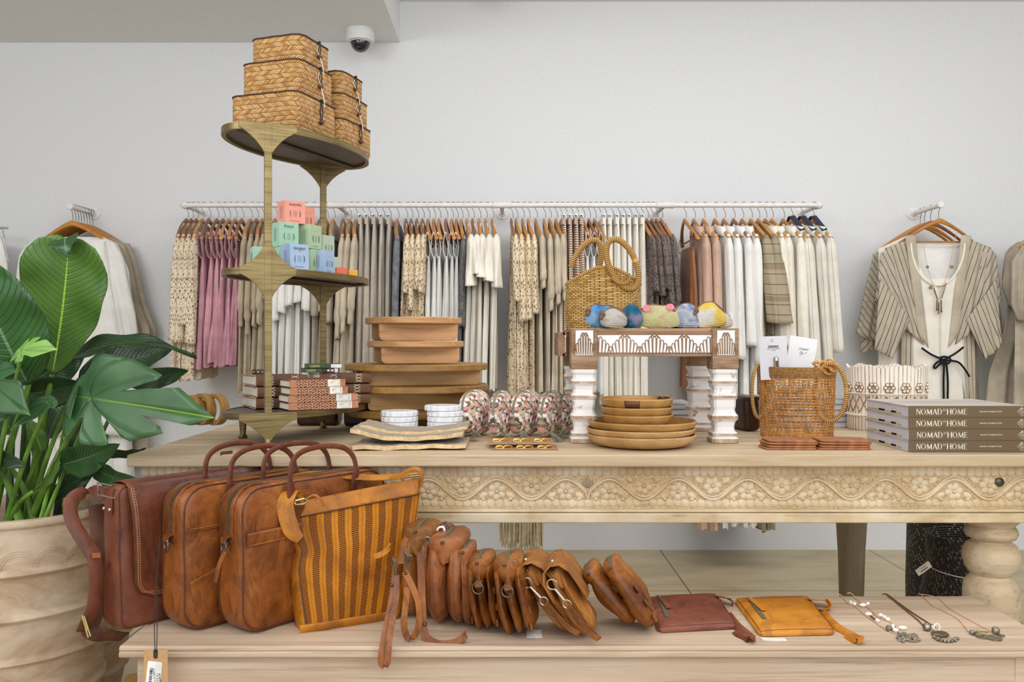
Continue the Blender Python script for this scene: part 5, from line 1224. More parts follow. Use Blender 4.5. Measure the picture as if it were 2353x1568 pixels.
# ---------------------------------------------------------------- carved whitewashed stool
g = G('distressed_white_on_wood'); f_ = g.noise(g.ob(), 26, 6, .65); ge = g.n('NewGeometry')
pt = g.ramp(ge.outputs['Pointiness'], [(.46, (0, 0, 0)), (.53, (1, 1, 1))])
wd = g.ramp(g.noise(g.map(g.ob(), (20, 20, 4)), 3, 5), [(.3, lin((132, 96, 68))), (.7, lin((176, 138, 104)))])
M_dist = g.done(g.mix(g.ramp(f_, [(.60, (0, 0, 0)), (.68, (1, 1, 1))]), lin((232, 228, 226)), wd), .8, 0, f_, .5, .003)
M_distb = m_wood('worn_edge_wood', (150, 116, 88), (188, 160, 134), (222, 210, 198), (30, 30, 30), .8)
M_dwood = m_wood('stool_brown_wood', (112, 82, 58), (152, 120, 92), (190, 164, 138), (5, 5, 24), .75)
M_wpaint = m_plain('chalky_white_paint', (236, 236, 238), .85, 0, .02, 50, .3)
sf, sb_ = 2.46, 2.86; sx0, sx1 = .167, .642; pw_ = .075; ZT_ = 1.236
stl = thing('carved_stool', 'white distressed carved wooden stool standing on the table', 'stool', ((sx0+sx1)/2, (sf+sb_)/2, TZ)); SO_ = Vector(stl.location)
def sw(n_, m_, mat, par=None, **k):
    o = obj(n_, m_, mat, par or stl, **k); o.location = (0, 0, 0) if par else -SO_; return o
M_stopm = m_wood('stool_top_wood', (138, 100, 72), (176, 138, 106), (206, 176, 148), (4, 20, 20), .75)
sw('seat', MB().box(((sx0+sx1)/2, (sf+sb_)/2+.01, ZT_-.005), (sx1-sx0-.01, sb_-sf-.02, .010)), M_stopm, bevel=.002)
def fan(m, cx, z0, w, h, M, side=0):         # carved lotus fan: arches of raised ribs
    for k, (dx, hh) in enumerate(((0, 1), (-.2, .98), (.2, .98), (-.38, .78), (.38, .78), (-.54, .55), (.54, .55), (-.70, .34), (.70, .34))):
        if side and dx*side < 0: continue
        ww = .105*w; x = cx+dx*w*.62; H = h*hh*.86
        pts = [(x-ww*.5-dx*.02*w, 0, z0)]+[(x-ww*.5*cos(a)+dx*.06*w, 0, z0+H-ww*.5+ww*.9*sin(a)) for a in [PI*q/6 for q in range(7)]]+[(x+ww*.5-dx*.02*w, 0, z0)]
        m.tube([tuple(M @ Vector(p)) for p in pts], .0017, 5)
    pts = [(cx-w*.16, 0, z0+h*.86), (cx-w*.08, 0, z0+h*.98), (cx, 0, z0+h*.92), (cx+w*.08, 0, z0+h*.98), (cx+w*.16, 0, z0+h*.86)]
    if not side: m.tube([tuple(M @ p) for p in smoothpath(pts, 4)], .0022, 5)
def rail(xa, xb, d, ax, nf, name='front_rail'):
    L = xb-xa; zb_, zt2 = 1.156, ZT_-.010; zc = (zb_+zt2)/2
    if ax == 'x': M = Tr(xa, d, 0)
    else: M = Tr(d, xa, 0) @ Rz(PI/2)
    r = sw(name, MB().box((L/2, .010, zc), (L, .02, zt2-zb_), M=M).box((L/2, .002, zt2-.004), (L, .012, .009), M=M).box((L/2, .002, zb_+.004), (L, .012, .008), M=M), M_dwood, smooth=False, bevel=.001)
    sw('painted_panel', MB().box((L/2, -.001, zc+.001), (L, .003, zt2-zb_-.020), M=M), M_wpaint, r); r.children[0].location = (0, 0, 0)
    m = MB(); w_ = L/nf
    for k in range(nf+1):
        fan(m, min(max(w_*k, w_*.0), L), zb_+.010, w_, zt2-zb_-.02, M @ Tr(0, -.0022, 0)) if 0 < k < nf else fan(m, .004 if k == 0 else L-.004, zb_+.010, w_, zt2-zb_-.02, M @ Tr(0, -.0022, 0), 1 if k == 0 else -1)
    for k in range(nf):
        pass
    r2 = sw('lotus_carving', m, M_dwood, r); return r
rail(sx0+pw_-.006, sx1-pw_+.006, sf+.014, 'x', 4)
rail(sf+pw_, sb_-pw_, sx0-.012, 'y', 3, 'side_rail'); rail(sf+pw_, sb_-pw_, sx1-.012, 'y', 3, 'side_rail')
rail(sx0+pw_, sx1-pw_, sb_-.03, 'x', 4, 'back_rail')
legp = [(1.0, 1.120), (.97, 1.110), (.86, 1.104), (.84, 1.096), (.99, 1.086), (1.0, 1.079), (.86, 1.072), (.80, 1.062), (.84, 1.052), (.98, 1.045), (1.0, 1.038), (.88, 1.033), (.86, 1.014), (.80, 1.004), (.86, .996), (1.03, .988), (1.03, .978), (.84, .970), (.76, .956), (.80, .944), (1.0, .938), (1.0, .931), (.92, .928), (1.06, .923), (1.08, .911)]
for xi, px0 in enumerate((sx0, sx1-pw_)):
    for yi, py0 in enumerate((sf, sb_-pw_)):
        cx, cy = px0+pw_/2, py0+pw_/2; h = pw_/2*.96
        P = []
        for k, z in legp:
            a = h*k; c_ = a*.22
            P.append([(cx+x, cy+y, z+.001*nz((x*30, y*30, z*50))) for x, y in ((-a+c_, -a), (a-c_, -a), (a, -a+c_), (a, a-c_), (a-c_, a), (-a+c_, a), (-a, a-c_), (-a, -a+c_))])
        mg_ = MB().grid(P, cu=True, caps=True)
        for j in range(len(legp)-1):
            if min(legp[j][0], legp[j+1][0]) >= .98 or j == len(legp)-2:
                for q in range(8): mg_.m[j*8+q] = 1
        lg = sw('leg', mg_, [M_dist, M_distb], smooth=False)
        bl = sw('corner_block', MB().box((cx, cy, (1.120+ZT_)/2), (pw_, pw_, ZT_-1.120)), M_dwood, lg, smooth=False, bevel=.003)
        if yi == 0:
            sw('painted_panel', MB().box((cx, py0-.0005, 1.195), (pw_*.66, .003, .070)), M_wpaint, lg)
            m = MB(); fan(m, cx, 1.162, pw_*.75, .062, Tr(0, py0-.0022, 0)); sw('lotus_carving', m, M_dwood, lg)
# ---------------------------------------------------------------- wicker handbag on the stool
def m_wicker(name, c1, c2, c3, row=.0052, cell=.017, gapc=None):
    g = G(name); s = g.sep(g.uv()); v = g.mt('DIVIDE', s[1], row); r = g.mt('FLOOR', v); fv = g.mt('FRACT', v)
    t = g.mt('ADD', g.mt('DIVIDE', s[0], cell), g.mt('MULTIPLY', g.mt('MODULO', r, 2), .5)); k = g.mt('FLOOR', t); ft_ = g.mt('FRACT', t)
    h1 = g.mt('SINE', g.mt('MULTIPLY', ft_, PI)); h2 = g.mt('SINE', g.mt('MULTIPLY', fv, PI)); hh = g.mt('MULTIPLY', g.mt('POWER', h1, .6), g.mt('POWER', h2, .7))
    rn = g.rnd(g.comb(k, r, 0)); col = g.ramp(rn, [(0, lin(c1)), (.5, lin(c2)), (1, lin(c3))])
    col = g.mix(g.ramp(hh, [(.12, (1, 1, 1)), (.5, (0, 0, 0))]), col, lin([x*.38 for x in c1]))
    return g.done(col, .5, 0, hh, 1, .004)
M_wick = m_wicker('golden_wicker', (190, 136, 60), (222, 176, 98), (238, 200, 128))
g = G('wrapped_rattan'); s_ = g.sep(g.uv()); hh = g.mt('SINE', g.mt('MULTIPLY', g.mt('FRACT', g.mt('DIVIDE', s_[1], .006)), PI))
M_wrap = g.done(g.mix(g.ramp(hh, [(.1, (1, 1, 1)), (.6, (0, 0, 0))]), lin((208, 158, 86)), lin((118, 78, 34))), .5, 0, hh, 1, .003)
wb = thing('wicker_handbag', 'golden wicker handbag with two round handles standing on the carved stool', 'handbag', (Xat(1386, 2.70), 2.70, ZT_)); wb.rotation_euler = (0, 0, .06)
S_ = 741.
NRg = 64; P = []; U = []
def wbr(z):      # half-widths of the bag at height z
    q = z/.215; return .118-.006*q-.012*max(0, q-.55)**1.2*0, .060-.034*q
HT = .205
for j in range(21):
    v = j/20; row = []; ur = []
    for i in range(NRg):
        a = 2*PI*i/NRg; q = cos(a); top = .148+.038*math.exp(-(q/.55)**2)-.014*(abs(q)**6)
        if sin(a) < 0: top -= .0
        z = top*1.02*v; w_, d_ = wbr(z); w_ *= (1-.04*(1-v)**4)
        x = w_*abs(q)**.75*(1 if q > 0 else -1); y = d_*abs(sin(a))**.75*(1 if sin(a) > 0 else -1)
        row.append((x, y, z+.0005)); ur.append((i/NRg*.52, z))
    ur.append((.52, ur[0][1])); P.append(row); U.append(ur)
m = MB().grid(P, cu=True, uvs=U); m.f.append(list(range(NRg))[::-1]); m.uv.append([(0, 0)]*NRg); m.m.append(0)
obj('bag_body', m, M_wick, wb, solid=.003)
obj('rim', MB().tube(P[-1], .0055, 8, closed=True), M_wrap, wb)
Pl = [[(x*.95, y*.86, z) for x, y, z in r] for r in (P[3], P[-2])]
obj('lining', MB().grid(Pl, cu=True), m_fabric('brown_lining', (126, 104, 82)), wb)
def ell(cx, cz, rx, rz, tilt, y, n=40): return [(cx+rx*cos(a)*cos(tilt)-rz*sin(a)*sin(tilt), y, cz+rx*cos(a)*sin(tilt)+rz*sin(a)*cos(tilt)) for a in [2*PI*k/n for k in range(n)]]
def bx(px, py): return (px-1386)/S_, (757-py)/S_
cx, cz = bx(1425, 609)
obj('handle', MB().tube(ell(cx, cz, .041, .081, .42, -.040), .0095, 10, closed=True), M_wrap, wb)
cx, cz = bx(1347, 612)
arc_ = [(cx+.044*cos(a)*1.0, .030, cz+.085*sin(a)+.0) for a in [PI*k/16 for k in range(17)]]
arc_ = [(x+(z-cz)*.33, y, z) for x, y, z in arc_]
obj('handle', MB().tube(arc_, .0095, 10), M_wrap, wb)
cl = [bx(1400, 640), bx(1415, 652), bx(1432, 652), bx(1440, 640), bx(1436, 632)]
obj('toggle_loop', MB().tube(smoothpath([(a, -.050, b) for a, b in cl], 5), .006, 8), M_wrap, wb)
# ---------------------------------------------------------------- fabric purses on the stool
def m_patch(name, c1, c2, c3, sc=60, seed=0, thr=.5):
    g = G(name); uv = g.map(g.uv(), (1, 1, 1), loc=(seed, seed*.3, 0)); n1 = g.noise(uv, 18, 3); st = g.sep(uv)
    ln = g.mt('SINE', g.mt('MULTIPLY', g.mt('ADD', st[1], g.mt('MULTIPLY', g.noise(uv, 30, 2), .01)), 1500))
    c = g.ramp(n1, [(.38, lin(c1)), (thr, lin(c2)), (.62, lin(c3))]); c = g.mix(g.mt('MULTIPLY', g.mt('ADD', ln, 1), .12), c, lin([x*.5 for x in c1]))
    return g.done(c, .9, 0, ln, .6, .002, spec=.1)
PUR = [(1392, 2.50, .105, .072, 'blue', ((60, 118, 170), (96, 150, 200), (140, 176, 210)), .5, -.3, 'bright blue quilted purse at the left of the stool top'),
       (1412, 2.47, .072, .055, 'grey', ((176, 170, 160), (204, 198, 188), (196, 190, 184)), .15, -.25, 'small pale grey stitched purse in front of the blue one'),
       (1450, 2.50, .060, .065, 'teal', ((30, 90, 120), (50, 120, 150), (150, 140, 170)), -.5, -.1, 'teal and multicoloured corded purse beside the grey one'),
       (1516, 2.50, .125, .070, 'lime', ((196, 190, 130), (214, 206, 156), (202, 180, 150)), -.05, -.25, 'olive green purse with pink flower patches in the middle of the stool'),
       (1580, 2.50, .076, .068, 'plaid', ((150, 166, 196), (206, 206, 214), (120, 140, 184)), -.1, -.2, 'blue and white plaid purse right of the olive one'),
       (1632, 2.50, .085, .072, 'yellow', ((236, 198, 70), (232, 206, 110), (226, 222, 216)), .05, -.2, 'yellow and white stitched purse near the right stool corner'),
       (1656, 2.54, .080, .052, 'cream', ((220, 214, 206), (232, 226, 216), (210, 190, 180)), .3, -.4, 'cream purse at the right end of the stool top'),
       (1556, 2.56, .07, .058, 'navy', ((40, 40, 110), (60, 60, 130), (70, 110, 90)), .1, -.1, 'navy and green purse peeking out behind the plaid one')]
M_pinkf = m_plain('pink_flower_patch', (224, 130, 146), .9, 0, .15, 90); M_mcord = m_patch('multicolour_cord', (60, 50, 50), (200, 120, 110), (120, 150, 110), seed=5)
for i, (px, d, w_, h, nm, cs, yaw, tilt, lab) in enumerate(PUR):
    t = thing('fabric_purse', lab, 'purse', (Xat(px, d), d, ZT_+.003), yaw, 'patchwork fabric purses'); t.rotation_euler = (tilt, 0, yaw)
    ol = []
    for k in range(36):
        a = 2*PI*k/36; x = cos(a); z = sin(a); up = (1+.18*sin(a*2+i)) if z > 0 else 1
        ol.append((w_*.56*(abs(x)**.8)*(1 if x > 0 else -1)*(1 if z < 0 else 1-.30*z)*(1 if x > 0 or i % 2 else 1.1), h/2+h*.53*(abs(z)**(1.15 if z > 0 else .45))*(1 if z > 0 else -1)*(1-.22*math.exp(-((x-.1)/.3)**2)*(z > 0 and i % 3 == 0))))
    obj('purse_body', pillow(ol, .034, 1.8, wr=.008, seed=i*3), m_patch('patch_'+nm, *cs, seed=i), t)
    pts = sorted([(x, 0, z) for x, z in ol if z > h*.62], key=lambda p: p[0])
    obj('top_edge', MB().tube(pts, .0032, 6), M_mcord, t)
    obj('cord_bobble', MB().ball((pts[0][0], -.006, pts[0][2]), .009, 10, 8).ball((pts[0][0]-.006, -.01, pts[0][2]-.01), .007, 8, 6), M_mcord, t)
    if nm == 'lime':
        for (x, z) in ((-.038, h*.78), (.030, h*.82)): obj('flower_patch', MB().lathe([(.001, 0), (.010, 0), (.012, -.002), (.001, -.003)], 10, M=Tr(x, -.017, z) @ Rx(PI/2-.3)), M_pinkf, t)
# ---------------------------------------------------------------- open cane basket
M_cane = m_plain('honey_cane', (190, 136, 70), .45, 0, .25, 50, .3)
cbx, cby, cbr, cbh = .868, 2.655, .1125, .213
cb = thing('cane_basket', 'round open weave cane basket with two ring handles beside the stool', 'basket', (cbx, cby, TZ))
def cr(z): return cbr*(.93+.07*z/cbh)
m = MB(); NR_ = 21; NH = 48; hb = cbh-.034
for k in range(NR_+1):
    z = .004+hb*k/NR_; R = cr(z); m.tube([((R+.0012*(1 if (i+k) % 2 else -1))*cos(2*PI*i/NH), (R+.0012*(1 if (i+k) % 2 else -1))*sin(2*PI*i/NH), z) for i in range(NH)], .0014, 4, closed=True)
m2 = MB()
for s_ in (-1, 1):
    for k in range(NH):
        a = 2*PI*k/NH; m2.tube([((cr(z)-.0005*s_)*cos(a+s_*q*.30), (cr(z)-.0005*s_)*sin(a+s_*q*.30), z) for q, z in [(j/8, .002+(hb+.004)*j/8) for j in range(9)]], .0012, 3, caps=False)
obj('woven_wall', m, M_cane, cb); obj('diagonal_canes', m2, M_cane, cb)
M_caned = m_herring('dense_cane_band', (170, 116, 56), (200, 144, 78), (214, 164, 98), row=.0055, sw=.0045)
P = [[(R*cos(2*PI*i/64), R*sin(2*PI*i/64), z) for i in range(64)] for R, z in ((cbr-.002, cbh-.034), (cbr+.001, cbh-.030), (cbr+.002, cbh-.004), (cbr, cbh), (cbr-.004, cbh-.002), (cbr-.004, cbh-.03))]
obj('rim_band', MB().grid(P, cu=True, uvs=[[(i/64*.7, r_[0][2]) for i in range(65)] for r_ in P]), M_caned, cb)
obj('base', MB().lathe([(.001, .002), (cbr*.93, .002), (cbr*.93, .006), (.001, .006)], 48), M_cane, cb)
M_inner = m_fabric('pale_inner_pouch', (176, 158, 150))
def rp(px, py, d): return W(px, py, d)-Vector(cb.location)
cx_, cz_ = 1908, 902; rng = []
for k in range(44):
    a = 2*PI*k/44; px, py = cx_+37*cos(a), cz_+66*sin(a); rng.append(rp(px, py, 2.545-.02*cos(a)))
obj('ring_handle', MB().tube(rng, .0062, 10, closed=True), M_wrap, cb)
rng = []
for k in range(44):
    a = 2*PI*k/44; rng.append((-cbr-.006-.010*cos(a)*1.0+.0, .045*cos(a)*1.0-.02, .115+.075*sin(a)))
rng = [rp(1744+16*cos(2*PI*k/44)*1.0, 900+60*sin(2*PI*k/44), 2.64+.04*cos(2*PI*k/44)) for k in range(44)]
obj('ring_handle', MB().tube(rng, .0055, 10, closed=True), M_wrap, cb)
m = MB()
for (a, b, r) in ((1893, 842, 12), (1906, 836, 12), (1918, 845, 11), (1904, 852, 10)):
    m.tube([rp(a+r*cos(q), b+r*.8*sin(q), 2.555+.008*sin(q*2)) for q in [2*PI*k/16 for k in range(16)]], .0035, 6, closed=True)
m.tube([rp(a, b, 2.575) for a, b in ((1868, 838), (1876, 830), (1884, 838), (1892, 830))], .006, 6)
obj('handle_knot', m, M_cane, cb)
# swing cards in the basket
M_card = m_plain('white_card', (236, 236, 240), .7, 0, .01, 20, 0); M_ink = m_plain('black_ink', (30, 30, 34), .6); M_cardg = m_plain('pale_grey_card', (214, 214, 220), .7, 0, .01, 20, 0)
for i, (px, d, w_, h, rot, lab) in enumerate(((1780, 2.60, .083, .13, .035, 'pale card with barcode tucked in the cane basket'), (1834, 2.66, .085, .13, -.16, 'white card with handwritten lettering in the cane basket'))):
    zb_ = Zat(842, d)-.04
    t = thing('swing_card', lab, 'card', (Xat(px, d), d, zb_)); t.rotation_euler = (-.06, rot*-1 if i else -.03, 0)
    obj('card', MB().box((0, 0, h/2), (w_, .0012, h)), M_cardg if i == 0 else M_card, t)
    if i == 0:
        m = MB(); rs = random.Random(2); x = -.014
        while x < .016: b = rs.uniform(.0006, .0016); m.box((x, -.0009, h*.76), (b, .0004, .007)); x += b+rs.uniform(.0005, .0012)
        obj('barcode', m, M_ink, t)
        text('small_print', 'BLK M E 2-3 HM RB\nA1.6.M', .0045, M_ink, t, (.001, -.0009, h*.69), (PI/2, 0, 0))
        obj('hang_hole', MB().lathe([(.003, -.0003), (.0045, -.0003), (.0045, .0003), (.003, .0003), (.003, -.0003)], 16, M=Tr(-.003, -.0009, h*.90) @ Rx(PI/2)), m_plain('grey_hole_ring', (150, 150, 156), .6), t)
        obj('clasp', MB().tube([(.006, -.004, .035), (.006, -.004, .062)], .008, 12).ball((.006, -.004, .062), .008, 12, 6), M_steel, t)
        obj('leather_strip', MB().tube([(.006, -.010, .030), (.006, -.011, .056)], .0038, 8), M_toggle, t)
    else:
        text('lettering', 'OLIDAY', .0095, M_ink, t, (.004, -.0009, h*.72), (PI/2, 0, 0), .9)
        obj('script_lettering', MB().tube(smoothpath([(-.008+a*.004, -.0012, h*.60+b*.004) for a, b in ((0, 0), (1.2, 2.2), (1.6, 1), (.6, -2.2), (1.4, 0), (2.6, .8), (2.0, 1.2), (1.9, .2), (3.2, .2), (4.2, 1.2), (6, 1.6))], 4), .0004, 4), M_ink, t)
# ---------------------------------------------------------------- dark case, magazines, planter
t = thing('dark_leather_bag', 'dark brown glossy leather bag standing behind the right stool leg', 'bag', (Xat(1712, 2.84), 2.84, TZ)); t.rotation_euler = (0, -.05, .2)
obj('bag_body', MB().box((0, 0, .058), (.055, .12, .112)), M_dkl, t, bevel=.014, seg=4); obj('flap', MB().box((.001, -.0, .105), (.05, .124, .016)), M_dkl, t, bevel=.006)
M_mag = m_plain('pale_magazine_edges', (206, 208, 216), .6, 0, .04, 8); M_magb = m_plain('magazine_cover_edge', (150, 146, 146), .6, 0, .2, 20)
def mags(px0, px1, d, n, h, tot, who, yaw=0):
    for i in range(n):
        z = TZ+i*(h+.001)+.0005; x0, x1 = Xat(px0, d), Xat(px1, d)
        t = thing('magazine', f'thick pale magazine lying flat, {ORD[i]} from the bottom of the pile {who}', 'magazine', ((x0+x1)/2, d+.12, z), yaw+.01*(i % 2), 'magazines at the back of the table')
        obj('page_block', MB().box((0, 0, h/2), (x1-x0-.004, .22, h-.003)), M_mag, t)
        obj('cover', MB().box((0, 0, h-.0008), (x1-x0, .226, .0016)).box((0, 0, .0008), (x1-x0, .226, .0016)), M_magb, t)
mags(1722, 1978, 2.90, 5, .0185, .1, 'behind the cane basket')
mags(1546, 1600, 2.93, 4, .0185, .09, 'seen through the stool')
g = G('cream_glaze_with_brown_wash'); s_ = g.sep(g.uv())
gr = g.mt('SINE', g.mt('MULTIPLY', s_[0], 2*PI/.0125)); wv_ = g.noise(g.map(g.ob(), (24, 24, 8)), 1.4, 4)
stv = g.mt('MULTIPLY', g.ramp(gr, [(.62, (0, 0, 0)), (.95, (1, 1, 1))]), g.ramp(wv_, [(.3, (.25,)*3), (.6, (1,)*3)]))
M_glz1 = g.done(g.mix(stv, lin((236, 228, 214)), lin((134, 92, 58))), .55, 0, gr, -.6, .004)
M_glz = m_plain('cream_glaze', (234, 226, 212), .5, 0, .05, 50, .3); M_wash = m_plain('brown_glaze_wash', (140, 98, 62), .6, 0, .3, 70, .4)
pz = thing('carved_planter', 'cream ceramic planter with brown washed grooves and a wavy rim behind the books', 'planter', (1.235, 2.865, TZ))
def plw(a, z):
    lob = .120+.008*abs(sin(1.5*a+.4))**.6; return lob
NP_ = 120; P = []; U = []
for z, q in ((0, .94), (.004, .97), (.045, .97), (.048, 1.0), (.052, 1), (.055, .97), (.115, .97), (.118, 1), (.123, 1), (.126, .975), (.20, 1.0), (.208, 1.0)):
    row = []; ur = []
    for i in range(NP_):
        a = 2*PI*i/NP_; R = plw(a, z)*q; gz = 0
        if z > .19: gz = .004*sin(a*7)+.003*sin(a*13+1)
        if .126 <= z or z < .045: R -= .0014*(1+sin(i*2*PI/4))*.5*0
        row.append((R*cos(a)*1.02, R*sin(a)*.85, z+gz)); ur.append((i/NP_*.75, z))
    ur.append((.75, z)); P.append(row); U.append(ur)
P.append([(x*.95, y*.95, z) for x, y, z in P[-1]]); U.append(U[-1]); P.append([(x*.93, y*.93, .03) for x, y, z in P[-1]]); U.append([(0, 0)]*(NP_+1))
obj('planter_body', MB().grid(P, cu=True, uvs=U), M_glz1, pz, angle=50)
mf, mc = MB(), MB()
for k in range(16):
    a = 2*PI*k/16+.1; R = plw(a, .14)*.985; c = Vector((R*cos(a)*1.02, R*sin(a)*.85, .140)); rad = Vector((cos(a), sin(a), 0)); tg = Vector((-sin(a), cos(a), 0))
    for q in range(6):
        b = 2*PI*q/6; cc = c+tg*.011*cos(b)+Vector((0, 0, .011*sin(b)))+rad*.001
        mf.tube([cc+tg*.0065*cos(w_)+Vector((0, 0, .0065*sin(w_)))+rad*.001 for w_ in [2*PI*u/10 for u in range(10)]], .0011, 4, closed=True)
        mc.ball(cc, .0052, 8, 5)
for k in range(26):
    a0 = 2*PI*k/26; 
    for s1, s2 in ((0, 1), (1, 0)):
        pts = [((plw(a0+2*PI/26*u, .09)*.975)*cos(a0+2*PI/26*u)*1.02, (plw(a0+2*PI/26*u, .09)*.975)*sin(a0+2*PI/26*u)*.85, .060+.052*(u if s1 == 0 else 1-u)) for u in [j/4 for j in range(5)]]
        mf.tube(pts, .0016, 4)
obj('brown_relief_lines', mf, M_wash, pz); obj('rosettes', mc, M_glz, pz)
b = []
for zz in (.050, .1205):
    obj('raised_band', MB().tube([(plw(a, 0)*1.0*cos(a)*1.02, plw(a, 0)*1.0*sin(a)*.85, zz) for a in [2*PI*i/80 for i in range(80)]], .0026, 6, closed=True), M_glz, pz)
# ---------------------------------------------------------------- lifestyle books
M_spine = m_plain('brown_book_spine', (104, 84, 58), .6, 0, .03, 200, .2); M_bcov = m_wood('photo_cover_planks', (150, 140, 134), (188, 180, 172), (206, 198, 190), (3, 22, 22), .4)
M_bpage = m_plain('coated_page_edges', (196, 196, 208), .6, 0, .05, 3); M_bprint = m_plain('printed_page_bleed', (176, 164, 110), .6, 0, .2, 10); M_bdk = m_plain('dark_page_bleed', (90, 66, 44), .6, 0, .3, 40)
M_lett = m_plain('cream_lettering', (228, 222, 208), .6)
def serif(ch):            # stroke letters with thick and thin strokes: list of (x0,z0,x1,z1,width)
    k, n = .15, .075
    D = {'N': (.86, [(.14, 0, .14, 1, n), (.14, 1, .74, 0, k), (.74, 0, .74, 1, n), (.02, .985, .2, .985, .03), (.04, .015, .26, .015, .03), (.62, .985, .86, .985, .03)]),
         'M': (1.06, [(.14, 0, .18, 1, n), (.18, 1, .52, .06, k), (.52, .06, .86, 1, n), (.88, 0, .86, 1, k), (.03, .985, .2, .985, .03), (.03, .015, .26, .015, .03), (.76, .015, 1.02, .015, .03), (.84, .985, 1.0, .985, .03)]),
         'A': (.84, [(.10, 0, .42, 1, n), (.42, 1, .74, 0, k), (.2, .34, .62, .34, .045), (0, .015, .22, .015, .03), (.6, .015, .86, .015, .03)]),
         'D': (.88, [(.16, 0, .16, 1, k), (.02, .985, .4, .985, .035), (.02, .015, .4, .015, .035)]),
         'T': (.74, [(.37, 0, .37, 1, k), (.04, .98, .70, .98, .045), (.05, .84, .05, .98, .03), (.69, .84, .69, .98, .03), (.24, .015, .5, .015, .03)]),
         'H': (.92, [(.16, 0, .16, 1, k), (.76, 0, .76, 1, k), (.16, .52, .76, .52, .045), (.03, .985, .3, .985, .03), (.03, .015, .3, .015, .03), (.62, .985, .9, .985, .03), (.62, .015, .9, .015, .03)]),
         'E': (.72, [(.16, 0, .16, 1, k), (.03, .98, .6, .98, .04), (.16, .52, .5, .52, .04), (.03, .02, .64, .02, .04), (.6, .84, .6, .98, .03), (.64, .02, .64, .18, .03), (.5, .42, .5, .62, .03)]),
         'O': (.94, [])}
    return D[ch]
def title(m, s, x, z, h, y):
    for ch in s:
        w_, st_ = serif(ch)
        for (a, b, c, d, wd) in st_: 
            p, q = Vector((x+a*h, z+b*h)), Vector((x+c*h, z+d*h)); t_ = (q-p).normalized(); nn = Vector((-t_.y, t_.x))*wd*h/2
            vs = [(p+nn), (q+nn), (q-nn), (p-nn)]; m.add([(v.x, y, v.y) for v in vs], [[0, 1, 2, 3]])
        if ch in 'OD':
            cx_ = .44 if ch == 'O' else .38; R = .40 if ch == 'O' else .42; n = 28; P = [[], []]
            a0, a1 = (0, 2*PI) if ch == 'O' else (-PI/2, PI/2)
            for i in range(n+1):
                a = a0+(a1-a0)*i/n; wd = .045+.10*abs(cos(a))
                P[0].append((x+h*(cx_+R*cos(a)), y, z+h*(.5+.51*sin(a)))); P[1].append((x+h*(cx_+(R-wd)*cos(a)), y, z+h*(.5+(.51-.04)*sin(a))))
            m.grid(P)
        x += w_*h
    return x
bh = .0298; BXX, BYY = 1.033, 2.267; BL = .312
for i in range(4):
    l = ['bottom', 'second from bottom', 'second from top', 'top'][i]
    t = thing('coffee_table_book', f'brown spined coffee table book reading NOMAD AT HOME, {l} of the stack', 'book', (BXX+(.0015 if i == 1 else 0), BYY, TZ+.0004+i*(bh+.0004)), .0, 'coffee table books on the table corner')
    obj('page_block', MB().box((BL/2, .14, bh/2), (BL-.006, .268, bh-.005)), M_bpage, t)
    obj('cover', MB().box((BL/2, .139, bh-.0013), (BL, .278, .0026)).box((BL/2, .139, .0013), (BL, .278, .0026)), M_bcov, t, bevel=.0005)
    obj('spine', MB().box((BL/2, .0005, bh/2), (BL, .003, bh)), M_spine, t, bevel=.0008)
    for (y0, y1, mm) in ((.05, .268, M_bprint), (.08, .11, M_bdk), (.15, .19, M_bdk)):
        obj('page_bleed', MB().box((.0026, (y0+y1)/2, .0065 if mm is M_bprint else .0078), (.0012, y1-y0, .004 if mm is M_bprint else .005)), mm, t)
    m = MB(); hh = .0150; x = title(m, 'NOMAD', .0185, bh*.5-hh*.5, hh, -.0013); x2 = title(m, 'AT', x+.0008, bh*.5+.0018, .0056, -.0013); title(m, 'HOME', x2+.0012, bh*.5-hh*.5, hh, -.0013)
    obj('title_lettering', m, M_lett, t)
    text('author_lettering', 'HILARY ROBERTSON', .0050, M_lett, t, (.213, -.0014, bh*.5), (PI/2, 0, 0), 1.25)
    lx_ = .2945; m = MB()
    for R, wd in ((.0115, .0011), (.0062, .0008)):
        m.tube([(lx_+R*cos(a), -.0014, bh*.5+R*sin(a)) for a in [0, PI/2, PI, 1.5*PI]], wd/2, 4, closed=True)
    m.tube([(lx_+.0030*cos(a), -.0014, bh*.5+.0030*sin(a)) for a in [2*PI*k/12 for k in range(12)]], .0004, 4, closed=True)
    for sx in (-1, 1): m.tube([(lx_+sx*.0055, -.0014, bh*.5+.005), (lx_, -.0014, bh*.5+.0095), (lx_-sx*.002, -.0014, bh*.5+.006)], .0004, 4)
    obj('diamond_logo', m, M_lett, t)
# ---------------------------------------------------------------- coin pouches
M_coin = m_leather('tan_coin_leather', (136, 84, 48), (166, 104, 62), (184, 122, 78), .55, 14)
for s_, (px, n, ww, lab) in enumerate(((1748, 4, .138, 'left'), (1868, 4, .142, 'right'))):
    for i in range(n):
        ro = .05*((i % 3)-1); w_ = ww-.006*(i % 2)
        o = obj('leather_wallet', MB().prism(rrect(w_, .085, .012, 5), .0052, bev=.0014), M_coin, angle=40)
        o.location = (Xat(px, 2.36)+.069+.002*i, 2.352+.002*i, TZ+.0006+i*.0066); o.rotation_euler = (.012*(i % 2), .006*i, ro*.6)
        tag(o, f'tan leather wallet, {["bottom", "second", "third", "top"][i]} of the {lab} pile before the books', 'wallet', 'tan leather wallets')
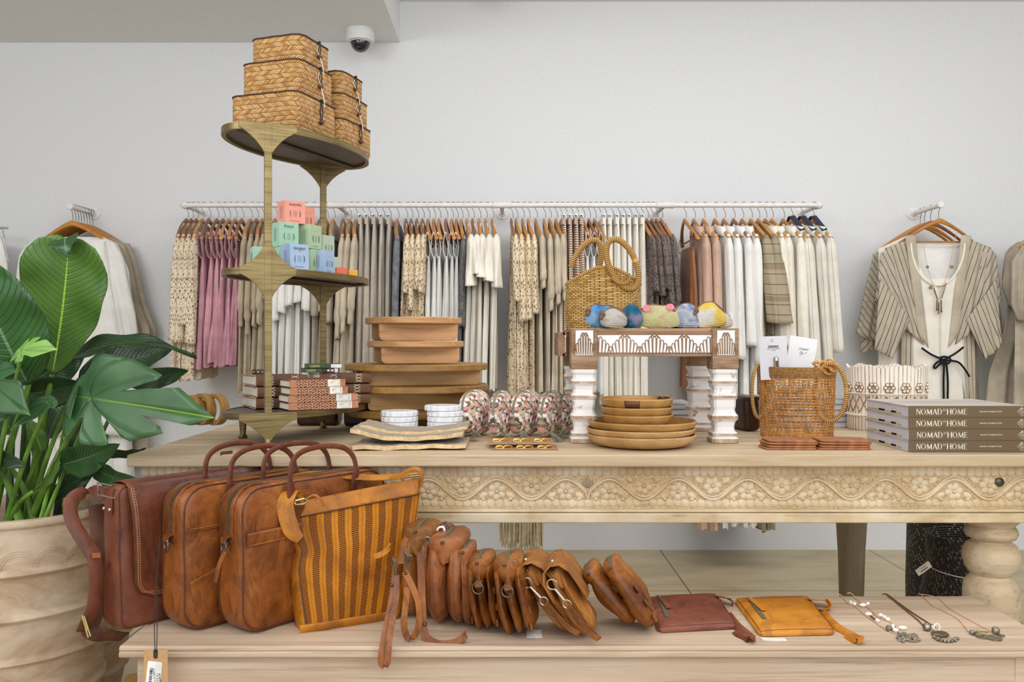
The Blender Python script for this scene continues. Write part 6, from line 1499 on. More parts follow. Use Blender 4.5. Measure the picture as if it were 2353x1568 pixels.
# ---------------------------------------------------------------- black woven baskets under the table
g = G('black_woven_seagrass'); s_ = g.sep(g.uv()); row = .008; v = g.mt('DIVIDE', s_[1], row); r = g.mt('FLOOR', v); t_ = g.mt('ADD', g.mt('DIVIDE', s_[0], .022), g.mt('MULTIPLY', r, .35))
rn = g.rnd(g.comb(g.mt('FLOOR', t_), r, 0)); hh = g.mt('MULTIPLY', g.mt('SINE', g.mt('MULTIPLY', g.mt('FRACT', v), PI)), g.mt('SINE', g.mt('MULTIPLY', g.mt('FRACT', t_), PI)))
fleck = g.mt('MULTIPLY', g.mt('GREATER_THAN', rn, .62), g.mt('LESS_THAN', g.mt('FRACT', t_), .28))
M_blk = g.done(g.mix(fleck, lin((34, 30, 30)), lin((150, 122, 90))), .6, 0, hh, .9, .004)
def bbask(px, d, pr, label, name='black_basket'):
    t = thing(name, label, 'basket', (Xat(px, d), d, 0))
    P = [[(R*cos(2*PI*i/48), R*sin(2*PI*i/48), z) for i in range(48)] for R, z in pr]
    L = [0]
    for a, b in zip(pr, pr[1:]): L.append(L[-1]+math.hypot(a[0]-b[0], a[1]-b[1]))
    obj('basket_body', MB().grid(P, cu=True, uvs=[[(i/48*1.2, l) for i in range(49)] for l in L]), M_blk, t)
    return t
bbask(2200, 3.25, [(.001, .002), (.165, .002), (.175, .05), (.178, .3), (.172, .55), (.165, .66), (.155, .66), (.165, .5), (.16, .1), (.001, .05)], 'tall black woven basket behind the turned table leg')
t = bbask(2222, 2.92, [(.001, .02), (.15, .02), (.175, .08), (.165, .26), (.130, .415), (.121, .44), (.124, .45), (.127, .50), (.129, .552), (.124, .552), (.122, .50), (.115, .44), (.001, .2)], 'smaller black woven basket with a waist and price tag, under the table')
tl = Vector(t.location)
obj('waist_string', MB().tube([(.1235*cos(a), .1235*sin(a), .442+.01*sin(a)) for a in [2*PI*k/40 for k in range(40)]], .0015, 5, closed=True), M_wstr, t)
tg_ = obj('price_tag', MB().box((0, 0, 0), (.052, .001, .022)), m_plain('cream_tag', (214, 200, 184), .7), t); tg_.location = W(2122, 1307, 2.75)-tl; tg_.rotation_euler = (0, -.62, 0)
o = obj('barcode', MB().box((0, -.0008, -.004), (.026, .0004, .003)).box((.002, -.0008, .004), (.02, .0004, .0015)), M_ink, tg_)
# ---------------------------------------------------------------- dome cameras
M_smoke = m_plain('smoked_dome', (26, 26, 28), .12, 0, .05)
def domecam(x, d, z, label, s=1):
    t = thing('security_camera', label, 'security camera', (x, d, z), 0)
    obj('housing', MB().lathe([(.001, 0), (.076*s, 0), (.078*s, -.004), (.078*s, -.040*s), (.074*s, -.044*s), (.074*s, -.047*s), (.078*s, -.05*s), (.072*s, -.064*s), (.055*s, -.068*s), (.001, -.068*s)], 40), m_plain('camera_white', (226, 226, 224), .4, 0, .02) if 'camera_white' not in bpy.data.materials else bpy.data.materials['camera_white'], t, angle=35)
    dm = MB().lathe([(.054*s*cos(a), -.066*s-.056*s*sin(a)) for a in [PI/2*k/12 for k in range(13)]][:-1]+[(.0005, -.122*s)], 32)
    g_ = bpy.data.materials.get('smoked_dome'); g_.node_tree.nodes['Principled BSDF'].inputs['Coat Weight'].default_value = .6
    obj('dome', dm, M_smoke, t)
    obj('dome_ring', MB().tube([(.056*s*cos(a), .056*s*sin(a), -.068*s) for a in [2*PI*k/32 for k in range(32)]], .002, 6, closed=True), M_white, t)
    obj('lens', MB().lathe([(.001, -.001), (.016*s, -.001), (.018*s, .004), (.012*s, .008), (.001, .003)], 16, M=Tr(-.004, -.044*s, -.098*s) @ Rx(PI/2-.4)), M_black, t)
    return t
domecam(Xat(828, 4.80), 4.80, ZS, 'white dome security camera on the lowered ceiling above the stand')
domecam(Xat(1141, 4.7), 4.7, ZC, 'dome security camera on the upper ceiling, cut by the top edge', .62)
# ---------------------------------------------------------------- leather goods on the bench
L_cog = m_leather('cognac_leather', (84, 40, 14), (144, 80, 30), (188, 118, 54), .36, 7, .45)
L_brn = m_leather('chestnut_leather', (70, 34, 22), (112, 58, 38), (146, 86, 60), .40, 5, .3, 2)
L_mus = m_leather('mustard_leather', (140, 80, 10), (178, 110, 18), (202, 136, 34), .5, 7, .3, 3)
L_tan = m_leather('tan_leather', (84, 42, 10), (140, 80, 26), (182, 116, 48), .44, 9, .5, 4)
L_ter = m_leather('terracotta_leather', (92, 48, 20), (142, 82, 42), (178, 114, 66), .44, 9, .5, 5)
L_och = m_leather('ochre_suede', (124, 72, 26), (166, 106, 44), (192, 132, 66), .65, 8, .35, 6)
L_red = m_leather('red_brown_leather', (104, 54, 38), (134, 72, 52), (150, 88, 66), .45, 6, .2, 7)
L_yel = m_leather('bright_mustard_leather', (180, 110, 20), (202, 130, 32), (214, 146, 46), .45, 5, .2, 8)
L_drk = m_leather('dark_strap_leather', (60, 32, 20), (96, 56, 38), (120, 74, 52), .5, 8, .3, 9)
M_edge = m_plain('dark_leather_edge', (88, 46, 20), .5, 0, .15, 60); M_thread = m_plain('tan_thread', (206, 150, 98), .7)
g = G('metal_zip_teeth'); s_ = g.sep(g.uv()); hh = g.mt('SINE', g.mt('MULTIPLY', s_[1], 2*PI/.0024))
M_zip = g.done(g.mix(g.mt('GREATER_THAN', hh, 0), lin((70, 62, 50)), lin((150, 140, 118))), .4, .6, hh, .8, .002)
M_zipg = m_plain('grey_green_zip_tape', (92, 92, 74), .7, 0, .15, 200, .6); M_ring = m_plain('gunmetal_ring', (110, 106, 102), .3, .9, .1)
M_hole = m_plain('dark_pleat_opening', (26, 16, 10), .9, 0, .1)
M_nickel = m_plain('nickel', (190, 186, 176), .25, .9, .05); M_brassr = m_plain('pale_brass_ring', (196, 178, 124), .3, .9, .08)
def stitch(m, pts, r=.0006, dash=.0045):
    P = [Vector(p) for p in pts]; acc = 0
    for a, b in zip(P, P[1:]):
        L = (b-a).length; k = max(1, int(L/dash+.5))
        for i in range(k): m.tube([a+(b-a)*((i+.1)/k), a+(b-a)*((i+.62)/k)], r, 4)
    return m
def ringpts(c, r, ax=(1, 0, 0), ay=(0, 0, 1), n=20, rx=1, ry=1):
    ax, ay, c = Vector(ax), Vector(ay), Vector(c); return [c+ax*r*rx*cos(2*PI*k/n)+ay*r*ry*sin(2*PI*k/n) for k in range(n)]
def boxbag(L, H, T, rc, mat, parent, wr=.003, seed=0, bulge=.006, taper=.0):
    """bag body: outline in x (length) and z, thickness y 0..T"""
    ol = densify(rrect(L, H, rc, 8, L/2, H/2), .022); n = len(ol); cx, cz = L/2, H/2
    rings = [(.02, -bulge), (.3, -bulge), (.55, -bulge*.8), (.75, -bulge*.4), (.88, 0), (.955, .002), (.985, .007), (1.0, .016), (1.004, T*.5), (1.0, T-.016), (.985, T-.007), (.955, T-.002), (.6, T), (.02, T)]
    P = []
    for k, y in rings:
        row = []
        for (x, z) in ol:
            X, Z = cx+(x-cx)*k, cz+(z-cz)*k; tp = 1-taper*Z/H; Y = T/2+(y-T/2)*tp
            nn = wr*nz((X, Z, y), 11, seed)+wr*.6*nz((X*.5, Z*1.4, y), 26, seed+5)
            row.append((X, Y+nn*(1 if y < T/2 else -1), Z+(nn*.5 if Z > .03 else 0)))
        P.append(row)
    o = obj('bag_body', MB().grid(P, cu=True, caps=True), mat, parent, angle=75)
    pi_ = [(cx+(x-cx)*.978, 0, cz+(z-cz)*.978) for x, z in ol]
    for y0 in (.0035, T-.0035):
        pts = [(x, T/2+(y0-T/2)*(1-taper*z/H)+wr*nz((x, z, y0), 11, seed)*(1 if y0 < T/2 else -1), z) for x, _, z in pi_]
        obj('piping', MB().tube(pts, .0021, 6, closed=True), M_edge if mat is not L_mus else L_mus, parent)
    return ol
def briefcase(nx, nd, yaw, label, mat, L=.40, H=.325, T=.095, diag=True, seed=0):
    t = thing('leather_briefcase', label, 'briefcase', (nx, nd, BZ+.001), yaw, None)
    ol = boxbag(L, H, T, .055, mat, t, seed=seed, taper=.12, wr=.005, bulge=.010)
    # zip along top and near end
    top = [(x, z) for x, z in ol if (z > H*.60 and x < L*.5) or z > H*.93]
    path = [(.0-.001, T/2, H*.62)]+[(-.0015, T/2, H*.62+(H-.055-H*.62)*k/5) for k in range(1, 6)]+[(.055-.0565*cos(a), T/2, H-.055+.0565*sin(a)) for a in [PI/2*k/7 for k in range(1, 8)]]+[(.055+(L-.11)*k/8, T/2, H+.0016) for k in range(1, 9)]
    dirs = [(0, 1, 0)]*len(path)
    obj('zip_panel', MB().ribbon(path, .034, .003, (0, 1, 0)), mat, t)
    obj('zip', MB().ribbon([Vector(p)+Vector((-.0022 if p[0] < .05 else 0, 0, .0022 if p[2] > H*.9 else 0)) for p in path], .009, .002, (0, 1, 0)), M_zip, t)
    # ring and tab at the near end
    lp = obj('ring_tab', MB().ribbon([(-.003, T*.5, H*.67), (-.014, T*.5, H*.66), (-.016, T*.5, H*.63), (-.004, T*.5, H*.60)], .022, .003, (0, 1, 0)), mat, t)
    obj('d_ring', MB().tube(ringpts((-.014, T*.5, H*.60), .015, (.25, .95, 0), (0, 0, 1)), .0022, 8, closed=True), M_ring, t)
    # handles
    for y_, s_ in ((-.007, 1), (T*.88+.010, 1)):
        xa, xb = L*.29, L*.72
        pts = smoothpath([(xa, y_-.001, H*.80), (xa-.002, y_-.001, H*.93), (xa-.006, y_-.003, H+.012), (xa+.004, y_+.0, H+.048), (xa+.035, y_+.002, H+.068), ((xa+xb)/2, y_+.002, H+.074), (xb-.035, y_+.002, H+.066), (xb-.004, y_, H+.044), (xb+.006, y_-.003, H+.01), (xb+.002, y_-.001, H*.93), (xb, y_-.001, H*.80)], 5)
        wd = [.021 if (p.z < H+.005) else .0135 for p in pts]; m = MB()
        m.tube(pts, [w_/2 for w_ in wd], 10, flat=.42, up=(0, 1, 0))
        obj('handle', m, L_brn if mat is L_cog else mat, t)
        obj('handle_patch', MB().ribbon([(xa, y_-.0, H*.50), (xa, y_-.001, H*.86)], .026, .0025, (1, 0, 0)).ribbon([(xb, y_, H*.50), (xb, y_-.001, H*.86)], .026, .0025, (1, 0, 0)), mat, t) if y_ < 0 else None
    # front pocket seams
    yb = -.0125; m = MB(); sm = MB()
    if diag:
        m.ribbon([(.012, yb+.008, H*.70), (L*.5, yb, H*.705), (L-.012, yb+.008, H*.70)], .003, .003, (0, 0, 1)); stitch(sm, [(.012, yb+.007, H*.715), (L*.5, yb-.0015, H*.72), (L-.012, yb+.007, H*.715)])
        pts = smoothpath([(.012, yb+.006, H*.34), (L*.18, yb-.001, H*.41), (L*.34, yb-.001, H*.49), (L*.55, yb-.001, H*.50), (L*.8, yb, H*.40), (L-.012, yb+.006, H*.33)], 4)
        m.ribbon(pts, .0028, .003, (0, 0, 1)); stitch(sm, [p+Vector((0, -.001, .004)) for p in pts])
        obj('pocket_zip', MB().ribbon([(L*.22, yb-.001, H*.655), (L*.8, yb-.001, H*.665)], .008, .002, (0, 0, 1)), M_zip, t)
        obj('zip_pull', MB().ribbon([(L*.30, yb-.004, H*.69), (L*.30, yb-.010, H*.60), (L*.27, yb-.011, H*.50)], .013, .0025, (1, .3, 0)).ribbon([(L*.24, yb-.003, H*.66), (L*.27, yb-.009, H*.69), (L*.31, yb-.006, H*.655), (L*.28, yb-.008, H*.61), (L*.24, yb-.004, H*.64)], .010, .002, (0, .2, 1)), L_brn, t)
    else:
        m.ribbon([(.010, yb+.008, H*.655), (L*.5, yb-.002, H*.665), (L-.012, yb+.008, H*.655)], .030, .004, (0, 0, 1)); 
        for dz in (.012, -.012): stitch(sm, [(.012, yb+.004, H*.655+dz), (L*.5, yb-.0045, H*.665+dz), (L-.012, yb+.004, H*.655+dz)])
        obj('zip_pull', MB().ribbon(smoothpath([(-.006, T*.45, H*.60), (-.016, T*.4, H*.58), (-.030, T*.42, H*.50), (-.038, T*.46, H*.38)], 4), .012, .003, (0, 1, .1)), L_tan, t)
        obj('zip_slider', MB().box((-.008, T*.48, H*.615), (.006, .010, .014)), M_darkmetal, t, bevel=.002)
    obj('pocket_seam', m, mat, t); obj('pocket_stitching', sm, M_thread, t)
    return t
YW = math.radians(52)
bfC = briefcase(-.588, 1.897, YW, 'cognac leather briefcase with plain front pocket, in front of the other two large brown bags', L_cog, L=.435, diag=False, seed=3)
bfB = briefcase(-.722, 1.915, YW, 'cognac leather briefcase with diagonal pocket seam and paper tag, second from the left', L_cog, diag=True, seed=8)
# messenger bag
def messenger(nx, nd, yaw):
    L, H, T = .43, .325, .085
    t = thing('messenger_bag', 'dark chestnut messenger bag with stitched flap at the left end of the bench', 'messenger bag', (nx, nd, BZ+.001), yaw)
    boxbag(L, H, T, .022, L_brn, t, seed=21, wr=.006, taper=.25, bulge=.003)
    # flap: over the top and down the front with a rounded near corner
    fl_ = []; x0, x1 = .020, L+.004; zb_ = H*.20
    P = []; NXf = 30; rows = []
    prof = [(T*.80, H-.002), (T*.62, H+.004), (T*.35, H+.006), (T*.14, H+.004), (T*.04-.004, H-.006), (-.006, H-.03)]+[(-.010-.004*sin(k/10*3), H-.03-(H-.03-zb_)*k/14) for k in range(1, 15)]
    for j, (y, z) in enumerate(prof):
        row = []
        for i in range(NXf+1):
            x = x0+(x1-x0)*i/NXf
            q = max(0, (zb_+.045-z)/.045); 
            if z < zb_+.045: x = max(x, x0+.045-.045*math.sqrt(max(0, 1-q*q)))
            x += .018*((H-z)/H)*(1-i/NXf)
            row.append((x, y+.003*nz((x, z, 0), 9, 4), z))
        P.append(row)
    obj('flap', MB().grid(P), L_brn, t, solid=.003, angle=80)
    edge = [P[j][0] for j in range(4, len(P))]+[P[-1][i] for i in range(1, NXf)]
    obj('flap_edge', MB().tube(edge, .0022, 6), M_edge, t)
    m = MB(); stitch(m, [Vector(p)+Vector((.010, -.0035, .010 if k > len(P)-6 else 0)) for k, p in enumerate(edge)], .0008, .006); stitch(m, [Vector(p)+Vector((.005, -.0035, .005 if k > len(P)-6 else 0)) for k, p in enumerate(edge)], .0008, .006)
    obj('flap_stitching', m, M_thread, t)
    obj('side_tab', MB().ribbon([(-.003, T*.5, H*.98), (-.004, T*.5, H*.80)], .034, .003, (0, 1, 0)), L_brn, t)
    for yy in (T*.36, T*.66): obj('rivet', MB().ball((-.007, yy, H*.835), .0042, 12, 6), M_nickel, t)
    obj('end_ring', MB().tube([(-.006, T*.15, H*.92), (-.010, T*.15, H*1.005), (-.010, T*.95, H*1.005), (-.006, T*.95, H*.92)], .0022, 8, closed=True), M_nickel, t)
    obj('back_tab', MB().ribbon([(L*.74, T*.8, H-.03), (L*.74, T*.82, H+.042)], .035, .003, (1, 0, 0)), L_drk, t)
    return t
ms = messenger(-.872, 1.935, YW)
pp = [(250, 1140, 2.0), (216, 1128, 1.99), (178, 1138, 1.97), (162, 1158, 1.96), (166, 1196, 1.955), (190, 1240, 1.955), (212, 1272, 1.96), (220, 1300, 1.96), (221, 1350, 1.96), (213, 1400, 1.955), (197, 1436, 1.95), (190, 1452, 1.95)]
loc_ = Vector(ms.location); Rinv = Matrix.Rotation(-YW, 4, 'Z')
def ml(p): return Rinv @ (W(*p)-loc_)
def lv(v): return Rinv.to_3x3() @ Vector(v)
obj('shoulder_strap', MB().ribbon(smoothpath([ml(p) for p in pp], 5), .031, .0035, [lv((.75-.1*(i > 14), .66, .1)) for i in range(5*(len(pp)-1)+1)]), L_brn, ms)
pp2 = [(222, 1160, 2.06), (226, 1220, 2.05), (228, 1290, 2.0), (226, 1350, 1.985), (216, 1420, 1.975), (205, 1448, 1.97), (240, 1460, 1.99), (285, 1464, 2.03)]
obj('shoulder_strap', MB().ribbon(smoothpath([ml(p) for p in pp2], 5), .036, .0035, lv((.8, .6, .0))), L_drk, ms)
obj('strap_keeper', MB().ribbon([ml(p) for p in ((212, 1277, 1.945), (231, 1276, 1.95))], .012, .005, lv((0, 0, 1))), L_tan, ms)
obj('buckle', MB().tube([ml(p) for p in ((188, 1414, 1.94), (193, 1416, 1.94), (208, 1462, 1.94), (203, 1466, 1.94))], .0022, 8, closed=True).tube([ml(p) for p in ((192, 1428, 1.935), (202, 1450, 1.935))], .0018, 6), M_brassr, ms)
# hanging price tag
M_cordk = m_plain('black_tag_cord', (40, 36, 36), .7)
tg = thing('price_tag', 'brown paper price tag with white barcode sticker hanging from the second briefcase on black cord', 'tag', W(357, 1494, 1.815))
o_ = Vector(tg.location)
for dx in (-3, 3):
    obj('cord', MB().tube([p-o_ for p in smoothpath([W(368, 1236, 1.93), W(360, 1330, 1.87), W(358+dx, 1430, 1.82), W(358+dx*.6, 1500, 1.812)], 5)], .0009, 5), M_cordk, tg)
obj('paper', MB().prism([(-.025, -.115), (.027, -.118), (.026, 0), (-.023, 0)], .0012, M=Rx(PI/2) @ Rz(0)), M_kraft2 if False else m_plain('brown_tag_paper', (190, 150, 104), .8, 0, .05, 80), tg)
obj('grommet', MB().prism(rrect(.009, .020, .0044, 5, .001, -.008), .0008, M=Tr(0, -.0012, 0) @ Rx(PI/2)), m_plain('black_grommet', (50, 42, 42), .6), tg)
st_ = obj('sticker', MB().prism(rrect(.030, .090, .003, 4, 0, -.045), .0006, M=Tr(.0, -.0012, -.024) @ Ry(.10) @ Rx(PI/2)), m_plain('white_sticker', (232, 232, 234), .6), tg)
m = MB(); rs = random.Random(8); z = -.038
while z > -.108: b = rs.uniform(.0006, .002); m.box((-.0065-(z+.03)*-.10*1, -.0022, z), (.006, .0004, b)); z -= b+rs.uniform(.0006, .0015)
obj('barcode', m, M_ink, tg)
text('small_print', 'BLK M 7-10 TAN 7\n2013 0 10 1\nA $379.00', .0055, M_ink, tg, (.005, -.0022, -.060), (PI/2, -PI/2-.1, 0))
# ---------------------------------------------------------------- woven mustard shoulder bag
g = G('mustard_woven_panel'); s_ = g.sep(g.uv()); NS = 9.0
us = g.mt('MULTIPLY', g.mt('ADD', s_[0], g.mt('MULTIPLY', g.mt('SUBTRACT', g.noise(g.uv(), 3, 2), .5), .03)), NS)
fs = g.mt('FRACT', us); inw = g.mt('LESS_THAN', fs, .52)
rowv = g.mt('MULTIPLY', s_[1], 52); rr_ = g.mt('FLOOR', rowv); cu_ = g.mt('ADD', g.mt('MULTIPLY', fs, 3.0/.52), 0)
cc = g.mt('FLOOR', cu_); fv_ = g.mt('FRACT', g.mt('ADD', rowv, g.mt('MULTIPLY', g.mt('MODULO', cc, 2), .5)))
slot = g.mt('MULTIPLY', g.mt('LESS_THAN', fv_, .46), g.mt('LESS_THAN', g.mt('ABSOLUTE', g.mt('SUBTRACT', g.mt('FRACT', cu_), .5)), .46))
slot = g.mt('MULTIPLY', slot, inw)
f_ = g.noise(g.ob(), 8, 5, .6, .4)
base = g.ramp(f_, [(.3, lin((140, 80, 8))), (.52, lin((182, 112, 14))), (.72, lin((206, 136, 28)))])
base = g.mix(g.mt('MULTIPLY', inw, .5), base, lin((130, 68, 8)))
cr_ = g.mt('MULTIPLY', g.mt('LESS_THAN', g.mt('ABSOLUTE', g.mt('SUBTRACT', fs, .76)), .035), .5)
base = g.mix(cr_, base, lin((120, 74, 24)))
L_wov = g.done(g.mix(slot, base, lin((58, 26, 4))), .62, 0, g.mt('SUBTRACT', f_, g.mt('MULTIPLY', slot, .8)), .5, .003, spec=.2)
wv = thing('woven_shoulder_bag', 'mustard leather shoulder bag with vertical woven strips, leaning on the briefcases', 'shoulder bag', W(690, 1462, 1.925)); wo = Vector(wv.location)
BL_, BR_, TL_, TR_ = W(692, 1463, 1.925), W(915, 1428, 2.03), W(655, 1160, 2.02), W(968, 1098, 2.135)
def wvp(u, v, dd=0):          # u 0..1 across, v 0..1 up
    p = (BL_*(1-u)+BR_*u)*(1-v)+(TL_*(1-u)+TR_*u)*v
    p = p.copy(); bl = max(0, sin(PI*u))**.6*max(0, sin(PI*min(1, v*1.05+.02)))**.7
    p.x += .014*math.exp(-((v-.62)/.08)**2)*(1-u)**4+.006*sin(PI*v)*(u-.5)*2
    nrm = Vector((.36, -.9, .2)).normalized(); p += nrm*(.020*bl-dd-(.016*(1-v/.07)**2 if v < .07 and dd < .03 else 0))+nrm*(.005*nz((u*2.2, v*3, 0), 2.2, 3)+.004*sin(u*8+v*5)*v)*(1 if dd < .03 else .3)
    return p-wo
NU, NV = 44, 40; P = []; U = []; VB = .07
for j in range(NV+1):
    v = j/NV; P.append([wvp(.06+.93*i/NU, VB+(.88-VB)*v) for i in range(NU+1)]); U.append([(.0+1.0*i/NU, v) for i in range(NU+1)])
obj('woven_panel', MB().grid(P, uvs=U), L_wov, wv, angle=80)
m = MB(); T_ = .062
m.grid([[wvp(.055+.95*i/30-.004, .88+.12*j/6, -.0015) for i in range(31)] for j in range(7)])
obj('top_band', m, L_mus, wv, solid=.003, angle=80)
m = MB()          # gusset, base and back
m.grid([[wvp(.06*(1-k/8), .035*0+v/30.*1.0, (k/8)**2*T_) for v in range(31)] for k in range(9)][::-1])
m.grid([[wvp(1.0, v/30., k/6*T_) for v in range(31)] for k in range(7)])
m.grid([[wvp(u/30., (VB+.01)*(1-min(1, k/5)), max(0, (k-5)/5)*T_) for u in range(31)] for k in range(11)])
m.grid([[wvp(.055+.945*0+.0*k, VB, 0) for k in range(3)] for j in range(2)])
m.grid([[wvp(u/30., v/20., T_) for u in range(31)] for v in range(21)])
m.grid([[wvp(u/30., 1, k/3*.02) for u in range(31)] for k in range(4)])
obj('bag_body', m, L_mus, wv, solid=.002, angle=80)
obj('panel_piping', MB().tube([wvp(.06, v/24., -.001) for v in range(2, 22)], .0022, 6), M_edge, wv)
obj('band_seam', MB().tube([wvp(.05+.95*u/24., .88, -.003) for u in range(25)], .0014, 5), M_edge, wv)
obj('brass_ring', MB().tube([W(a, b, c)-wo for a, b, c in ((676, 1152, 1.99), (700, 1146, 1.985), (706, 1152, 1.985), (700, 1158, 1.985), (680, 1160, 1.99))], .0026, 8, closed=True), M_brassr, wv)
sp_ = smoothpath([W(a, b, c)-wo for a, b, c in ((690, 1240, 1.972), (672, 1222, 1.970), (660, 1190, 1.972), (655, 1158, 1.978), (660, 1138, 1.988), (668, 1131, 2.002), (676, 1140, 2.018), (682, 1165, 2.022))], 5)
obj('strap_tab', MB().ribbon(sp_, [.020+.018*min(1, k/6) for k in range(len(sp_))], .0035, (.93, .3, 0)), L_mus, wv)
obj('strap_tab', MB().ribbon(smoothpath([W(a, b, c)-wo for a, b, c in ((704, 1146, 1.975), (722, 1138, 1.972), (736, 1148, 1.972), (744, 1164, 1.974))], 4), .008, .0025, (.1, .9, .3)), L_mus, wv)
obj('brass_ring', MB().tube([W(a, b, c)-wo for a, b, c in ((938, 1090, 2.12), (962, 1088, 2.12), (964, 1093, 2.12), (940, 1096, 2.12))], .0022, 8, closed=True), M_brassr, wv)
obj('shoulder_strap', MB().ribbon(smoothpath([W(a, b, c)-wo for a, b, c in ((966, 1120, 2.13), (971, 1096, 2.12), (964, 1080, 2.12), (944, 1078, 2.12), (922, 1090, 2.11), (898, 1100, 2.10))], 4), .016, .003, (.2, .9, .3)), L_mus, wv)
obj('shoulder_strap', MB().ribbon(smoothpath([W(a, b, c)-wo for a, b, c in ((652, 1150, 2.0), (664, 1110, 2.06), (720, 1090, 2.12), (860, 1098, 2.16), (958, 1090, 2.17))], 6), .03, .003, (0, .9, .3)), L_mus, wv)
# ---------------------------------------------------------------- small pouches leaning in a row
def softrect(w_, h, p=3.2, n=44, top=1.0):
    o = []
    for i in range(n):
        a = 2*PI*i/n; x, z = cos(a), sin(a); tw = 1-(1-top)*(z*.5+.5)
        o.append((w_/2+w_/2*tw*(abs(x)**(2/p))*(1 if x > 0 else -1), h/2+h/2*(abs(z)**(2/p))*(1 if z > 0 else -1)))
    return o
def clutch(px, py, L, H, T, tilt, n, mat, label, yaw=PI/2-.12, ring=True, weave=True, zipm=None, name='leather_pouch', seed=0, top=1.0, flap=False, extra=None):
    d = dT(py, BZ)-.022
    t = thing(name, label, 'pouch', (Xat(px, d), d, BZ+.002+T/2*sin(tilt)*.8), 0, 'small leather pouches leaning in a row on the bench'); t.rotation_euler = (-tilt, 0, yaw)
    for k in range(n):
        y = (k-(n-1)/2)*T/n; hk = H*(1-.05*abs(k-(n-1)/2)); ol = softrect(L*(1-.03*(k % 2)), hk, 3.0, top=top)
        m = pillow(ol, T/n*1.12, 2.3, wr=.010, seed=seed+k, rings=(.02, .2, .4, .56, .7, .8, .88, .94, .98, 1)); c = obj('compartment', m, mat, t, angle=80); c.location = (0, y, 0)
        obj('piping', MB().tube([(x, 0, z) for x, z in ol], .0014, 5, closed=True), mat, c)
    zp = zipm or M_zipg
    P = []
    for k in range(13):
        u = k/12; x = L*(.07+.86*u); s_ = (max(.02, 1-abs(2*u-1)**4))**.5; zt = H*(1.0-.02*(1-s_)); zl = H*.74
        P.append([(x, y*T*s_, zt+(zl-zt)*q+.003*nz((x, y, q), 30, seed)) for y, q in ((0, 0), (-.34, .01), (-.46, .10), (-.49, .30), (-.42, .65), (-.30, 1), (0, 1.1), (.30, 1), (.42, .65), (.49, .30), (.46, .10), (.34, .01))])
    obj('top_panel', MB().grid(P, cu=True, caps=True), mat, t, angle=60)
    obj('zip', MB().ribbon([(L*.08, 0, H*.945), (L*.3, 0, H*1.004), (L*.7, 0, H*1.004), (L*.9, 0, H*.975)], .008, .004, (0, 1, 0)), zp, t)
    obj('zip_slider', MB().box((L*.06, 0, H*.975), (.010, .008, .006)), M_darkmetal, t, bevel=.0015)
    if ring:
        obj('ring_tab', MB().ribbon([(.004, 0, H*.74), (-.006, 0, H*.72), (-.008, 0, H*.68), (.002, 0, H*.63)], .016, .003, (0, 1, 0)), mat, t)
        obj('d_ring', MB().tube(ringpts((-.008, .002, H*.66), .0125, (.2, 1, 0), (0, 0, 1)), .0018, 8, closed=True), M_ring, t)
    if weave:
        m = MB()
        for a in range(4):
            for b in range(6):
                if (a+b) % 2: continue
                m.box((L*(.14+.17*a), -T/2*1.02+.003*abs(b-3)*.6, H*(.12+.11*b)), (L*.15, .005, H*.10))
        obj('woven_trim', m, mat, t, bevel=.002)
    return t
c1 = clutch(958, 1428, .17, .212, .082, .03, 2, m_leather('olive_tan_leather', (108, 64, 22), (150, 96, 42), (178, 122, 62), .45, 9, .5, 12), 'olive tan crossbody bag with two zips, next to the mustard woven bag', ring=False, weave=False, seed=40, top=.9)
def wl(name, pts, w_, mat, par, side=(.9, .35, 0), th=.0032, label=None, k=5):
    o = obj(name, MB().ribbon(smoothpath([W(*p) for p in pts], k), w_, th, side), mat, None); o.parent = par
    bpy.context.view_layer.update(); o.matrix_parent_inverse = par.matrix_world.inverted(); return o
def wt(name, pts, r, mat, par, closed=False, smooth=True):
    q = [W(*p) for p in pts]; o = obj(name, MB().tube(smoothpath(q, 4) if smooth else q, r, 8, closed=closed), mat, None); o.parent = par
    bpy.context.view_layer.update(); o.matrix_parent_inverse = par.matrix_world.inverted(); return o
wl('wrist_strap', [(908, 1322, 1.90), (902, 1370, 1.88), (890, 1430, 1.85), (879, 1490, 1.825), (876, 1522, 1.82), (884, 1531, 1.82), (890, 1520, 1.82), (893, 1480, 1.825), (900, 1430, 1.845), (910, 1380, 1.875), (911, 1322, 1.90)], .014, L_ter, c1, (.95, .2, 0))
wl('wrist_strap', [(930, 1315, 1.90), (948, 1350, 1.89), (962, 1390, 1.885), (962, 1440, 1.88), (948, 1466, 1.88), (934, 1462, 1.88), (928, 1430, 1.88), (932, 1390, 1.885), (936, 1350, 1.89)], .014, L_tan, c1, (.95, .2, .1))
wt('snap_hook', [(902, 1282, 1.90), (908, 1296, 1.90), (910, 1322, 1.90)], .0035, M_ring, c1); wt('snap_hook', [(930, 1270, 1.90), (938, 1282, 1.90), (930, 1304, 1.90)], .0030, M_ring, c1)
wt('d_ring', [(903, 1280, 1.9), (909, 1288, 1.9), (907, 1300, 1.9), (901, 1296, 1.9)], .0018, M_ring, c1, True, False); wt('d_ring', [(934, 1270, 1.9), (944, 1278, 1.9), (940, 1292, 1.9), (931, 1288, 1.9)], .0018, M_ring, c1, True, False)
wl('zip_pull', [(898, 1250, 1.905), (890, 1264, 1.90), (872, 1276, 1.895), (858, 1280, 1.89)], .012, L_mus, c1, (.4, .2, 1)); wl('zip_pull', [(934, 1236, 1.90), (924, 1262, 1.895), (922, 1296, 1.89)], .013, L_tan, c1)
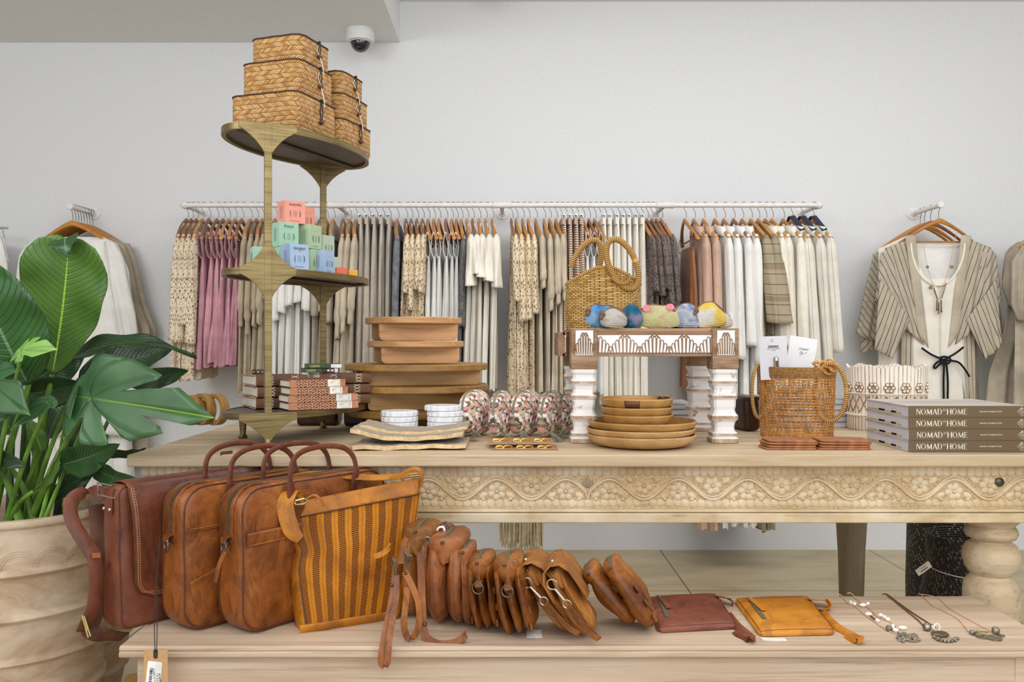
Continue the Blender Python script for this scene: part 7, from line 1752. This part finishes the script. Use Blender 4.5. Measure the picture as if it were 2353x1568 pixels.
for a, b in ((900, 1345), (932, 1318)):
    o = obj('rivet', MB().ball((0, 0, 0), .004, 10, 6), M_darkmetal, None); o.parent = c1; o.matrix_parent_inverse = c1.matrix_world.inverted(); o.location = W(a, b, 1.885)
c2 = clutch(1022, 1448, .20, .200, .090, .04, 2, L_ter, 'terracotta leather crossbody bag with a long flat strap and white ring', ring=False, weave=False, seed=50, top=.92)
wl('shoulder_strap', [(966, 1268, 1.90), (968, 1320, 1.895), (970, 1400, 1.89), (975, 1455, 1.885), (985, 1470, 1.88), (1010, 1482, 1.87), (1045, 1478, 1.87), (1066, 1464, 1.87), (1070, 1446, 1.88)], .017, L_ter, c2, [(.98, .2, 0)]*16+[(.1, .3, 1)]*25)
wl('shoulder_strap', [(1000, 1234, 2.06), (1004, 1218, 2.07), (1018, 1204, 2.08), (1036, 1208, 2.08), (1044, 1222, 2.08)], .016, L_cog, c2, (.5, .8, .2))
wt('white_ring', [(1004, 1220, 2.05), (1010, 1212, 2.05), (1020, 1214, 2.05), (1021, 1224, 2.05)], .0026, m_plain('white_enamel', (236, 236, 236), .3), c2)
wt('strap_loop', [(970, 1254, 1.91), (972, 1238, 1.91), (986, 1236, 1.91), (992, 1250, 1.91)], .0022, M_ring, c2)
o = obj('rivet', MB().ball((0, 0, 0), .0045, 10, 6), M_darkmetal, None); o.parent = c2; o.matrix_parent_inverse = c2.matrix_world.inverted(); o.location = W(976, 1435, 1.878)
clutch(1073, 1448, .15, .178, .034, .07, 1, L_ter, 'narrow terracotta pouch squeezed between the strapped bag and the ringed one', ring=False, weave=True, seed=60)
clutch(1118, 1458, .155, .160, .060, .15, 3, L_tan, 'tan three-fold pouch with dark ring, first of the pair with green zips', seed=70)
clutch(1192, 1472, .160, .165, .070, .20, 3, L_tan, 'tan three-fold pouch with dark ring and woven squares, second of the pair', seed=80)
M_gt = None
for i, (px, py, H, tl_, lab) in enumerate(((1312, 1463, .170, .62, 'ochre suede envelope bag with silver snap hook, left one'), (1356, 1472, .165, .52, 'ochre suede envelope bag with silver snap hook, right one'))):
    t = clutch(px, py, .135, H, .042, tl_, 2, L_och, lab, ring=False, weave=False, seed=90+i, name='envelope_bag', zipm=L_och)
    Pf = []
    for z, y in ((H*.62, .030), (H*.9, .030), (H*1.03, .018), (H*1.07, -.002), (H*1.03, -.020), (H*.9, -.032), (H*.7, -.036), (H*.48, -.038)):
        Pf.append([(-.006+.145*u, y-.003*sin(u*6), z) for u in [q/8 for q in range(9)]])
    obj('flap', MB().grid(Pf), L_och, t, solid=.003, angle=80)
    obj('snap', MB().ball((.03, -.005, H*1.075), .0045, 10, 6), M_nickel, t)
    obj('d_ring', MB().tube(ringpts((-.010, .012, H*.86), .011, (.2, 1, 0), (0, 0, 1)), .0016, 8, closed=True), M_nickel, t)
    obj('snap_hook', MB().tube([(-.016, .010, H*.80), (-.018, .004, H*.62)], .0032, 8).tube(ringpts((-.018, .003, H*.56), .009, (.2, 1, 0), (0, 0, 1)), .0015, 6, closed=True), M_nickel, t)
    obj('wrist_strap', MB().ribbon(smoothpath([(-.018, .002, H*.53), (-.020, -.002, H*.35), (-.024, -.010, H*.12), (-.03, -.022, .0), (-.02, -.016, H*.06), (-.012, .0, H*.3)], 5), .013, .003, (.2, 1, 0)), L_tan, t)
clutch(1458, 1452, .13, .158, .046, .72, 1, L_tan, 'glossy tan woven pouch leaning far to the left, left one of the last pair', seed=110, ring=False, zipm=M_zipg)
clutch(1502, 1460, .13, .170, .046, .60, 1, L_tan, 'glossy tan woven pouch leaning on its twin, beside the flat red brown pouch', seed=120, ring=False, zipm=M_zipg)
o = obj('receipt_tag', MB().box((0, 0, .0005), (.034, .05, .001)), m_plain('small_white_tag', (226, 222, 214), .7)); o.location = onT(1228, 1462, BZ)+Vector((0, .01, .001)); tag(o, 'small white tag lying under the three-fold pouches', 'tag')
# ---------------------------------------------------------------- flat pouches
def flatpouch(cs, mat, label, straps, seed, name='flat_pouch'):
    q = [onT(a, b, BZ) for a, b in cs]; c = (q[0]+q[1]+q[2]+q[3])/4; c.z = BZ+.001
    t = thing(name, label, 'pouch', c, 0, None); q = [p-c for p in q]
    N = 26; th = .011
    def pt(u, v, sg):
        p = (q[0]*(1-u)+q[1]*u)*(1-v)+(q[3]*(1-u)+q[2]*u)*v
        cu = abs(2*u-1); cv = abs(2*v-1); k = (max(0, 1-cu**5))**.5*(max(0, 1-cv**5))**.5
        rr = max(0, (cu-.86)/.14)**2*max(0, (cv-.86)/.14)**2
        p = p*(1-.06*rr); p = Vector((p.x, p.y, .0035+sg*.0025+(th*k*(1 if sg > 0 else -.15))*(1+.25*nz((u*2, v*2, 0), 1.5, seed)))); return p
    m = MB(); m.grid([[pt(u/N, 1-v/N, 1) for u in range(N+1)] for v in range(N+1)]); m.grid([[pt(u/N, v/N, -1) for u in range(N+1)] for v in range(N+1)])
    bd = [(u/N, 0) for u in range(N)]+[(1, v/N) for v in range(N)]+[(1-u/N, 1) for u in range(N)]+[(0, 1-v/N) for v in range(N)]
    m.grid([[pt(u, v, -1) for u, v in bd], [pt(u, v, 1) for u, v in bd]], cu=True)
    obj('pouch_body', m, mat, t, angle=60)
    def up(u, v, e=0): p = pt(u, v, 1); p.z += e; return p
    obj('edge_seam', MB().tube([up(*(.5+(a-.5)*.95, .5+(b-.5)*.93), -.0002) for a, b in bd], .0007, 4, closed=True), M_edge, t)
    obj('zip', MB().ribbon([up(.16, .20+.55*k/8, .001) for k in range(9)], .010, .002, (1, 0, 0)), M_zipg, t)
    obj('zip_pull', MB().ribbon([up(.16+.010*k, .14+.40*k/6, .005) for k in range(7)], .013, .0028, (1, 0, .1)), mat, t)
    for dd in (.0, .05): obj('rivet', MB().ball(up(.165, .17+dd, .0075), .0022, 8, 5), M_nickel, t)
    obj('top_seam', MB().tube([up(.10+.78*k/12, .10+.02*sin(k/3), .0002) for k in range(13)], .0008, 4), M_edge, t)
    for (pts, w_, sd) in straps:
        obj('wrist_strap', MB().ribbon(smoothpath([onT(a, b, BZ+zz)-c for a, b, zz in pts], 5), w_, .003, sd), mat if mat is L_yel else L_drk if False else mat, t)
    a, b = cs[1]; obj('d_ring', MB().tube([onT(a+4, b+14, BZ+.008)-c+Vector((.008*cos(k), .014*sin(k), .006*sin(k+1))) for k in [2*PI*i/14 for i in range(14)]], .0017, 6, closed=True), M_nickel, t)
    return t
flatpouch([(1484, 1381), (1646, 1372), (1697, 1447), (1512, 1457)], L_red, 'flat red brown leather pouch lying on the bench', [([(1646, 1372, .012), (1660, 1373, .016), (1680, 1380, .014), (1682, 1392, .004)], .028, (.3, 1, -.3)), ([(1672, 1412, .004), (1694, 1440, .006), (1716, 1458, .006), (1726, 1466, .012), (1722, 1472, .004), (1700, 1462, .003), (1690, 1452, .003)], .020, (.6, -.7, .3))], 3)
flatpouch([(1686, 1384), (1857, 1378), (1922, 1461), (1746, 1466)], L_yel, 'flat bright mustard leather pouch lying beside the necklaces', [([(1862, 1378, .012), (1876, 1379, .018), (1900, 1382, .016), (1904, 1398, .006), (1880, 1402, .004)], .030, (.3, 1, -.3)), ([(1890, 1406, .004), (1905, 1425, .005), (1930, 1446, .005), (1960, 1462, .005), (1976, 1467, .010), (1968, 1475, .004), (1945, 1462, .003)], .018, (.6, -.7, .3))], 9)
o = obj('receipt_tag', MB().box((0, 0, .0005), (.052, .02, .001)), bpy.data.materials['small_white_tag']); o.location = onT(1779, 1472, BZ)+Vector((0, .004, .0005)); tag(o, 'tag edge peeking out from under the mustard pouch', 'tag')
# ---------------------------------------------------------------- necklaces lying on the bench
M_wb = m_plain('white_shell_bead', (238, 232, 224), .35, 0, .04); M_cordp = m_plain('pale_leather_cord', (214, 178, 150), .7); M_cordb = m_plain('brown_leather_cord', (112, 76, 56), .7)
M_sil = m_plain('antique_silver', (138, 132, 118), .38, .85, .3, 120, .4)
def nl(label, center): return thing('necklace', label, 'necklace', onT(*center, BZ), 0, None)
def nb(px, py, dz=.004): return onT(px, py, BZ)+Vector((0, 0, dz))
t = nl('cord necklace with white shell beads and filigree silver pendant on the bench', (2010, 1430)); c = Vector(t.location)
obj('cord', MB().tube([p-c for p in smoothpath([nb(a, b, .002) for a, b in ((1925, 1369), (1934, 1371), (1948, 1388), (1965, 1395), (1990, 1417), (2016, 1436), (2042, 1452), (2062, 1460))], 5)], .0013, 6), M_cordp, t)
obj('cord', MB().tube([p-c for p in smoothpath([nb(a, b, .002) for a, b in ((1947, 1366), (1956, 1366), (1968, 1378), (1990, 1394), (2004, 1406), (2018, 1420), (2042, 1430), (2060, 1444), (2068, 1458))], 5)], .0013, 6), M_cordp, t)
for a, b, rx, ry in ((1955, 1389, 4, 5), (1963, 1392, 5, 6), (1983, 1395, 9, 5), (1994, 1392, 5, 4), (1996, 1416, 8, 6), (2016, 1431, 5, 5), (2024, 1419, 6, 6), (2032, 1423, 5, 6), (2040, 1428, 6, 6), (2050, 1448, 5, 5), (2058, 1453, 7, 6), (2074, 1448, 10, 5), (2052, 1444, 4, 4)):
    obj('shell_bead', MB().ball(nb(a, b, .0045)-c, .0062, 10, 8, (rx/6, ry/6*1.1, .75)), M_wb, t)
obj('silver_bead', MB().ball(nb(2043, 1451, .006)-c, .0075, 12, 8), M_sil, t); obj('tube_bead', MB().tube([nb(2000, 1420, .004)-c, nb(2013, 1430, .004)-c], .0022, 8), M_sil, t)
def filigree(t, c, px, py, sx, sy, n, seed):
    rs = random.Random(seed); m = MB()
    for k in range(n):
        p = nb(px+rs.uniform(-1, 1)*sx, py+rs.uniform(-1, 1)*sy, .003)-c; r = rs.uniform(.002, .0045)
        m.tube(ringpts(p, r, (1, 0, 0), (0, 1, .1), 10), .0011, 4, closed=True)
        if k % 3 == 0: m.ball(p, .0024, 8, 5)
    obj('filigree_pendant', m, M_sil, t)
filigree(t, c, 2086, 1468, 20, 10, 44, 3)
obj('pendant_plate', MB().lathe([(.001, .0015), (.012, .0015), (.013, .003), (.001, .004)], 14, sx=1.4, sy=1, M=Tr(*(nb(2084, 1466, 0)-c)) @ Rz(-.5)), M_sil, t)
for a, b in ((2102, 1471), (2110, 1474), (2064, 1469)): obj('leaf_charm', MB().ball(nb(a, b, .003)-c, .0045, 8, 6, (1.3, 1, .6)), M_sil, t)
t = nl('dark brown double cord necklace with round silver bead and clustered pendant', (2110, 1430)); c = Vector(t.location)
for pts in (((2027, 1369), (2034, 1368), (2050, 1379), (2078, 1402), (2110, 1428), (2124, 1443)), ((2030, 1367), (2040, 1369), (2062, 1386), (2096, 1410), (2130, 1432), (2150, 1445))):
    obj('cord', MB().tube([p-c for p in smoothpath([nb(a, b, .002) for a, b in pts], 5)], .0017, 6), M_cordb, t)
obj('silver_bead', MB().ball(nb(2130, 1450, .008)-c, .0095, 14, 10), M_sil, t); obj('spacer', MB().ball(nb(2142, 1449, .006)-c, .005, 8, 6, (.6, 1.2, 1)), M_wb, t)
obj('cord_knot', MB().tube(ringpts(nb(2153, 1448, .006)-c, .007, (1, .2, 0), (0, .3, 1)), .0016, 6, closed=True), M_wb, t)
obj('pendant_plate', MB().lathe([(.001, .001), (.018, .001), (.019, .004), (.016, .0065), (.001, .007)], 24, sx=1, sy=.9, M=Tr(*(nb(2160, 1461, 0)-c))), m_plain('dark_stone', (100, 90, 70), .3, .4, .2, 60), t)
m = MB()
for k in range(13):
    u = k/12; m.ball(nb(2146+u*54, 1468+8*sin(PI*u*.9)-u*0, .003)-c, .0042, 8, 6); m.ball(nb(2150+u*50, 1473+5*sin(PI*u*.9), .003)-c, .0034, 8, 6) if k % 2 else None
obj('dangle_cluster', m, M_sil, t)
t = nl('thin tan cord necklace with coin pendants at the right of the bench', (2200, 1430)); c = Vector(t.location)
for pts in (((2111, 1366), (2118, 1370), (2140, 1392), (2160, 1402), (2200, 1424), (2222, 1450), (2230, 1457)), ((2115, 1368), (2135, 1370), (2158, 1378), (2186, 1403), (2230, 1428), (2262, 1445), (2284, 1457))):
    obj('cord', MB().tube([p-c for p in smoothpath([nb(a, b, .0015) for a, b in pts], 5)], .0009, 6), M_cordtan, t)
for a, b, r in ((2243, 1460, .012), (2258, 1465, .0145), (2284, 1469, .0165), (2300, 1463, .008)): obj('coin_pendant', MB().lathe([(.001, .001), (r, .001), (r, .0028), (r*.85, .0024), (.001, .0026)], 22, M=Tr(*(nb(a, b, .0)-c)) @ Rx(.04)), M_sil, t)
obj('silver_bead', MB().ball(nb(2288, 1458, .008)-c, .0088, 12, 8), M_sil, t); obj('silver_bead', MB().ball(nb(2234, 1459, .005)-c, .006, 10, 8, (1.2, .9, .9)), M_sil, t)
obj('spacer', MB().tube([nb(2242, 1456, .006)-c, nb(2272, 1459, .006)-c], .0026, 6), M_brassr, t)
